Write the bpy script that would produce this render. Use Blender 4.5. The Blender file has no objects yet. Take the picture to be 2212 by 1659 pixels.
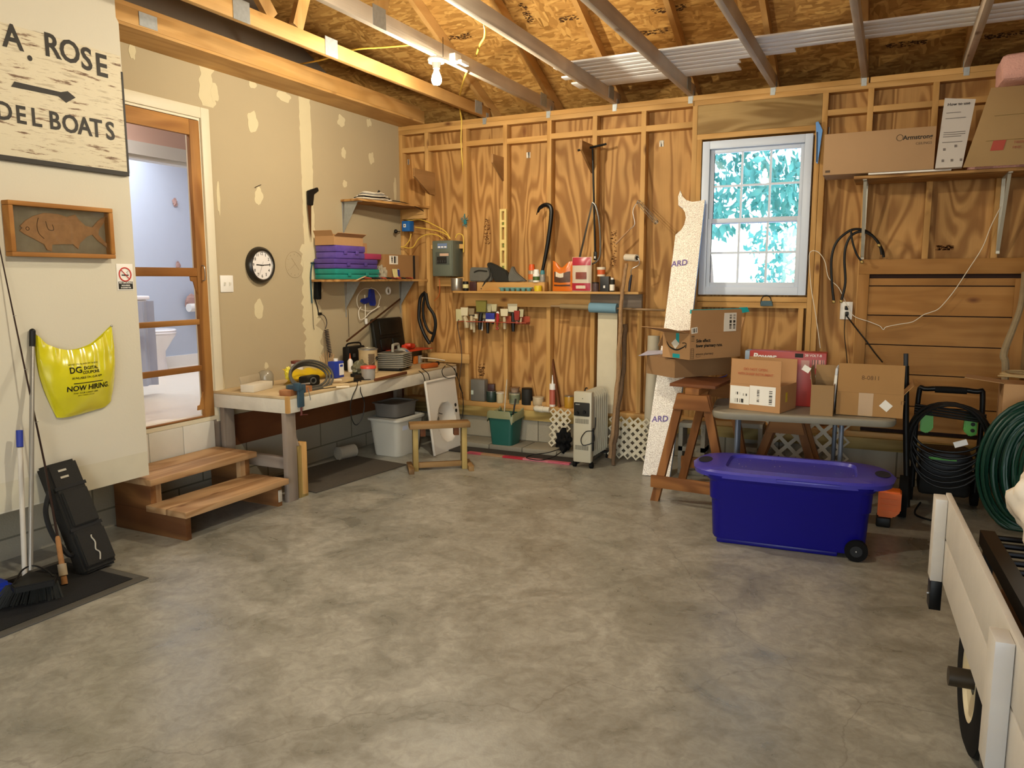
import bpy, bmesh, math, random
from mathutils import Vector, Matrix, Euler, noise as mnoise
R = math.radians
random.seed(7)
scene = bpy.context.scene
COL = scene.collection
# ------------------------------------------------------------------ camera
CAM = Vector((0, 0, 1.48)); FPX = 1659.0
_y, _p, _r = R(-26.17), R(-7.82), R(-0.1)
FWD = Vector((math.sin(_y)*math.cos(_p), math.cos(_y)*math.cos(_p), math.sin(_p)))
_rt = Vector((math.cos(_y), -math.sin(_y), 0)); _up = _rt.cross(FWD)
RGT = _rt*math.cos(_r)+_up*math.sin(_r); UPV = _up*math.cos(_r)-_rt*math.sin(_r)
cd = bpy.data.cameras.new('camera'); cam = bpy.data.objects.new('camera', cd); COL.objects.link(cam)
cd.sensor_width = 36; cd.lens = FPX/2212*36; cd.clip_start = .05; cd.clip_end = 200
cam.matrix_world = Matrix.Translation(CAM) @ Matrix((RGT, UPV, -FWD)).transposed().to_4x4()
scene.camera = cam
# ------------------------------------------------------------------ exposure, sky, light
vs = scene.view_settings
vs.view_transform = 'Standard'; vs.look = 'None'; vs.gamma = 1; vs.use_curve_mapping = False
vs.exposure = 0.0
w = bpy.data.worlds.new('sky'); scene.world = w; w.use_nodes = True
wn = w.node_tree.nodes; wl = w.node_tree.links
sky = wn.new('ShaderNodeTexSky'); sky.sky_type = 'NISHITA'; sky.sun_disc = False
sky.sun_elevation = R(48); sky.sun_rotation = R(150)
wl.new(sky.outputs[0], wn['Background'].inputs[0]); wn['Background'].inputs[1].default_value = 0.9
def lamp(name, kind, loc, energy, color, **k):
    d = bpy.data.lights.new(name, kind); o = bpy.data.objects.new(name, d); COL.objects.link(o)
    d.energy = energy; d.color = color; o.location = loc
    for a, v in k.items():
        if a == 'rot': o.rotation_euler = v
        else: setattr(d, a, v)
    return o
WARM = (1.0, .90, .70)
lamp('sun', 'SUN', (0, 12, 8), 4.0, (1, .95, .86), rot=Euler((R(-38), 0, R(-25))), angle=R(.6))
# daylight of the open garage door behind the camera, and unseen fill lights added in bathroom and hall
lamp('garage_door_daylight', 'AREA', (1.6, -2.9, 1.4), 42, (.66, .80, 1.0), rot=Euler((R(82), 0, 0)), shape='RECTANGLE', size=2.6, size_y=2.0)
lamp('bathroom_fill_light', 'AREA', (-6.2, 4.9, 2.9), 46, (.92, .95, 1.0), size=1.4)
lamp('hall_fill_light', 'AREA', (-4.85, 3.5, 2.95), 20, (1.0, .93, .88), size=.7)

# ------------------------------------------------------------------ geometry helpers
def ray(px, py): return FWD + RGT*((px-1106)/FPX) + UPV*((829.5-py)/FPX)
def P(px, py, ax, v):
    """the point of the plane ax = v that the photograph shows at px, py"""
    d = ray(px, py); i = 'xyz'.index(ax); return CAM + d*((v-CAM[i])/d[i])
def mpx(p): return (Vector(p)-CAM).dot(FWD)/FPX          # metres per photograph pixel at p
def V(*a): return Vector(a)
X, Y, Z = V(1,0,0), V(0,1,0), V(0,0,1)
XL, YB, ZP = -4.17, 6.12, 2.866                            # left wall face, stud face of the back wall, plate top

class MB:
    def __init__(s): s.b = bmesh.new()
    def box(s, c, size, M=None, bev=0):
        r = bmesh.ops.create_cube(s.b, size=1)['verts']
        M = M or Matrix.Identity(3); c = Vector(c)
        for v in r: v.co = c + M @ V(v.co.x*size[0], v.co.y*size[1], v.co.z*size[2])
        if bev:
            es = list({e for v in r for e in v.link_edges})
            bmesh.ops.bevel(s.b, geom=es, offset=bev, segments=2, affect='EDGES', profile=.5)
        return s
    def bx(s, x0, x1, y0, y1, z0, z1, bev=0):
        return s.box(((x0+x1)/2, (y0+y1)/2, (z0+z1)/2), (abs(x1-x0), abs(y1-y0), abs(z1-z0)), None, bev)
    def beam(s, a, b, wd, th, up=None, bev=0):
        """bar from a to b, wd across, th along up"""
        a, b = Vector(a), Vector(b); d = b-a; L = d.length; d.normalize()
        up = Vector(up) if up else (Z if abs(d.z) < .9 else Y)
        sd = d.cross(up).normalized(); u = sd.cross(d).normalized()
        return s.box((a+b)/2, (wd, L, th), Matrix((sd, d, u)).transposed(), bev)
    def loft(s, rings, cap=True, closed=True):
        vs_ = [[s.b.verts.new(p) for p in r] for r in rings]
        n = len(rings[0])
        for a, b in zip(vs_, vs_[1:]):
            for i in range(n if closed else n-1):
                j = (i+1) % n
                try: s.b.faces.new((a[i], a[j], b[j], b[i]))
                except ValueError: pass
        if cap and closed:
            s.b.faces.new(vs_[0][::-1]); s.b.faces.new(vs_[-1])
        return s
    def lathe(s, c, prof, n=24, axis=Z, cap=True):
        """prof: (radius, height) pairs along axis from c"""
        c = Vector(c); axis = Vector(axis).normalized()
        t = X if abs(axis.x) < .8 else Y
        u = axis.cross(t).normalized(); v = axis.cross(u)
        return s.loft([[c+axis*h+u*(r*math.cos(a))+v*(r*math.sin(a)) for a in [2*math.pi*i/n for i in range(n)]] for r, h in prof], cap)
    def cyl(s, a, b, r, r2=None, n=20):
        a, b = Vector(a), Vector(b)
        return s.lathe(a, [(r, 0), (r if r2 is None else r2, (b-a).length)], n, b-a)
    def tube(s, pts, r, n=8, smooth=0, closed=False):
        pts = [Vector(p) for p in pts]
        if smooth: pts = spline(pts, smooth, closed)
        rs = r if isinstance(r, (list, tuple)) else [r]*len(pts)
        if len(rs) != len(pts):
            rs = [rs[min(int(i*(len(rs)-1)/(len(pts)-1)), len(rs)-2)]*(1-((i*(len(rs)-1)/(len(pts)-1)) % 1)) + rs[min(int(i*(len(rs)-1)/(len(pts)-1))+1, len(rs)-1)]*((i*(len(rs)-1)/(len(pts)-1)) % 1) for i in range(len(pts))]
        t0 = (pts[1]-pts[0]).normalized(); u = t0.orthogonal().normalized(); rings = []
        for i, p in enumerate(pts):
            t = (pts[min(i+1, len(pts)-1)]-pts[max(i-1, 0)]).normalized()
            u = (u-t*u.dot(t));
            u = u.normalized() if u.length > 1e-6 else t.orthogonal().normalized()
            v = t.cross(u)
            rings.append([p+u*(rs[i]*math.cos(2*math.pi*k/n))+v*(rs[i]*math.sin(2*math.pi*k/n)) for k in range(n)])
        return s.loft(rings)
    def prism(s, poly, d, bev=0):
        """closed outline poly pushed along d"""
        d = Vector(d); a = [s.b.verts.new(Vector(p)) for p in poly]; b = [s.b.verts.new(Vector(p)+d) for p in poly]; n = len(poly)
        fs = [s.b.faces.new(a), s.b.faces.new(b[::-1])]
        for i in range(n): fs.append(s.b.faces.new((a[(i+1) % n], a[i], b[i], b[(i+1) % n])))
        bmesh.ops.recalc_face_normals(s.b, faces=fs)
        if bev: bmesh.ops.bevel(s.b, geom=list({e for f in fs for e in f.edges}), offset=bev, segments=2, affect='EDGES')
        return s
    def sheet(s, rows, th=0):
        """grid of points; th gives it thickness"""
        g = [[s.b.verts.new(Vector(p)) for p in r] for r in rows]; fs = []
        for a, b in zip(g, g[1:]):
            for i in range(len(a)-1): fs.append(s.b.faces.new((a[i], a[i+1], b[i+1], b[i])))
        if th: bmesh.ops.solidify(s.b, geom=fs, thickness=th)
        return s
    def ball(s, c, r, sc=(1,1,1), sub=3, jit=0):
        c = Vector(c); vv = bmesh.ops.create_icosphere(s.b, subdivisions=sub, radius=1)['verts']
        for v in vv:
            k = 1+(jit*mnoise.noise(v.co*2.3+c*9) if jit else 0)
            v.co = c+V(v.co.x*r*sc[0]*k, v.co.y*r*sc[1]*k, v.co.z*r*sc[2]*k)
        return s
    def ring(s, c, axis, R0, r, n=40, m=8):
        c = Vector(c); axis = Vector(axis).normalized(); u = axis.orthogonal().normalized(); v = axis.cross(u)
        rr = []
        for i in range(n+1):
            a = 2*math.pi*i/n; d = u*math.cos(a)+v*math.sin(a)
            rr.append([c+d*(R0+r*math.cos(2*math.pi*k/m))+axis*(r*math.sin(2*math.pi*k/m)) for k in range(m)])
        return s.loft(rr, cap=False)
    def build(s, name, mat, parent=None, smooth=None, kind=None, label=None):
        b = s.b
        bmesh.ops.remove_doubles(b, verts=b.verts, dist=1e-6)
        bmesh.ops.recalc_face_normals(b, faces=b.faces)
        me = bpy.data.meshes.new(name); o = bpy.data.objects.new(name, me); COL.objects.link(o)
        if parent is None:
            xs = [v.co for v in b.verts]
            lo = V(min(p.x for p in xs), min(p.y for p in xs), min(p.z for p in xs)); hi = V(max(p.x for p in xs), max(p.y for p in xs), max(p.z for p in xs))
            c = V((lo.x+hi.x)/2, (lo.y+hi.y)/2, lo.z)
            bmesh.ops.translate(b, verts=b.verts, vec=-c); o.location = c
        else:
            r, M = parent_frame(parent)
            if M is not None: bmesh.ops.transform(b, matrix=M, verts=b.verts)
            o.parent = parent
        sm = 35 if smooth is None else smooth
        b.to_mesh(me); b.free()
        if sm:
            me.polygons.foreach_set('use_smooth', [True]*len(me.polygons)); me.update()
            try: me.set_sharp_from_angle(angle=R(sm))
            except Exception: pass
        if mat: me.materials.append(mat)
        if kind: o['kind'] = kind
        if label: o['label'] = label
        return o
def parent_frame(p):
    m = p.matrix_basis.copy(); q = p.parent
    while q: m = q.matrix_basis @ m; q = q.parent
    if p.get('_local'): return p, None
    return p, m.inverted()
def spline(pts, k, closed=False):
    out = []; n = len(pts)
    for i in range(n if closed else n-1):
        g = (lambda j: pts[j % n]) if closed else (lambda j: pts[max(0, min(n-1, j))])
        p0, p1, p2, p3 = g(i-1), g(i), g(i+1), g(i+2)
        for j in range(k):
            t = j/k
            out.append(.5*((2*p1)+(p2-p0)*t+(2*p0-5*p1+4*p2-p3)*t*t+(3*p1-p0-3*p2+p3)*t**3))
    out.append(pts[0] if closed else pts[-1])
    return out
def thing(name, label, cat, loc, rz=0, group=None, rot=None):
    """an Empty at the base of a thing; its parts are modelled in world space unless local=True"""
    o = bpy.data.objects.new(name, None); COL.objects.link(o); o.empty_display_size = .1
    o.location = loc; o.rotation_euler = rot if rot else (0, 0, rz)
    o['label'] = label; o['category'] = cat
    if group: o['group'] = group
    return o
def lthing(*a, **k):
    """same, with parts modelled in the thing's own axes"""
    o = thing(*a, **k); LOCAL.add(o.name); return o
LOCAL = set()
def parent_frame(p):
    m = Matrix.LocRotScale(p.location, p.rotation_euler, None); q = p
    while q.parent: q = q.parent
    if q.name in LOCAL: return p, None
    return p, Matrix.LocRotScale(q.location, q.rotation_euler, None).inverted()
def tag(o, label, cat, group=None, kind=None):
    o['label'] = label; o['category'] = cat
    if group: o['group'] = group
    if kind: o['kind'] = kind
    return o
def copy_tree(o, loc, rz=None, label=None):
    c = o.copy(); COL.objects.link(c); c.location = loc
    if o.name in LOCAL: LOCAL.add(c.name)
    if rz is not None: c.rotation_euler = (0, 0, rz)
    if label: c['label'] = label
    for ch in list(o.children):
        k = ch.copy(); COL.objects.link(k); k.parent = c
        for g in list(ch.children):
            q = g.copy(); COL.objects.link(q); q.parent = k
    return c
def struct(mb, name, mat, parent=None, smooth=None): return mb.build(name, mat, parent, smooth, kind='structure')
def F3(r, u):
    r, u = Vector(r).normalized(), Vector(u).normalized(); return Matrix((r, u, r.cross(u))).transposed()
def text(s, size, mat, parent, o, r=X, u=Z, bold=0.0, name='lettering', th=.0008, align='LEFT', sx=1.0, shear=0, label=None):
    cu = bpy.data.curves.new(name, 'FONT'); cu.body = s; cu.size = size; cu.extrude = th; cu.offset = bold
    cu.align_x = align; cu.align_y = 'BOTTOM_BASELINE' if False else 'BOTTOM'; cu.resolution_u = 3; cu.shear = shear
    t = bpy.data.objects.new(name, cu); COL.objects.link(t)
    me = bpy.data.meshes.new_from_object(t.evaluated_get(bpy.context.evaluated_depsgraph_get()))
    bpy.data.objects.remove(t); bpy.data.curves.remove(cu)
    b = bmesh.new(); b.from_mesh(me); bpy.data.meshes.remove(me)
    M = F3(r, u); o = Vector(o)
    for v in b.verts: v.co = o + M @ V(v.co.x*sx, v.co.y, v.co.z)
    m = MB(); m.b.free(); m.b = b
    ob = m.build(name, mat, parent, smooth=0, label=label); return ob
# ------------------------------------------------------------------ materials
def lin(c):
    if isinstance(c, str): c = [int(c[i:i+2], 16)/255 for i in (0, 2, 4)]
    return tuple((x/12.92 if x <= .04045 else ((x+.055)/1.055)**2.4) for x in c[:3]) + (1,)
MATS = {}
def newmat(name):
    m = bpy.data.materials.new(name); m.use_nodes = True
    return m, m.node_tree.nodes, m.node_tree.links, m.node_tree.nodes['Principled BSDF']
def mix(n, l, f, a, b, bl='MIX'):
    x = n.new('ShaderNodeMix'); x.data_type = 'RGBA'; x.blend_type = bl
    for s_, v in ((0, f), (6, a), (7, b)):
        if hasattr(v, 'links') or hasattr(v, 'is_linked'): l.new(v, x.inputs[s_])
        else: x.inputs[s_].default_value = v
    return x.outputs[2]
def mat(name, color='808080', rough=.6, metal=0, var=.10, vs_=9.0, bump=0, bs=60, spec=.5, trans=0, alpha=1, coat=0, sss=0, emit=0):
    if name in MATS: return MATS[name]
    m, n, l, p = newmat(name); c = lin(color)
    tc = n.new('ShaderNodeTexCoord')
    nz = n.new('ShaderNodeTexNoise'); nz.inputs['Scale'].default_value = vs_; nz.inputs['Detail'].default_value = 5
    l.new(tc.outputs['Object'], nz.inputs['Vector'])
    lo = tuple(x*(1-var) for x in c[:3])+(1,); hi = tuple(min(1, x*(1+var)) for x in c[:3])+(1,)
    l.new(mix(n, l, nz.outputs[0], lo, hi), p.inputs['Base Color'])
    p.inputs['Roughness'].default_value = rough; p.inputs['Metallic'].default_value = metal
    p.inputs['Specular IOR Level'].default_value = spec; p.inputs['Transmission Weight'].default_value = trans
    p.inputs['Alpha'].default_value = alpha; p.inputs['Coat Weight'].default_value = coat
    if sss: p.inputs['Subsurface Weight'].default_value = sss; p.inputs['Subsurface Radius'].default_value = (.01, .01, .01)
    if emit: p.inputs['Emission Color'].default_value = c; p.inputs['Emission Strength'].default_value = emit
    if bump:
        bn = n.new('ShaderNodeTexNoise'); bn.inputs['Scale'].default_value = bs; bn.inputs['Detail'].default_value = 4
        l.new(tc.outputs['Object'], bn.inputs['Vector'])
        b = n.new('ShaderNodeBump'); b.inputs['Strength'].default_value = bump; b.inputs['Distance'].default_value = .01
        l.new(bn.outputs[0], b.inputs['Height']); l.new(b.outputs[0], p.inputs['Normal'])
    MATS[name] = m; return m
def wood(name, c1, c2, axis='z', freq=30, rough=.65, knots=True, rings=9.0, contrast=1.0, dark=None, spec=.3):
    """long grain along axis: contours of a stretched noise, fine fibres and a few knots"""
    key = name+'_'+axis
    if key in MATS: return MATS[key]
    m, n, l, p = newmat(key)
    tc = n.new('ShaderNodeTexCoord'); oi = n.new('ShaderNodeObjectInfo')
    off = n.new('ShaderNodeVectorMath'); off.operation = 'MULTIPLY_ADD'
    off.inputs[1].default_value = (7, 5, 9); 
    cmb = n.new('ShaderNodeCombineXYZ'); [l.new(oi.outputs['Random'], cmb.inputs[i]) for i in range(3)]
    l.new(cmb.outputs[0], off.inputs[0]); l.new(tc.outputs['Object'], off.inputs[2])
    def mapped(s_long, s_cross):
        mp = n.new('ShaderNodeMapping'); sc = [s_cross]*3; sc['xyz'.index(axis)] = s_long
        mp.inputs['Scale'].default_value = sc; l.new(off.outputs[0], mp.inputs['Vector']); return mp.outputs[0]
    a = n.new('ShaderNodeTexNoise'); a.inputs['Scale'].default_value = 1; a.inputs['Detail'].default_value = 1.5; a.inputs['Distortion'].default_value = .6
    l.new(mapped(.9, 5.0), a.inputs['Vector'])
    mu = n.new('ShaderNodeMath'); mu.operation = 'MULTIPLY'; mu.inputs[1].default_value = rings*6.2832; l.new(a.outputs[0], mu.inputs[0])
    si = n.new('ShaderNodeMath'); si.operation = 'SINE'; l.new(mu.outputs[0], si.inputs[0])
    rp = n.new('ShaderNodeValToRGB'); rp.color_ramp.elements[0].position = .15; rp.color_ramp.elements[1].position = .95
    rp.color_ramp.elements[0].color = (0, 0, 0, 1); rp.color_ramp.elements[1].color = (contrast,)*3+(1,)
    ad = n.new('ShaderNodeMath'); ad.operation = 'MULTIPLY_ADD'; ad.inputs[1].default_value = .5; ad.inputs[2].default_value = .5
    l.new(si.outputs[0], ad.inputs[0]); l.new(ad.outputs[0], rp.inputs[0])
    f = n.new('ShaderNodeTexNoise'); f.inputs['Scale'].default_value = 1; f.inputs['Detail'].default_value = 4
    l.new(mapped(freq*.08, freq*4), f.inputs['Vector'])
    col = mix(n, l, rp.outputs[0], lin(c1), lin(c2))
    col = mix(n, l, f.outputs[0], col, mix(n, l, .38, col, lin(c2)))
    g = n.new('ShaderNodeTexNoise'); g.inputs['Scale'].default_value = 2.2; g.inputs['Detail'].default_value = 3; l.new(off.outputs[0], g.inputs['Vector'])
    br = n.new('ShaderNodeMapRange'); br.inputs[1].default_value = .25; br.inputs[2].default_value = .75; br.inputs[3].default_value = .78; br.inputs[4].default_value = 1.14
    l.new(g.outputs[0], br.inputs[0])
    cb = n.new('ShaderNodeCombineColor'); [l.new(br.outputs[0], cb.inputs[i]) for i in range(3)]
    col = mix(n, l, 1.0, col, cb.outputs[0], 'MULTIPLY')
    if knots:
        v = n.new('ShaderNodeTexVoronoi'); v.inputs['Scale'].default_value = 1; l.new(mapped(2.2, 4.6), v.inputs['Vector'])
        k = n.new('ShaderNodeMapRange'); k.inputs[1].default_value = .03; k.inputs[2].default_value = .12; k.inputs[3].default_value = .85; k.inputs[4].default_value = 0
        l.new(v.outputs['Distance'], k.inputs[0])
        col = mix(n, l, k.outputs[0], col, lin(dark or '5a2f14'))
    l.new(col, p.inputs['Base Color']); p.inputs['Roughness'].default_value = rough; p.inputs['Specular IOR Level'].default_value = spec
    b = n.new('ShaderNodeBump'); b.inputs['Strength'].default_value = .25; b.inputs['Distance'].default_value = .004; l.new(f.outputs[0], b.inputs['Height']); l.new(b.outputs[0], p.inputs['Normal'])
    MATS[key] = m; return m
def pine(ax): return wood('framing_pine', 'cda265', 'ae8144', ax, rings=4, contrast=.6)
def ply(ax='z'): return wood('plywood', 'c3965a', '8c6030', ax, rings=9, contrast=.85, knots=True, dark='6b3a18')
def oldpine(ax): return wood('grey_truss_pine', 'd8c8b2', 'b0a08e', ax, rings=3, contrast=.6)
def stepwood(ax): return wood('step_board', 'b8946a', '957049', ax, rings=5, dark='5b2d12')
def treated(ax): return wood('treated_lumber', 'b39a5c', '8c7440', ax, rings=5)
def greywood(ax): return wood('weathered_wood', '9c8e80', '6f6256', ax, rings=3, contrast=.6, knots=False)
def sidingw(ax): return wood('siding_board', 'a67840', '83561f', ax, rings=4, contrast=.5, dark='5b2d12')
def redwood(ax): return wood('dark_red_board', '7a4a28', '552c14', ax, rings=3, contrast=.5)
black = mat('black_plastic', '0c0c0b', .5, var=.2, spec=.35)
blackm = mat('black_metal', '121212', .4, .5)
rubber = mat('rubber', '0b0b0b', .85, spec=.2)
white = mat('white_plastic', 'e8e6e0', .4, var=.03)
paper = mat('white_paper', 'e6e2d6', .7, var=.04)
ink = mat('black_ink', '17150f', .7)
steel = mat('steel', 'b8bab8', .3, .9)
galv = mat('galvanised', 'a8aeb0', .45, .6, var=.25, vs_=40)
card = mat('cardboard', 'ad855a', .8, var=.09, vs_=5, bump=.1, bs=40)
cardin = mat('cardboard_inside', '9c7750', .8, var=.09)
cardd = mat('cardboard_dark', '8e6c48', .8, var=.09)
teal = mat('teal_tape', '1ba6ac', .4)
mud = mat('joint_compound', 'cdc09c', .9, var=.05)
yellowcable = mat('yellow_cable', 'd9b64a', .45)
whitecord = mat('white_cord', 'ded6c4', .5)
whitepaint = mat('white_paint', 'cfccc2', .55, var=.10, vs_=6, bump=.15, bs=30)
offwhite = mat('off_white_drywall', 'ccc6b4', .75, var=.03, vs_=2.5, bump=.06, bs=80)
def barcode(name='printed_label', base='e4ded0', scale=60, ax=0, thr=.5):
    if name in MATS: return MATS[name]
    m, n, l, p = newmat(name); tc = n.new('ShaderNodeTexCoord')
    mp = n.new('ShaderNodeMapping'); sc = [3.0, 3.0, 3.0]; sc[ax] = scale*4; mp.inputs['Scale'].default_value = sc
    l.new(tc.outputs['Object'], mp.inputs['Vector']); w_ = n.new('ShaderNodeTexNoise'); w_.inputs['Scale'].default_value = 1
    l.new(mp.outputs[0], w_.inputs['Vector']); g = n.new('ShaderNodeMath'); g.operation = 'GREATER_THAN'; g.inputs[1].default_value = thr
    l.new(w_.outputs[0], g.inputs[0]); l.new(mix(n, l, g.outputs[0], lin(base), lin('2a2824')), p.inputs['Base Color']); p.inputs['Roughness'].default_value = .6
    MATS[name] = m; return m
# ------------------------------------------------------------------ surface materials
def concrete():
    m, n, l, p = newmat('concrete_floor'); tc = n.new('ShaderNodeTexCoord')
    a = n.new('ShaderNodeTexNoise'); a.inputs['Scale'].default_value = 2.6; a.inputs['Detail'].default_value = 8; a.inputs['Roughness'].default_value = .62; a.inputs['Distortion'].default_value = .8
    b = n.new('ShaderNodeTexNoise'); b.inputs['Scale'].default_value = 7; b.inputs['Detail'].default_value = 6; b.inputs['Distortion'].default_value = 1.5
    c = n.new('ShaderNodeTexNoise'); c.inputs['Scale'].default_value = 140; c.inputs['Detail'].default_value = 3
    for q in (a, b, c): l.new(tc.outputs['Object'], q.inputs['Vector'])
    r = n.new('ShaderNodeValToRGB'); e = r.color_ramp.elements; e[0].position = .34; e[0].color = lin('817f74'); e[1].position = .66; e[1].color = lin('a3a094')
    l.new(a.outputs[0], r.inputs[0])
    r2 = n.new('ShaderNodeValToRGB'); e = r2.color_ramp.elements; e[0].position = .36; e[0].color = (.80, .79, .77, 1); e[1].position = .52; e[1].color = (1, 1, 1, 1)
    l.new(b.outputs[0], r2.inputs[0])
    col = mix(n, l, .75, r.outputs[0], r2.outputs[0], 'MULTIPLY')
    d = n.new('ShaderNodeTexNoise'); d.inputs['Scale'].default_value = 19; d.inputs['Detail'].default_value = 8; d.inputs['Roughness'].default_value = .7; d.inputs['Distortion'].default_value = 1.0; l.new(tc.outputs['Object'], d.inputs['Vector'])
    r3 = n.new('ShaderNodeValToRGB'); e = r3.color_ramp.elements; e[0].position = .35; e[0].color = (.74, .73, .70, 1); e[1].position = .62; e[1].color = (1.06, 1.06, 1.06, 1)
    l.new(d.outputs[0], r3.inputs[0]); col = mix(n, l, .8, col, r3.outputs[0], 'MULTIPLY')
    # hairline cracks of the slab
    v = n.new('ShaderNodeTexVoronoi'); v.feature = 'DISTANCE_TO_EDGE'; v.inputs['Scale'].default_value = .42
    wv = n.new('ShaderNodeVectorMath'); wv.operation = 'MULTIPLY_ADD'; wv.inputs[1].default_value = (.35, .35, .35)
    nn = n.new('ShaderNodeTexNoise'); nn.inputs['Scale'].default_value = 3; nn.inputs['Detail'].default_value = 6; l.new(tc.outputs['Object'], nn.inputs['Vector'])
    l.new(nn.outputs['Color'], wv.inputs[0]); l.new(tc.outputs['Object'], wv.inputs[2]); l.new(wv.outputs[0], v.inputs['Vector'])
    cr = n.new('ShaderNodeMapRange'); cr.inputs[1].default_value = 0; cr.inputs[2].default_value = .0022; cr.inputs[3].default_value = .35; cr.inputs[4].default_value = 0
    l.new(v.outputs['Distance'], cr.inputs[0]); col = mix(n, l, cr.outputs[0], col, lin('4c463c'))
    l.new(col, p.inputs['Base Color'])
    rr = n.new('ShaderNodeMapRange'); rr.inputs[1].default_value = .35; rr.inputs[2].default_value = .65; rr.inputs[3].default_value = .26; rr.inputs[4].default_value = .46
    l.new(a.outputs[0], rr.inputs[0]); l.new(rr.outputs[0], p.inputs['Roughness'])
    bm_ = n.new('ShaderNodeBump'); bm_.inputs['Strength'].default_value = .16; bm_.inputs['Distance'].default_value = .004; l.new(b.outputs[0], bm_.inputs['Height'])
    b2 = n.new('ShaderNodeBump'); b2.inputs['Strength'].default_value = .12; b2.inputs['Distance'].default_value = .002; l.new(c.outputs[0], b2.inputs['Height']); l.new(bm_.outputs[0], b2.inputs['Normal'])
    l.new(b2.outputs[0], p.inputs['Normal']); p.inputs['Specular IOR Level'].default_value = .5
    return m
def osb():
    m, n, l, p = newmat('osb_sheathing'); tc = n.new('ShaderNodeTexCoord'); cols = []
    nn = n.new('ShaderNodeTexNoise'); nn.inputs['Scale'].default_value = 3; l.new(tc.outputs['Object'], nn.inputs['Vector'])
    for i, (sc, rz) in enumerate((((10, 46, 20), .25), ((14, 60, 20), -.5), ((40, 12, 20), .2))):
        mp = n.new('ShaderNodeMapping'); mp.inputs['Scale'].default_value = sc; mp.inputs['Rotation'].default_value = (0, 0, rz)
        l.new(tc.outputs['Object'], mp.inputs['Vector']); v = n.new('ShaderNodeTexVoronoi'); v.inputs['Scale'].default_value = 1
        ad = n.new('ShaderNodeVectorMath'); ad.operation = 'MULTIPLY_ADD'; ad.inputs[1].default_value = (1.6,)*3; l.new(nn.outputs['Color'], ad.inputs[0]); l.new(mp.outputs[0], ad.inputs[2]); l.new(ad.outputs[0], v.inputs['Vector'])
        sp = n.new('ShaderNodeSeparateColor'); l.new(v.outputs['Color'], sp.inputs[0])
        r = n.new('ShaderNodeValToRGB'); e = r.color_ramp.elements; e[0].color = lin('9a6f34'); e[1].color = lin('d6aa62'); e.new(.5).color = lin('b98a48')
        l.new(sp.outputs[i], r.inputs[0]); cols.append(r.outputs[0])
    ma = n.new('ShaderNodeTexNoise'); ma.inputs['Scale'].default_value = 9; l.new(tc.outputs['Object'], ma.inputs['Vector'])
    st = n.new('ShaderNodeMapRange'); st.inputs[1].default_value = .47; st.inputs[2].default_value = .53; l.new(ma.outputs[0], st.inputs[0])
    col = mix(n, l, st.outputs[0], cols[0], cols[1]); 
    mb_ = n.new('ShaderNodeTexNoise'); mb_.inputs['Scale'].default_value = 6; l.new(tc.outputs['Object'], mb_.inputs['Vector'])
    s2 = n.new('ShaderNodeMapRange'); s2.inputs[1].default_value = .56; s2.inputs[2].default_value = .6; l.new(mb_.outputs[0], s2.inputs[0])
    col = mix(n, l, s2.outputs[0], col, cols[2]); l.new(col, p.inputs['Base Color']); p.inputs['Roughness'].default_value = .6
    return m
def blockwall():
    m, n, l, p = newmat('concrete_block'); tc = n.new('ShaderNodeTexCoord'); mp = n.new('ShaderNodeMapping')
    mp.inputs['Rotation'].default_value = (R(90), 0, 0); l.new(tc.outputs['Object'], mp.inputs['Vector'])
    sx = n.new('ShaderNodeSeparateXYZ'); l.new(tc.outputs['Object'], sx.inputs[0]); ad = n.new('ShaderNodeMath'); l.new(sx.outputs[0], ad.inputs[0]); l.new(sx.outputs[1], ad.inputs[1])
    cb = n.new('ShaderNodeCombineXYZ'); l.new(ad.outputs[0], cb.inputs[0]); l.new(sx.outputs[2], cb.inputs[1])
    br = n.new('ShaderNodeTexBrick'); br.inputs['Scale'].default_value = 1; br.inputs['Brick Width'].default_value = .405; br.inputs['Row Height'].default_value = .203; br.inputs['Mortar Size'].default_value = .006
    br.inputs['Color1'].default_value = lin('a39a86'); br.inputs['Color2'].default_value = lin('958c78'); br.inputs['Mortar'].default_value = lin('6e6756')
    l.new(cb.outputs[0], br.inputs['Vector']); l.new(br.outputs[0], p.inputs['Base Color']); p.inputs['Roughness'].default_value = .9
    nz = n.new('ShaderNodeTexNoise'); nz.inputs['Scale'].default_value = 90; l.new(tc.outputs['Object'], nz.inputs['Vector'])
    b = n.new('ShaderNodeBump'); b.inputs['Strength'].default_value = .4; b.inputs['Distance'].default_value = .005; l.new(nz.outputs[0], b.inputs['Height']); l.new(b.outputs[0], p.inputs['Normal'])
    return m
def foil():
    m, n, l, p = newmat('foil_facing'); tc = n.new('ShaderNodeTexCoord')
    v = n.new('ShaderNodeTexNoise'); v.inputs['Scale'].default_value = 210; v.inputs['Detail'].default_value = 2; l.new(tc.outputs['Object'], v.inputs['Vector'])
    r = n.new('ShaderNodeValToRGB'); r.color_ramp.elements[0].position = .36; r.color_ramp.elements[0].color = lin('c4b8aa'); r.color_ramp.elements[1].position = .58; r.color_ramp.elements[1].color = lin('fffaf0')  # sparkle of the foil put into the colour as pale specks
    l.new(v.outputs[0], r.inputs[0]); l.new(r.outputs[0], p.inputs['Base Color']); p.inputs['Metallic'].default_value = .35; p.inputs['Roughness'].default_value = .38
    b = n.new('ShaderNodeBump'); b.inputs['Strength'].default_value = .9; b.inputs['Distance'].default_value = .004; l.new(v.outputs[0], b.inputs['Height']); l.new(b.outputs[0], p.inputs['Normal'])
    return m
drywall = mat('drywall_paper', 'ad9d7e', .85, var=.05, vs_=2.0, bump=.05, bs=90)
CONC, OSB, BLOCK, FOIL = concrete(), osb(), blockwall(), foil()
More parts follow.
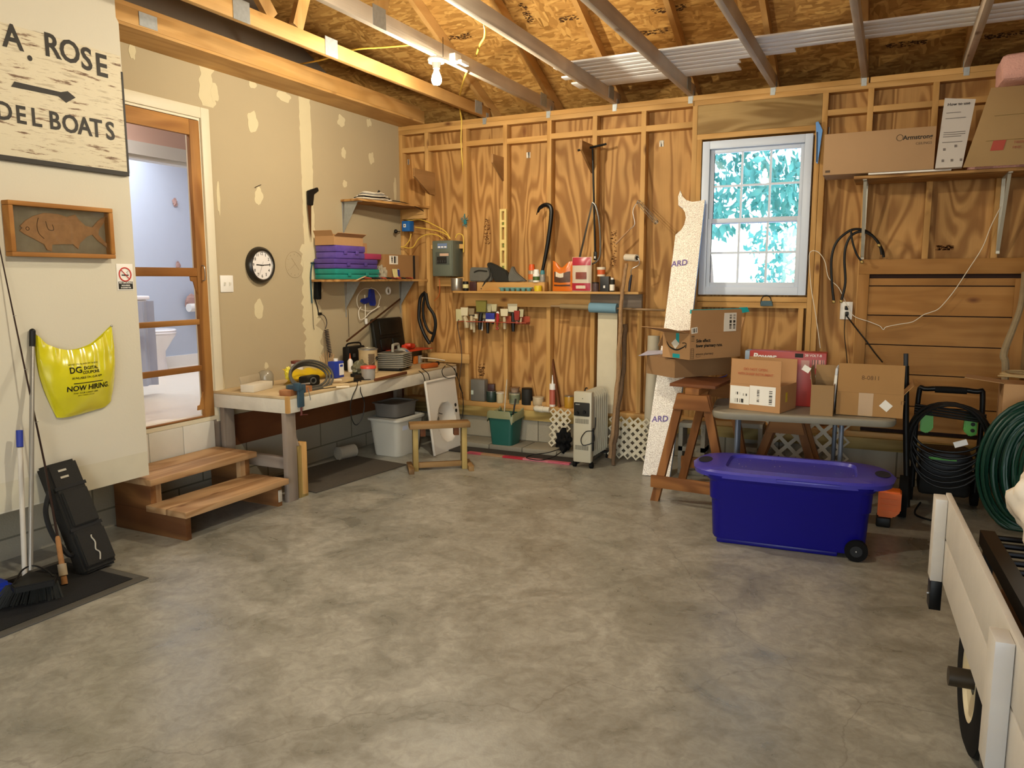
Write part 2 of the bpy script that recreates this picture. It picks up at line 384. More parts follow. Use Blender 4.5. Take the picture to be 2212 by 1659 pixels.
glass = mat('window_glass', 'ffffff', .02, var=0, trans=1, spec=.3)
bluewall = mat('bathroom_wall_paint', 'b9c4d4', .7, var=.02)
pinkwall = mat('hall_wall_paint', 'e3c0b0', .7, var=.02)
atticdark = mat('attic_sheathing', '6e665c', .9, var=.12)

# ------------------------------------------------------------------ floor and walls
struct(MB().bx(-4.3, 3.4, -3.2, 6.3, -.12, 0), 'floor', CONC)
wl_ = struct(MB().bx(-4.28, XL, 3.80, 6.21, .52, 2.875).bx(-4.28, XL, -3.2, 2.98, .52, 2.875).bx(-4.28, XL, 2.98, 3.80, 2.515, 2.875), 'wall_left', drywall)
struct(MB().bx(-4.26, -4.15, -3.2, 6.10, 0, .30), 'foundation', BLOCK, wl_)
struct(MB().bx(-4.26, -4.155, 3.95, 6.10, .30, .52), 'rim_board', redwood('y'), wl_)
struct(MB().bx(-4.26, -4.16, -3.2, 2.98, .30, .52), 'rim_board', redwood('y'), wl_)
for i in range(3): struct(MB().bx(-4.26, -4.145, 2.985+i*.265, 3.245+i*.265, .27, .515, .003), 'kick_panel', whitepaint, wl_)
struct(MB().bx(-4.26, -4.16, 3.78, 3.95, .30, .52), 'rim_board', greywood('y'), wl_)
# the boxed-out part of the left wall nearest the camera
wn_ = struct(MB().prism([(XL, y, z) for y, z in ((-3.2, .357), (2.965, .357), (2.965, 2.84), (2.95, 2.865), (2.95, 2.96), (2.90, 2.995), (2.82, 3.01), (-3.2, 3.01))], (.37, 0, 0)), 'wall_left', offwhite)
struct(MB().sheet([[(-3.7985, y, z+.012*mnoise.noise(V(y*3, z, 0))) for y in [(-3.2+6.16*k/60) for k in range(61)]] for z in (.36, .50)], .0015), 'joint_compound', mat('wall_patch', 'c6bfa8', .85), wn_)
# joint tape strips and patches of compound on the bare drywall
def blob(cy, cz, ry, rz, x=XL+.0015, seed=0, n=26):
    random.seed(int(cy*917+cz*131)+seed)
    m = MB(); pts = []
    for k in range(n):
        a = 2*math.pi*k/n; q = 1+.45*mnoise.noise(V(1.3*math.cos(a)+seed, 1.3*math.sin(a), cy*7))+random.uniform(-.05, .05)
        pts.append((XL+.0002, cy+ry*math.cos(a)*q, cz+rz*math.sin(a)*q))
    return m.prism(pts, (.0017+.00001*(seed % 17), 0, 0))
def strip(y0, y1, z0, z1, jit=.025):
    random.seed(int(y0*100)); n = 40
    l_ = [(XL+.0002, y0+jit*1.2*mnoise.noise(V(y0*9, k*.55*(z1-z0), 1)), z0+(z1-z0)*k/n) for k in range(n+1)]; r_ = [(XL+.0002, y1+jit*1.8*mnoise.noise(V(y1*9, k*.55*(z1-z0), 5)), z0+(z1-z0)*k/n) for k in range(n+1)]
    return MB().prism(l_+r_[::-1], (.001+.00013*(int(z0*10) % 4), 0, 0))
def wy(px, py, x=XL): q = P(px, py, 'x', x); return q.y, q.z
for nm, px, py, ry, rz in (('a', 390, 98, .05, .05), ('b', 545, 262, .05, .07), ('c', 612, 208, .07, .04), ('d', 545, 181, .035, .03), ('e', 558, 425, .04, .06), ('f', 558, 668, .045, .07), ('g', 742, 330, .03, .04), ('h', 802, 342, .04, .05), ('i', 737, 262, .05, .045), ('j', 797, 265, .035, .035), ('k', 463, 200, .03, .06), ('l', 285, 110, .02, .05), ('m', 466, 715, .02, .07), ('n', 480, 840, .02, .10), ('o', 472, 430, .015, .12), ('p', 575, 790, .02, .03), ('q', 853, 408, .02, .1), ('r', 745, 398, .03, .03)):
    y, z = wy(px, py); struct(blob(y, z, ry, rz, seed=len(nm)+int(px)), 'compound_patch', mud, wl_, 0)
y0, z0 = wy(430, 150); y1, _ = wy(458, 150); struct(strip(y0, y1, 2.62, 2.875), 'joint_tape', mud, wl_, 0)
y0, _ = wy(652, 400); y1, _ = wy(676, 400); struct(strip(y0, y1, 1.65, 2.875, .008), 'joint_tape', mud, wl_, 0)
y0, _ = wy(662, 700); y1, _ = wy(690, 700); struct(strip(y0-.03, y1+.01, .72, 1.75, .04), 'joint_tape', mud, wl_, 0)
# small pencil sketch of a clock face, on the wall beside the clock
yc, zc = wy(636, 572); pen = mat('pencil_line', '8d7a58', .9)
pm = MB().ring((XL+.0012, yc, zc), X, .10, .0009, 48, 4)
for a in range(12): pm.beam((XL+.0012, yc+.075*math.sin(a*R(30)), zc+.075*math.cos(a*R(30))), (XL+.0012, yc+.085*math.sin(a*R(30)), zc+.085*math.cos(a*R(30))), .001, .0008)
pm.beam((XL+.0012, yc-.03, zc+.05), (XL+.0012, yc+.05, zc-.04), .0012, .001); pm.beam((XL+.0012, yc-.05, zc-.035), (XL+.0012, yc+.01, zc+.01), .0012, .001)
struct(pm, 'pencil_sketch', pen, wl_)

# back wall: sheathing with a window hole, then framing
WX0, WX1, WZ0, WZ1 = -1.372, -.576, 1.352, 2.519
wb = struct(MB().bx(-4.28, WX0, 6.209, 6.235, .25, ZP).bx(WX1, 3.4, 6.209, 6.235, .25, ZP).bx(WX0, WX1, 6.209, 6.235, .25, WZ0).bx(WX0, WX1, 6.209, 6.235, WZ1, ZP), 'wall_back', ply('z'))
struct(MB().bx(-4.17, 3.4, 6.085, 6.30, 0, .24), 'foundation', BLOCK, wb)
struct(MB().bx(-4.17, 3.4, 6.055, 6.21, .24, .325, .002), 'sill_plate', treated('x'), wb)
struct(MB().bx(-4.17, 3.4, 6.09, 6.209, .325, .365, .002), 'bottom_plate', pine('x'), wb)
struct(MB().bx(-4.17, -.23, YB, 6.209, 2.828, ZP, .001), 'top_plate', pine('x'), wb)
struct(MB().bx(-.22, 3.4, YB, 6.209, 2.828, ZP, .001), 'top_plate', pine('x'), wb)
struct(MB().bx(-4.17, -1.45, YB, 6.209, 2.789, 2.827, .001), 'top_plate', pine('x'), wb)
struct(MB().bx(-1.446, 3.4, YB, 6.209, 2.789, 2.827, .001), 'top_plate', pine('x'), wb)
SX = [-4.150, -3.871, -3.472, -3.071, -2.656, -2.251, -1.841, -1.435]
SXR = [-.505, -.21, .19, .60, 1.0, 1.41, 1.81, 2.2, 2.6, 3.0]
for x in SX[:-1]: struct(MB().bx(x-.019, x+.019, YB, 6.209, .365, 2.789, .001), 'stud', pine('z'), wb)
struct(MB().bx(-1.454, -1.416, YB, 6.209, .365, 2.789, .001), 'stud', pine('z'), wb)
struct(MB().bx(-1.415, -1.378, YB, 6.209, .365, 2.535, .001), 'stud', pine('z'), wb)
struct(MB().bx(-.563, -.527, YB, 6.209, .365, 2.535, .001), 'stud', pine('z'), wb)
for x in SXR: struct(MB().bx(x-.019, x+.019, YB, 6.209, .365, 2.789, .001), 'stud', pine('z'), wb)
for a, b in zip(SX, SX[1:]):
    zz = 2.655+random.uniform(-.006, .006); struct(MB().bx(a+.019, b-.019, YB, 6.209, zz-.022, zz+.022, .001), 'blocking', pine('x'), wb)
for a, b in zip(SXR, SXR[1:]): struct(MB().bx(a+.019, b-.019, YB, 6.209, 2.63, 2.67, .001), 'blocking', pine('x'), wb)
struct(MB().bx(-1.415, -.525, YB+.002, 6.15, 2.575, 2.788, .002), 'window_header', wood('header_board', 'a88c5c', '86693c', 'x', rings=6), wb)
struct(MB().bx(-1.415, -.525, YB, 6.209, 2.535, 2.574, .001), 'window_header', pine('x'), wb)
struct(MB().bx(-1.377, -.564, YB, 6.209, 1.30, 1.338, .001), 'rough_sill', pine('x'), wb)
struct(MB().bx(-1.377, -.564, YB, 6.209, 1.255, 1.297, .001), 'rough_sill', pine('x'), wb)
struct(MB().bx(-1.377, -1.34, YB, 6.209, .365, 1.255, .001), 'stud', pine('z'), wb)
struct(MB().bx(-.62, -.583, YB, 6.209, .365, 1.255, .001), 'stud', pine('z'), wb)
struct(MB().bx(-3.05, -2.675, YB, 6.209, .36, .40).bx(-3.85, -3.49, 6.14, 6.209, 1.75, 1.79), 'blocking', pine('x'), wb)
# ink stamps of the mill on sheathing bays
def stamp(o, r, u, wd, ht, parent, mt=None, n=26, seed=1):
    random.seed(seed); m = MB(); o = Vector(o); r = Vector(r).normalized(); u = Vector(u).normalized(); F = F3(r, u)
    for _ in range(n):
        a, b = random.random()*wd, random.random()*ht
        m.box(o+r*a+u*b, (random.uniform(.004, .02), random.uniform(.002, .010), .0008), F)
    return m.build('mill_stamp', mt or mat('stamp_ink', '6b4520', .9), parent, 0, kind='structure')
for px, py, wd, ht in ((1052, 500, .06, .22), (1325, 540, .05, .32), (1040, 800, .07, .12), (2040, 535, .10, .03)):
    q = P(px, py, 'y', 6.206); stamp((q.x-wd/2, 6.2075, q.z-ht/2), X, Z, wd, ht, wb, n=60, seed=px)
for i, (px, py) in enumerate(((880, 350), (1141, 335), (1429, 310), (1786, 282))):
    q = P(px, py, 'y', 6.205); struct(MB().bx(q.x-.018, q.x+.018, 6.2065, 6.2085, q.z-.024, q.z+.024), 'staple_tag', barcode('tag_print', scale=20), wb, 0)
# walls behind the camera and to the right
struct(MB().bx(3.3, 3.42, -3.2, 6.3, 0, 2.9), 'wall_right', drywall)
struct(MB().bx(-4.28, -1.9, -3.3, -3.2, 0, 2.9).bx(2.9, 3.42, -3.3, -3.2, 0, 2.9).bx(-1.9, 2.9, -3.3, -3.2, 2.4, 2.9), 'wall_front', drywall)
# attic of the house beyond the left wall
struct(MB().bx(-4.62, -4.60, -3.2, 6.4, 2.88, 5.2), 'wall_attic', atticdark)
struct(MB().bx(-4.60, -4.19, -3.2, 6.3, 2.877, 2.89), 'ceiling_attic', atticdark)
# roof sheathing: the two slopes
SL = .45
def roofz(y): return 3.075+SL*(6.12-y) if y > 1.6 else 3.075+SL*(6.12-1.6)-SL*(1.6-y)
rf = struct(MB().prism([(-4.62, 6.75, roofz(6.75)), (-4.62, 1.6, roofz(1.6)), (-4.62, 1.6, roofz(1.6)+.012), (-4.62, 6.75, roofz(6.75)+.012)], (8.1, 0, 0)), 'ceiling', OSB)
struct(MB().prism([(-4.62, -3.4, roofz(-3.4)), (-4.62, 1.6, roofz(1.6)), (-4.62, 1.6, roofz(1.6)+.012), (-4.62, -3.4, roofz(-3.4)+.012)], (8.1, 0, 0)), 'ceiling', OSB)
struct(MB().bx(-4.62, 3.4, 6.24, 6.76, 2.58, 2.60).bx(-4.62, 3.4, 6.76, 6.78, 2.55, 2.80), 'eave_light_block', OSB)  # unseen soffit and fascia, added to block light at the eave
struct(MB().bx(3.40, 3.43, -3.3, 6.4, 2.9, 5.2).bx(-4.6, 3.4, -3.32, -3.3, 2.9, 3.1), 'wall_gable', OSB)
sd_ = V(0, -1, SL).normalized(); nd_ = V(0, -SL, -1).normalized()
oink = mat('osb_stamp_ink', '4a2e12', .9)
for k, (px, py) in enumerate(((985, 80), (1235, 38), (1165, 40), (1440, 20), (1760, 90), (1400, 70), (1950, 95), (2165, 75))):
    d = ray(px, py); t = (3.07+SL*6.12-CAM.z)/(d.z+SL*d.y); q = CAM+d*t
    stamp(q-X*.1-sd_*.03, X, sd_, .24 if k != 2 else .05, .05 if k != 2 else .2, rf, oink, 70, k)
# the doubled beam over the left wall
bm1 = struct(MB().bx(-4.168, -3.885, -3.2, 6.119, 2.868, 2.885), 'trim_2', pine('y'))
struct(MB().bx(-3.922, -3.884, -3.2, 6.119, 2.886, 2.975, .001), 'beam_board', pine('y'), bm1)
struct(MB().bx(-3.962, -3.924, -3.2, 6.119, 2.90, 3.015, .001), 'beam_board', pine('y'), bm1)
for px, py in ((320, 45),):
    q = P(px, py, 'x', -3.883); struct(MB().bx(-3.8835, -3.881, q.y-.06, q.y+.06, q.z-.04, q.z+.035), 'nail_plate', galv, bm1)

# ------------------------------------------------------------------ roof trusses
def truss(x, label, side, mt='oldpine', plates=()):
    wd = pine if mt == 'pine' else oldpine
    t = thing('roof_truss', label, 'truss', (x, YB, ZP), group=None)
    MB().bx(x-.019, x+.019, -3.0, 6.20, ZP, ZP+.089, .001).build('bottom_chord', wd('y'), t)
    for s, y0, y1 in ((1, 1.6, 6.55), (-1, 1.6, -3.2)):
        MB().prism([(x-.019, y0, roofz(y0)-.004), (x-.019, y1, roofz(y1)-.004), (x-.019, y1, roofz(y1)-.1), (x-.019, y0, roofz(y0)-.1)], (.038, 0, 0)).build('top_chord', pine('y'), t)
    for a, b in (((3.55, ZP+.09), (1.62, roofz(1.6)-.1)), ((3.75, ZP+.09), (4.1, roofz(4.1)-.09)), ((-.3, ZP+.09), (1.58, roofz(1.6)-.1)), ((-.5, ZP+.09), (-.9, roofz(-.9)-.09))):
        MB().beam((x, *a), (x, *b), .036, .085, up=Y).build('web', pine('z'), t)
    for py_ in plates:
        sx = x+.0195*side; MB().bx(sx-.001*side, sx+.002*side, py_-.06, py_+.06, ZP-.002 if py_ < 5 else ZP+.01, ZP+.11).build('nail_plate', galv, t)
    c = x-.022*side*-1
    MB().bx(x-.017, x+.017, YB-.003, YB-.0006, ZP-.055, ZP-.002).bx(x+.0195*side, x+.0215*side, YB-.003, YB+.04, ZP-.03, ZP+.04).build('hurricane_tie', galv, t)
    return t
truss(-3.27, 'yellow pine truss next to the beam over the drywall, with two ribbed steel plates', 1, 'pine', (3.3, 4.05, 5.98))
truss(-2.665, 'roof truss whose bottom chord carries the bare bulb', 1, 'old', (3.72, 5.98))
truss(-2.085, 'grey truss just right of the bulb, yellow cable looped over it', 1, 'old', (5.98,))
truss(-1.475, 'weathered truss passing under the left end of the white trim boards', 1, 'old', (5.98,))
truss(-.87, 'truss meeting the wall plate above the window', 1, 'old', ())
truss(-.26, 'truss meeting the plate just right of the window header', -1, 'old', ())
truss(.36, 'rightmost visible truss, above the boxed ceiling tiles', -1, 'old', ())
for i in range(3): truss(.97+i*.61, ('truss over the right end of the shelf', 'truss over the trailer', 'truss beside the right wall')[i], -1, 'old', ())

# ------------------------------------------------------------------ window with daylight beyond
wf = struct(MB().bx(WX0, WX0+.055, 6.125, 6.22, WZ0, WZ1, .003).bx(WX1-.055, WX1, 6.125, 6.22, WZ0, WZ1, .003).bx(WX0+.055, WX1-.055, 6.125, 6.22, WZ0, WZ0+.06, .003).bx(WX0+.055, WX1-.055, 6.125, 6.22, WZ1-.06, WZ1, .003), 'window_1', mat('vinyl', 'cfdcf0', .4, var=.02))
vin = mat('vinyl', 'd9dcdf'); zm = (WZ0+WZ1)/2-.02
def sash(x0, x1, z0, z1, y, nm):
    s = struct(MB().bx(x0, x0+.035, y, y+.03, z0, z1, .002).bx(x1-.035, x1, y, y+.03, z0, z1, .002).bx(x0+.035, x1-.035, y, y+.03, z0, z0+.04, .002).bx(x0+.035, x1-.035, y, y+.03, z1-.035, z1, .002), 'sash', vin, wf)
    g = MB(); ww = (x1-x0-.07)/3
    for k in (1, 2): g.bx(x0+.035+ww*k-.008, x0+.035+ww*k+.008, y+.008, y+.02, z0+.04, z1-.035)
    zc_ = (z0+.04+z1-.035)/2; g.bx(x0+.035, x1-.035, y+.0085, y+.0195, zc_-.008, zc_+.008); struct(g, 'muntin_grid', vin, s)
    struct(MB().bx(x0+.03, x1-.03, y+.0125, y+.0155, z0+.035, z1-.03), 'pane', glass, s)
sash(WX0+.05, WX1-.05, WZ0+.055, zm+.02, 6.135, 'lower'); sash(WX0+.05, WX1-.05, zm-.02, WZ1-.055, 6.168, 'upper')
# outside: lawn, fence rail and a tree
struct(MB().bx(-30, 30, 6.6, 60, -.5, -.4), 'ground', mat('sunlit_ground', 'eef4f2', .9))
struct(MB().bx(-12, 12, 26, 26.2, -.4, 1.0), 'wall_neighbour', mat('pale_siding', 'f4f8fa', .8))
def leaf_tree(loc, rad, n, label, seed, ch=2.5):
    random.seed(seed); t = thing('leafy_tree', label, 'tree', loc); L = Vector(loc)
    MB().tube([L, L+V(.1, 0, 1.0), L+V(0, .1, 2.2)], [.13, .10, .05], 10).build('trunk', greywood('z'), t)
    m = MB()
    for _ in range(n):
        a, b = random.uniform(0, 2*math.pi), math.acos(random.uniform(-1, 1)); q = random.uniform(.25, 1)**.5
        c = L+V(0, 0, ch)+V(math.cos(a)*math.sin(b)*rad[0], math.sin(a)*math.sin(b)*rad[1], math.cos(b)*rad[2])*q
        if mnoise.noise(c*1.3) < -.12: continue
        e = Euler([random.uniform(0, 6) for _ in range(3)]).to_matrix(); s = random.uniform(.05, .11)
        vs4 = [m.b.verts.new(c+e@V(*p)*s) for p in ((-1, 0, 0), (0, -.45, 0), (1, 0, .1), (0, .45, 0))]; m.b.faces.new(vs4)
    me = m.build('foliage', mat('leaves', '4f9f94', .6, var=.5, vs_=3), t, 0); me['kind'] = 'stuff'
leaf_tree((-2.4, 11.2, -.4), (2.6, 1.4, 1.35), 8000, 'bright leafy tree filling the upper panes of the window', 3, 3.75)
leaf_tree((-1.2, 16, -.6), (1.6, 1.2, 1.1), 2600, 'smaller pale tree further off behind the window', 5)
rl = MB().bx(-2.5, 3, 13.0, 13.06, .9, .96)
rl.bx(-1.62, -1.54, 13, 13.08, -.4, 1.1).bx(.9, .98, 13, 13.08, -.4, 1.1)
tag(rl.build('fence_rail', mat('grey_rail', '8aa2ac', .7)), 'grey rail fence seen low through the bottom panes', 'fence')

# ------------------------------------------------------------------ hall and bathroom behind the screen door
FZ = .53
struct(MB().bx(-8.2, -4.28, 2.2, 8.2, FZ-.1, FZ), 'floor_house', mat('house_floor', 'e6dccb', .35, var=.03))
struct(MB().bx(-8.2, -4.28, 2.2, 8.2, 3.0, 3.1), 'ceiling_house', mat('house_ceiling', 'f0ede8', .8))
wbth = struct(MB().bx(-7.15, -7.0, 2.2, 8.2, FZ, 3.0), 'wall_bathroom', bluewall)
struct(MB().bx(-7.0, -6.975, 2.2, 8.2, FZ, FZ+.12), 'baseboard_bathroom', white, wbth)
struct(MB().bx(-7.0, -4.28, 6.9, 7.0, FZ, 3.0).bx(-7.0, -4.28, 2.2, 2.3, FZ, 3.0), 'wall_bathroom', bluewall)
# wall between hall and bathroom with its cased opening
hx = -5.35
qa = P(285, 600, 'x', hx); 
HT0 = P(350, 343, 'x', hx).z
struct(MB().bx(hx-.1, hx, 2.2, qa.y, FZ, 3.0).bx(hx-.1, hx, qa.y, 6.9, HT0, 3.0).bx(hx-.1, hx, 5.25, 6.9, FZ, HT0), 'wall_hall', pinkwall)
struct(MB().bx(hx, hx+.02, qa.y-.07, qa.y+.0, FZ, HT0+.10).bx(hx, hx+.02, qa.y, 5.3, HT0, HT0+.10).bx(hx-.1, hx, qa.y+.0005, qa.y+.03, FZ, HT0-.001).bx(hx-.1, hx, qa.y+.03, 5.25, HT0-.03, HT0-.001), 'trim_3', white)
# toilet
tb = P(352, 800, 'z', FZ); T = lthing('toilet', 'white toilet in the blue bathroom beyond the screen door', 'toilet', (tb.x+.10, tb.y-.16, FZ), R(90))
porc = mat('porcelain', 'f2f2f4', .15, var=.01)
MB().lathe((0, 0, 0), [(.11, 0), (.115, .02), (.095, .12), (.10, .22), (.17, .33), (.205, .38), (.205, .395)], 28).build('bowl', porc, T)
MB().lathe((.0, 0, .397), [(.21, 0), (.215, .012), (.21, .022)], 28).lathe((0, 0, .421), [(.21, 0), (.213, .012), (.20, .022)], 28).build('seat', porc, T)
MB().bx(-.42, -.2, -.2, .2, .36, .75, .02).build('tank', porc, T)
MB().bx(-.43, -.19, -.21, .21, .751, .79, .01).build('tank_lid', porc, T)
tw = P(312, 690, 'x', hx-.16)
m = MB(); m.sheet([[(hx-.16+.02*math.sin(k*1.3), tw.y-.16+k*.022, z) for k in range(12)] for z in (tw.z+.15, tw.z-.1, tw.z-.35, tw.z-.55)], .006)
tag(m.build('bath_towel', mat('towel', 'c8d0ea', .95, var=.06)), 'pale blue towel hanging at the left edge of the bathroom doorway', 'towel')
sh = P(412, 658, 'x', -6.98); S = thing('toilet_paper_holder', 'brown shell shaped toilet paper holder on the blue wall', 'holder', (-7, sh.y, sh.z))
MB().ball((-6.95, sh.y+.02, sh.z+.03), .11, (.3, 1, .75), 3, .5).build('shell', mat('shell', 'b09088', .5), S)
MB().cyl((-6.90, sh.y-.1, sh.z-.03), (-6.90, sh.y+.02, sh.z-.03), .045).build('paper_roll', white, S)
for px, py, lb in ((377, 437, 'upper small shell ornament on the blue bathroom wall'), (384, 573, 'lower small shell ornament on the blue bathroom wall')):
    q = P(px, py, 'x', -6.99); tag(MB().ball((-6.985, q.y, q.z), .035, (.35, .8, 1.2), 3, .6).build('wall_ornament', mat('shell', 'b09088')), lb, 'ornament')

# ------------------------------------------------------------------ screen door and casing
cas = mat('door_casing', 'd6cdb4', .5, var=.03)
struct(MB().bx(XL, XL+.018, 3.81, 3.88, .50, 2.60, .003).bx(XL, XL+.018, 2.972, 3.8095, 2.53, 2.60, .003).bx(-4.29, XL+.004, 3.795, 3.812, .50, 2.53).bx(-4.29, XL+.004, 2.98, 3.795, 2.515, 2.532), 'trim_4', cas)
D = struct(MB().bx(XL-.02, XL+.012, 3.715, 3.795, .545, 2.51, .003), 'door_1', pine('z'))
dw = wood('door_wood', 'ad7c42', '835526', 'z', rings=3, dark='5b2d12'); D.data.materials[0] = dw; dwy = wood('door_wood', 'ad7c42', '835526', 'y', rings=3, dark='5b2d12')
struct(MB().bx(XL-.02, XL+.012, 2.985, 3.06, .545, 2.51, .003), 'stile', dw, D)
struct(MB().bx(XL-.02, XL+.012, 3.06, 3.715, 2.41, 2.51, .003), 'rail', dwy, D)
def dz(px, py): return P(px, py, 'x', XL).z
for za, zb, th in ((dz(370, 578), dz(370, 597), .012), (dz(370, 693), dz(370, 705), .008), (dz(370, 797), dz(370, 810), .008), (.545, dz(370, 912), .012)):
    struct(MB().bx(XL-.02, XL+th, 3.06, 3.715, min(za, zb), max(za, zb), .003), 'rail', dwy, D)
for z_, s in ((dz(430, 597), -1), (.60, 1)):
    struct(MB().prism([(XL-.004, 3.715, z_), (XL-.004, 3.66, z_), (XL-.004, 3.665, z_+s*.03), (XL-.004, 3.685, z_+s*.035), (XL-.004, 3.695, z_+s*.07), (XL-.004, 3.715, z_+s*.12)], (.008, 0, 0)), 'corner_bracket', dw, D)
hz = dz(440, 590); struct(MB().tube([(XL+.012, 3.755, hz-.05), (XL+.035, 3.755, hz-.04), (XL+.035, 3.755, hz+.04), (XL+.012, 3.755, hz+.05)], .004, 8, 6), 'door_handle', steel, D)
struct(MB().bx(XL-.12, XL+.02, 2.975, 3.82, .517, .543), 'trim_5', cas)
y, z = wy(489, 613); SWP = thing('light_switch', 'white double switch plate on the drywall beside the door casing', 'light switch', (XL, y, z-.06))
MB().bx(XL+.0005, XL+.006, y-.058, y+.058, z-.058, z+.058, .002).build('plate', white, SWP)
for s in (-.023, .023): MB().box((XL+.010, y+s, z), (.01, .009, .022), Euler((0, .3, 0)).to_matrix()).build('toggle', mat('toggle_white', 'dcd8cc', .4), SWP)
# ================================================================== bulbs
def bulb(x, y, label, visible_extra=False, W=60):
    t = thing('bare_bulb', label, 'light bulb', (x, y, ZP-.16))
    MB().cyl((x, y, ZP-.006), (x, y, ZP-.001), .052, n=28).lathe((x, y, ZP-.03), [(.05, 0), (.055, .02), (.052, .024)], 28).build('ceiling_box', white, t)
    MB().cyl((x, y, ZP-.065), (x, y, ZP-.03), .022, .030).build('socket', white, t)
    g = MB().lathe((x, y, ZP-.165), [(.004, 0), (.022, .004), (.031, .018), (.033, .036), (.028, .058), (.018, .080), (.014, .098)], 24).build('bulb_glass', mat('glowing_bulb', 'ffe9c4', .3, emit=40, var=0), t)
    MB().tube([(x+.05, y, ZP-.02), (x+.05, y+.002, ZP+.12)], .002, 6).build('pull_chain_wire', blackm, t)
    g.visible_shadow = True
    l = lamp('bulb_light', 'POINT', (x, y, ZP-.21), W, WARM, shadow_soft_size=.035)
    return t
bq = P(925, 128, 'z', ZP)
bulb(bq.x+.06, bq.y, 'bare glowing bulb under the second truss', W=92)
bulb(-1.475, 2.35, 'bare bulb just out of the frame above the middle of the floor', W=118)
bulb(-.87, -1.6, 'bare bulb nearest the garage door', W=62)
q = P(980, 122, 'x', -2.64); ob = thing('outlet_box', 'white receptacle with a plug clipped to the truss beside the bulb', 'outlet', (q.x, q.y, ZP))
MB().bx(-2.645, -2.60, q.y-.05, q.y+.03, ZP+.0, ZP+.05, .004).build('box', white, ob); MB().bx(-2.60, -2.57, q.y-.02, q.y+.08, ZP-.01, ZP+.012, .004).build('plug', white, ob)
# yellow cables in the roof
def cable(name, pts, r, m, label, cat='cable', k=8):
    return tag(MB().tube(pts, r, 8, k).build(name, m), label, cat)
cable('yellow_cable', [P(640, 140, 'z', 3.05), P(700, 128, 'z', 3.0), P(760, 108, 'z', 2.97), P(830, 102, 'z', 2.97), P(885, 97, 'z', 2.96)], .006, yellowcable, 'yellow cable sagging between the two trusses left of the bulb')
cable('yellow_cable', [P(1043, 45, 'z', 2.98), P(1047, 60, 'z', 2.95), P(1046, 80, 'z', 2.94), P(1037, 96, 'z', 2.98), P(1028, 122, 'z', 3.0)], .006, yellowcable, 'short yellow cable hanging in a loop right of the bulb')
cable('yellow_cable', [P(1008, 155, 'x', -2.60), P(998, 185, 'y', 5.4), P(992, 215, 'y', 5.9), P(994, 240, 'y', 6.10), P(997, 262, 'y', 6.105), P(996, 300, 'y', 6.105), P(998, 340, 'y', 6.11), P(1001, 372, 'y', 6.16), P(1003, 400, 'y', 6.195)], .0065, yellowcable, 'yellow cable dropping down the stud from the roof')
# long white trim boards lying on the trusses
def plank(xa, xb, ya, yb, z, lb, n):
    m = MB()
    m.bx(xa, xb, ya, yb, z, z+.012, .001)
    tag(m.build('trim_board', mat('primed_trim', 'f6f8fa', .5, var=.03)), lb, 'board', 'white trim boards lying across the trusses')
for i, (xa, xb, ya, yb, z) in enumerate(((-2.22, 3.0, 5.17, 5.24, 2.957), (-2.25, 3.0, 5.25, 5.31, 2.957), (-2.18, 3.0, 5.33, 5.41, 2.957), (-2.24, 3.0, 5.43, 5.50, 2.957), (-2.3, -.66, 5.52, 5.60, 2.957), (-2.2, -1.03, 5.62, 5.70, 2.957), (-2.3, -1.06, 5.72, 5.90, 2.957))):
    plank(xa, xb, ya, yb, z, ('white trim board furthest toward the camera on the trusses', 'second white trim board of the row on the trusses', 'third white trim board of the row on the trusses', 'last full length white trim board of the row on the trusses', 'medium length white trim board ending above the window', 'narrow short white board on the trusses, beside the slotted one', 'wide short white board with black slots, nearest the wall')[i], i)
for x0 in (-2.0, -1.75, -1.4):
    pass
# ================================================================== the boxed wall: sign, fish, notice, bag
WXN = -3.80
def corner(px, py, x=-3.795): return P(px, py, 'x', x)
def peel():
    m, n, l, p = newmat('peeling_paint'); tc = n.new('ShaderNodeTexCoord'); mp = n.new('ShaderNodeMapping'); mp.inputs['Scale'].default_value = (9, 5, 42)
    l.new(tc.outputs['Object'], mp.inputs['Vector']); a = n.new('ShaderNodeTexNoise'); a.inputs['Scale'].default_value = 1; a.inputs['Detail'].default_value = 7; a.inputs['Roughness'].default_value = .7; l.new(mp.outputs[0], a.inputs['Vector'])
    r = n.new('ShaderNodeValToRGB'); e = r.color_ramp.elements; e[0].position = .36; e[0].color = lin('6d5644'); e[1].position = .43; e[1].color = lin('cfc6ac'); k = e.new(.39); k.color = lin('a08d76'); k2 = e.new(.56); k2.color = lin('d2c9b0'); k3 = e.new(.62); k3.color = lin('b5aa92')
    l.new(a.outputs[0], r.inputs[0]); l.new(r.outputs[0], p.inputs['Base Color']); p.inputs['Roughness'].default_value = .7
    b = n.new('ShaderNodeBump'); b.inputs['Strength'].default_value = .4; b.inputs['Distance'].default_value = .003; l.new(a.outputs[0], b.inputs['Height']); l.new(b.outputs[0], p.inputs['Normal']); return m
tr, br_ = corner(262, 121, -3.775), corner(276, 374, -3.775)
ye = (tr.y+br_.y)/2; zt = corner(131, 84, -3.775).z; zb = corner(138, 355, -3.775).z; ys = corner(0, 200, -3.775).y-.62
SG = thing('painted_sign', 'weathered white wooden sign with black A. ROSE lettering and an arrow', 'sign', (WXN, (ys+ye)/2, zb))
MB().bx(-3.799, -3.778, ys, ye, zb, zt, .002).build('board', peel(), SG)
MB().bx(-3.7992, -3.7755, ys, ye+.006, zb-.016, zb+.006).bx(-3.7992, -3.776, ye-.003, ye+.008, zb, zt-.08).build('painted_edge', mat('worn_black_paint', '26221c', .6, var=.5), SG)
blk = mat('worn_black_paint', '26221c')
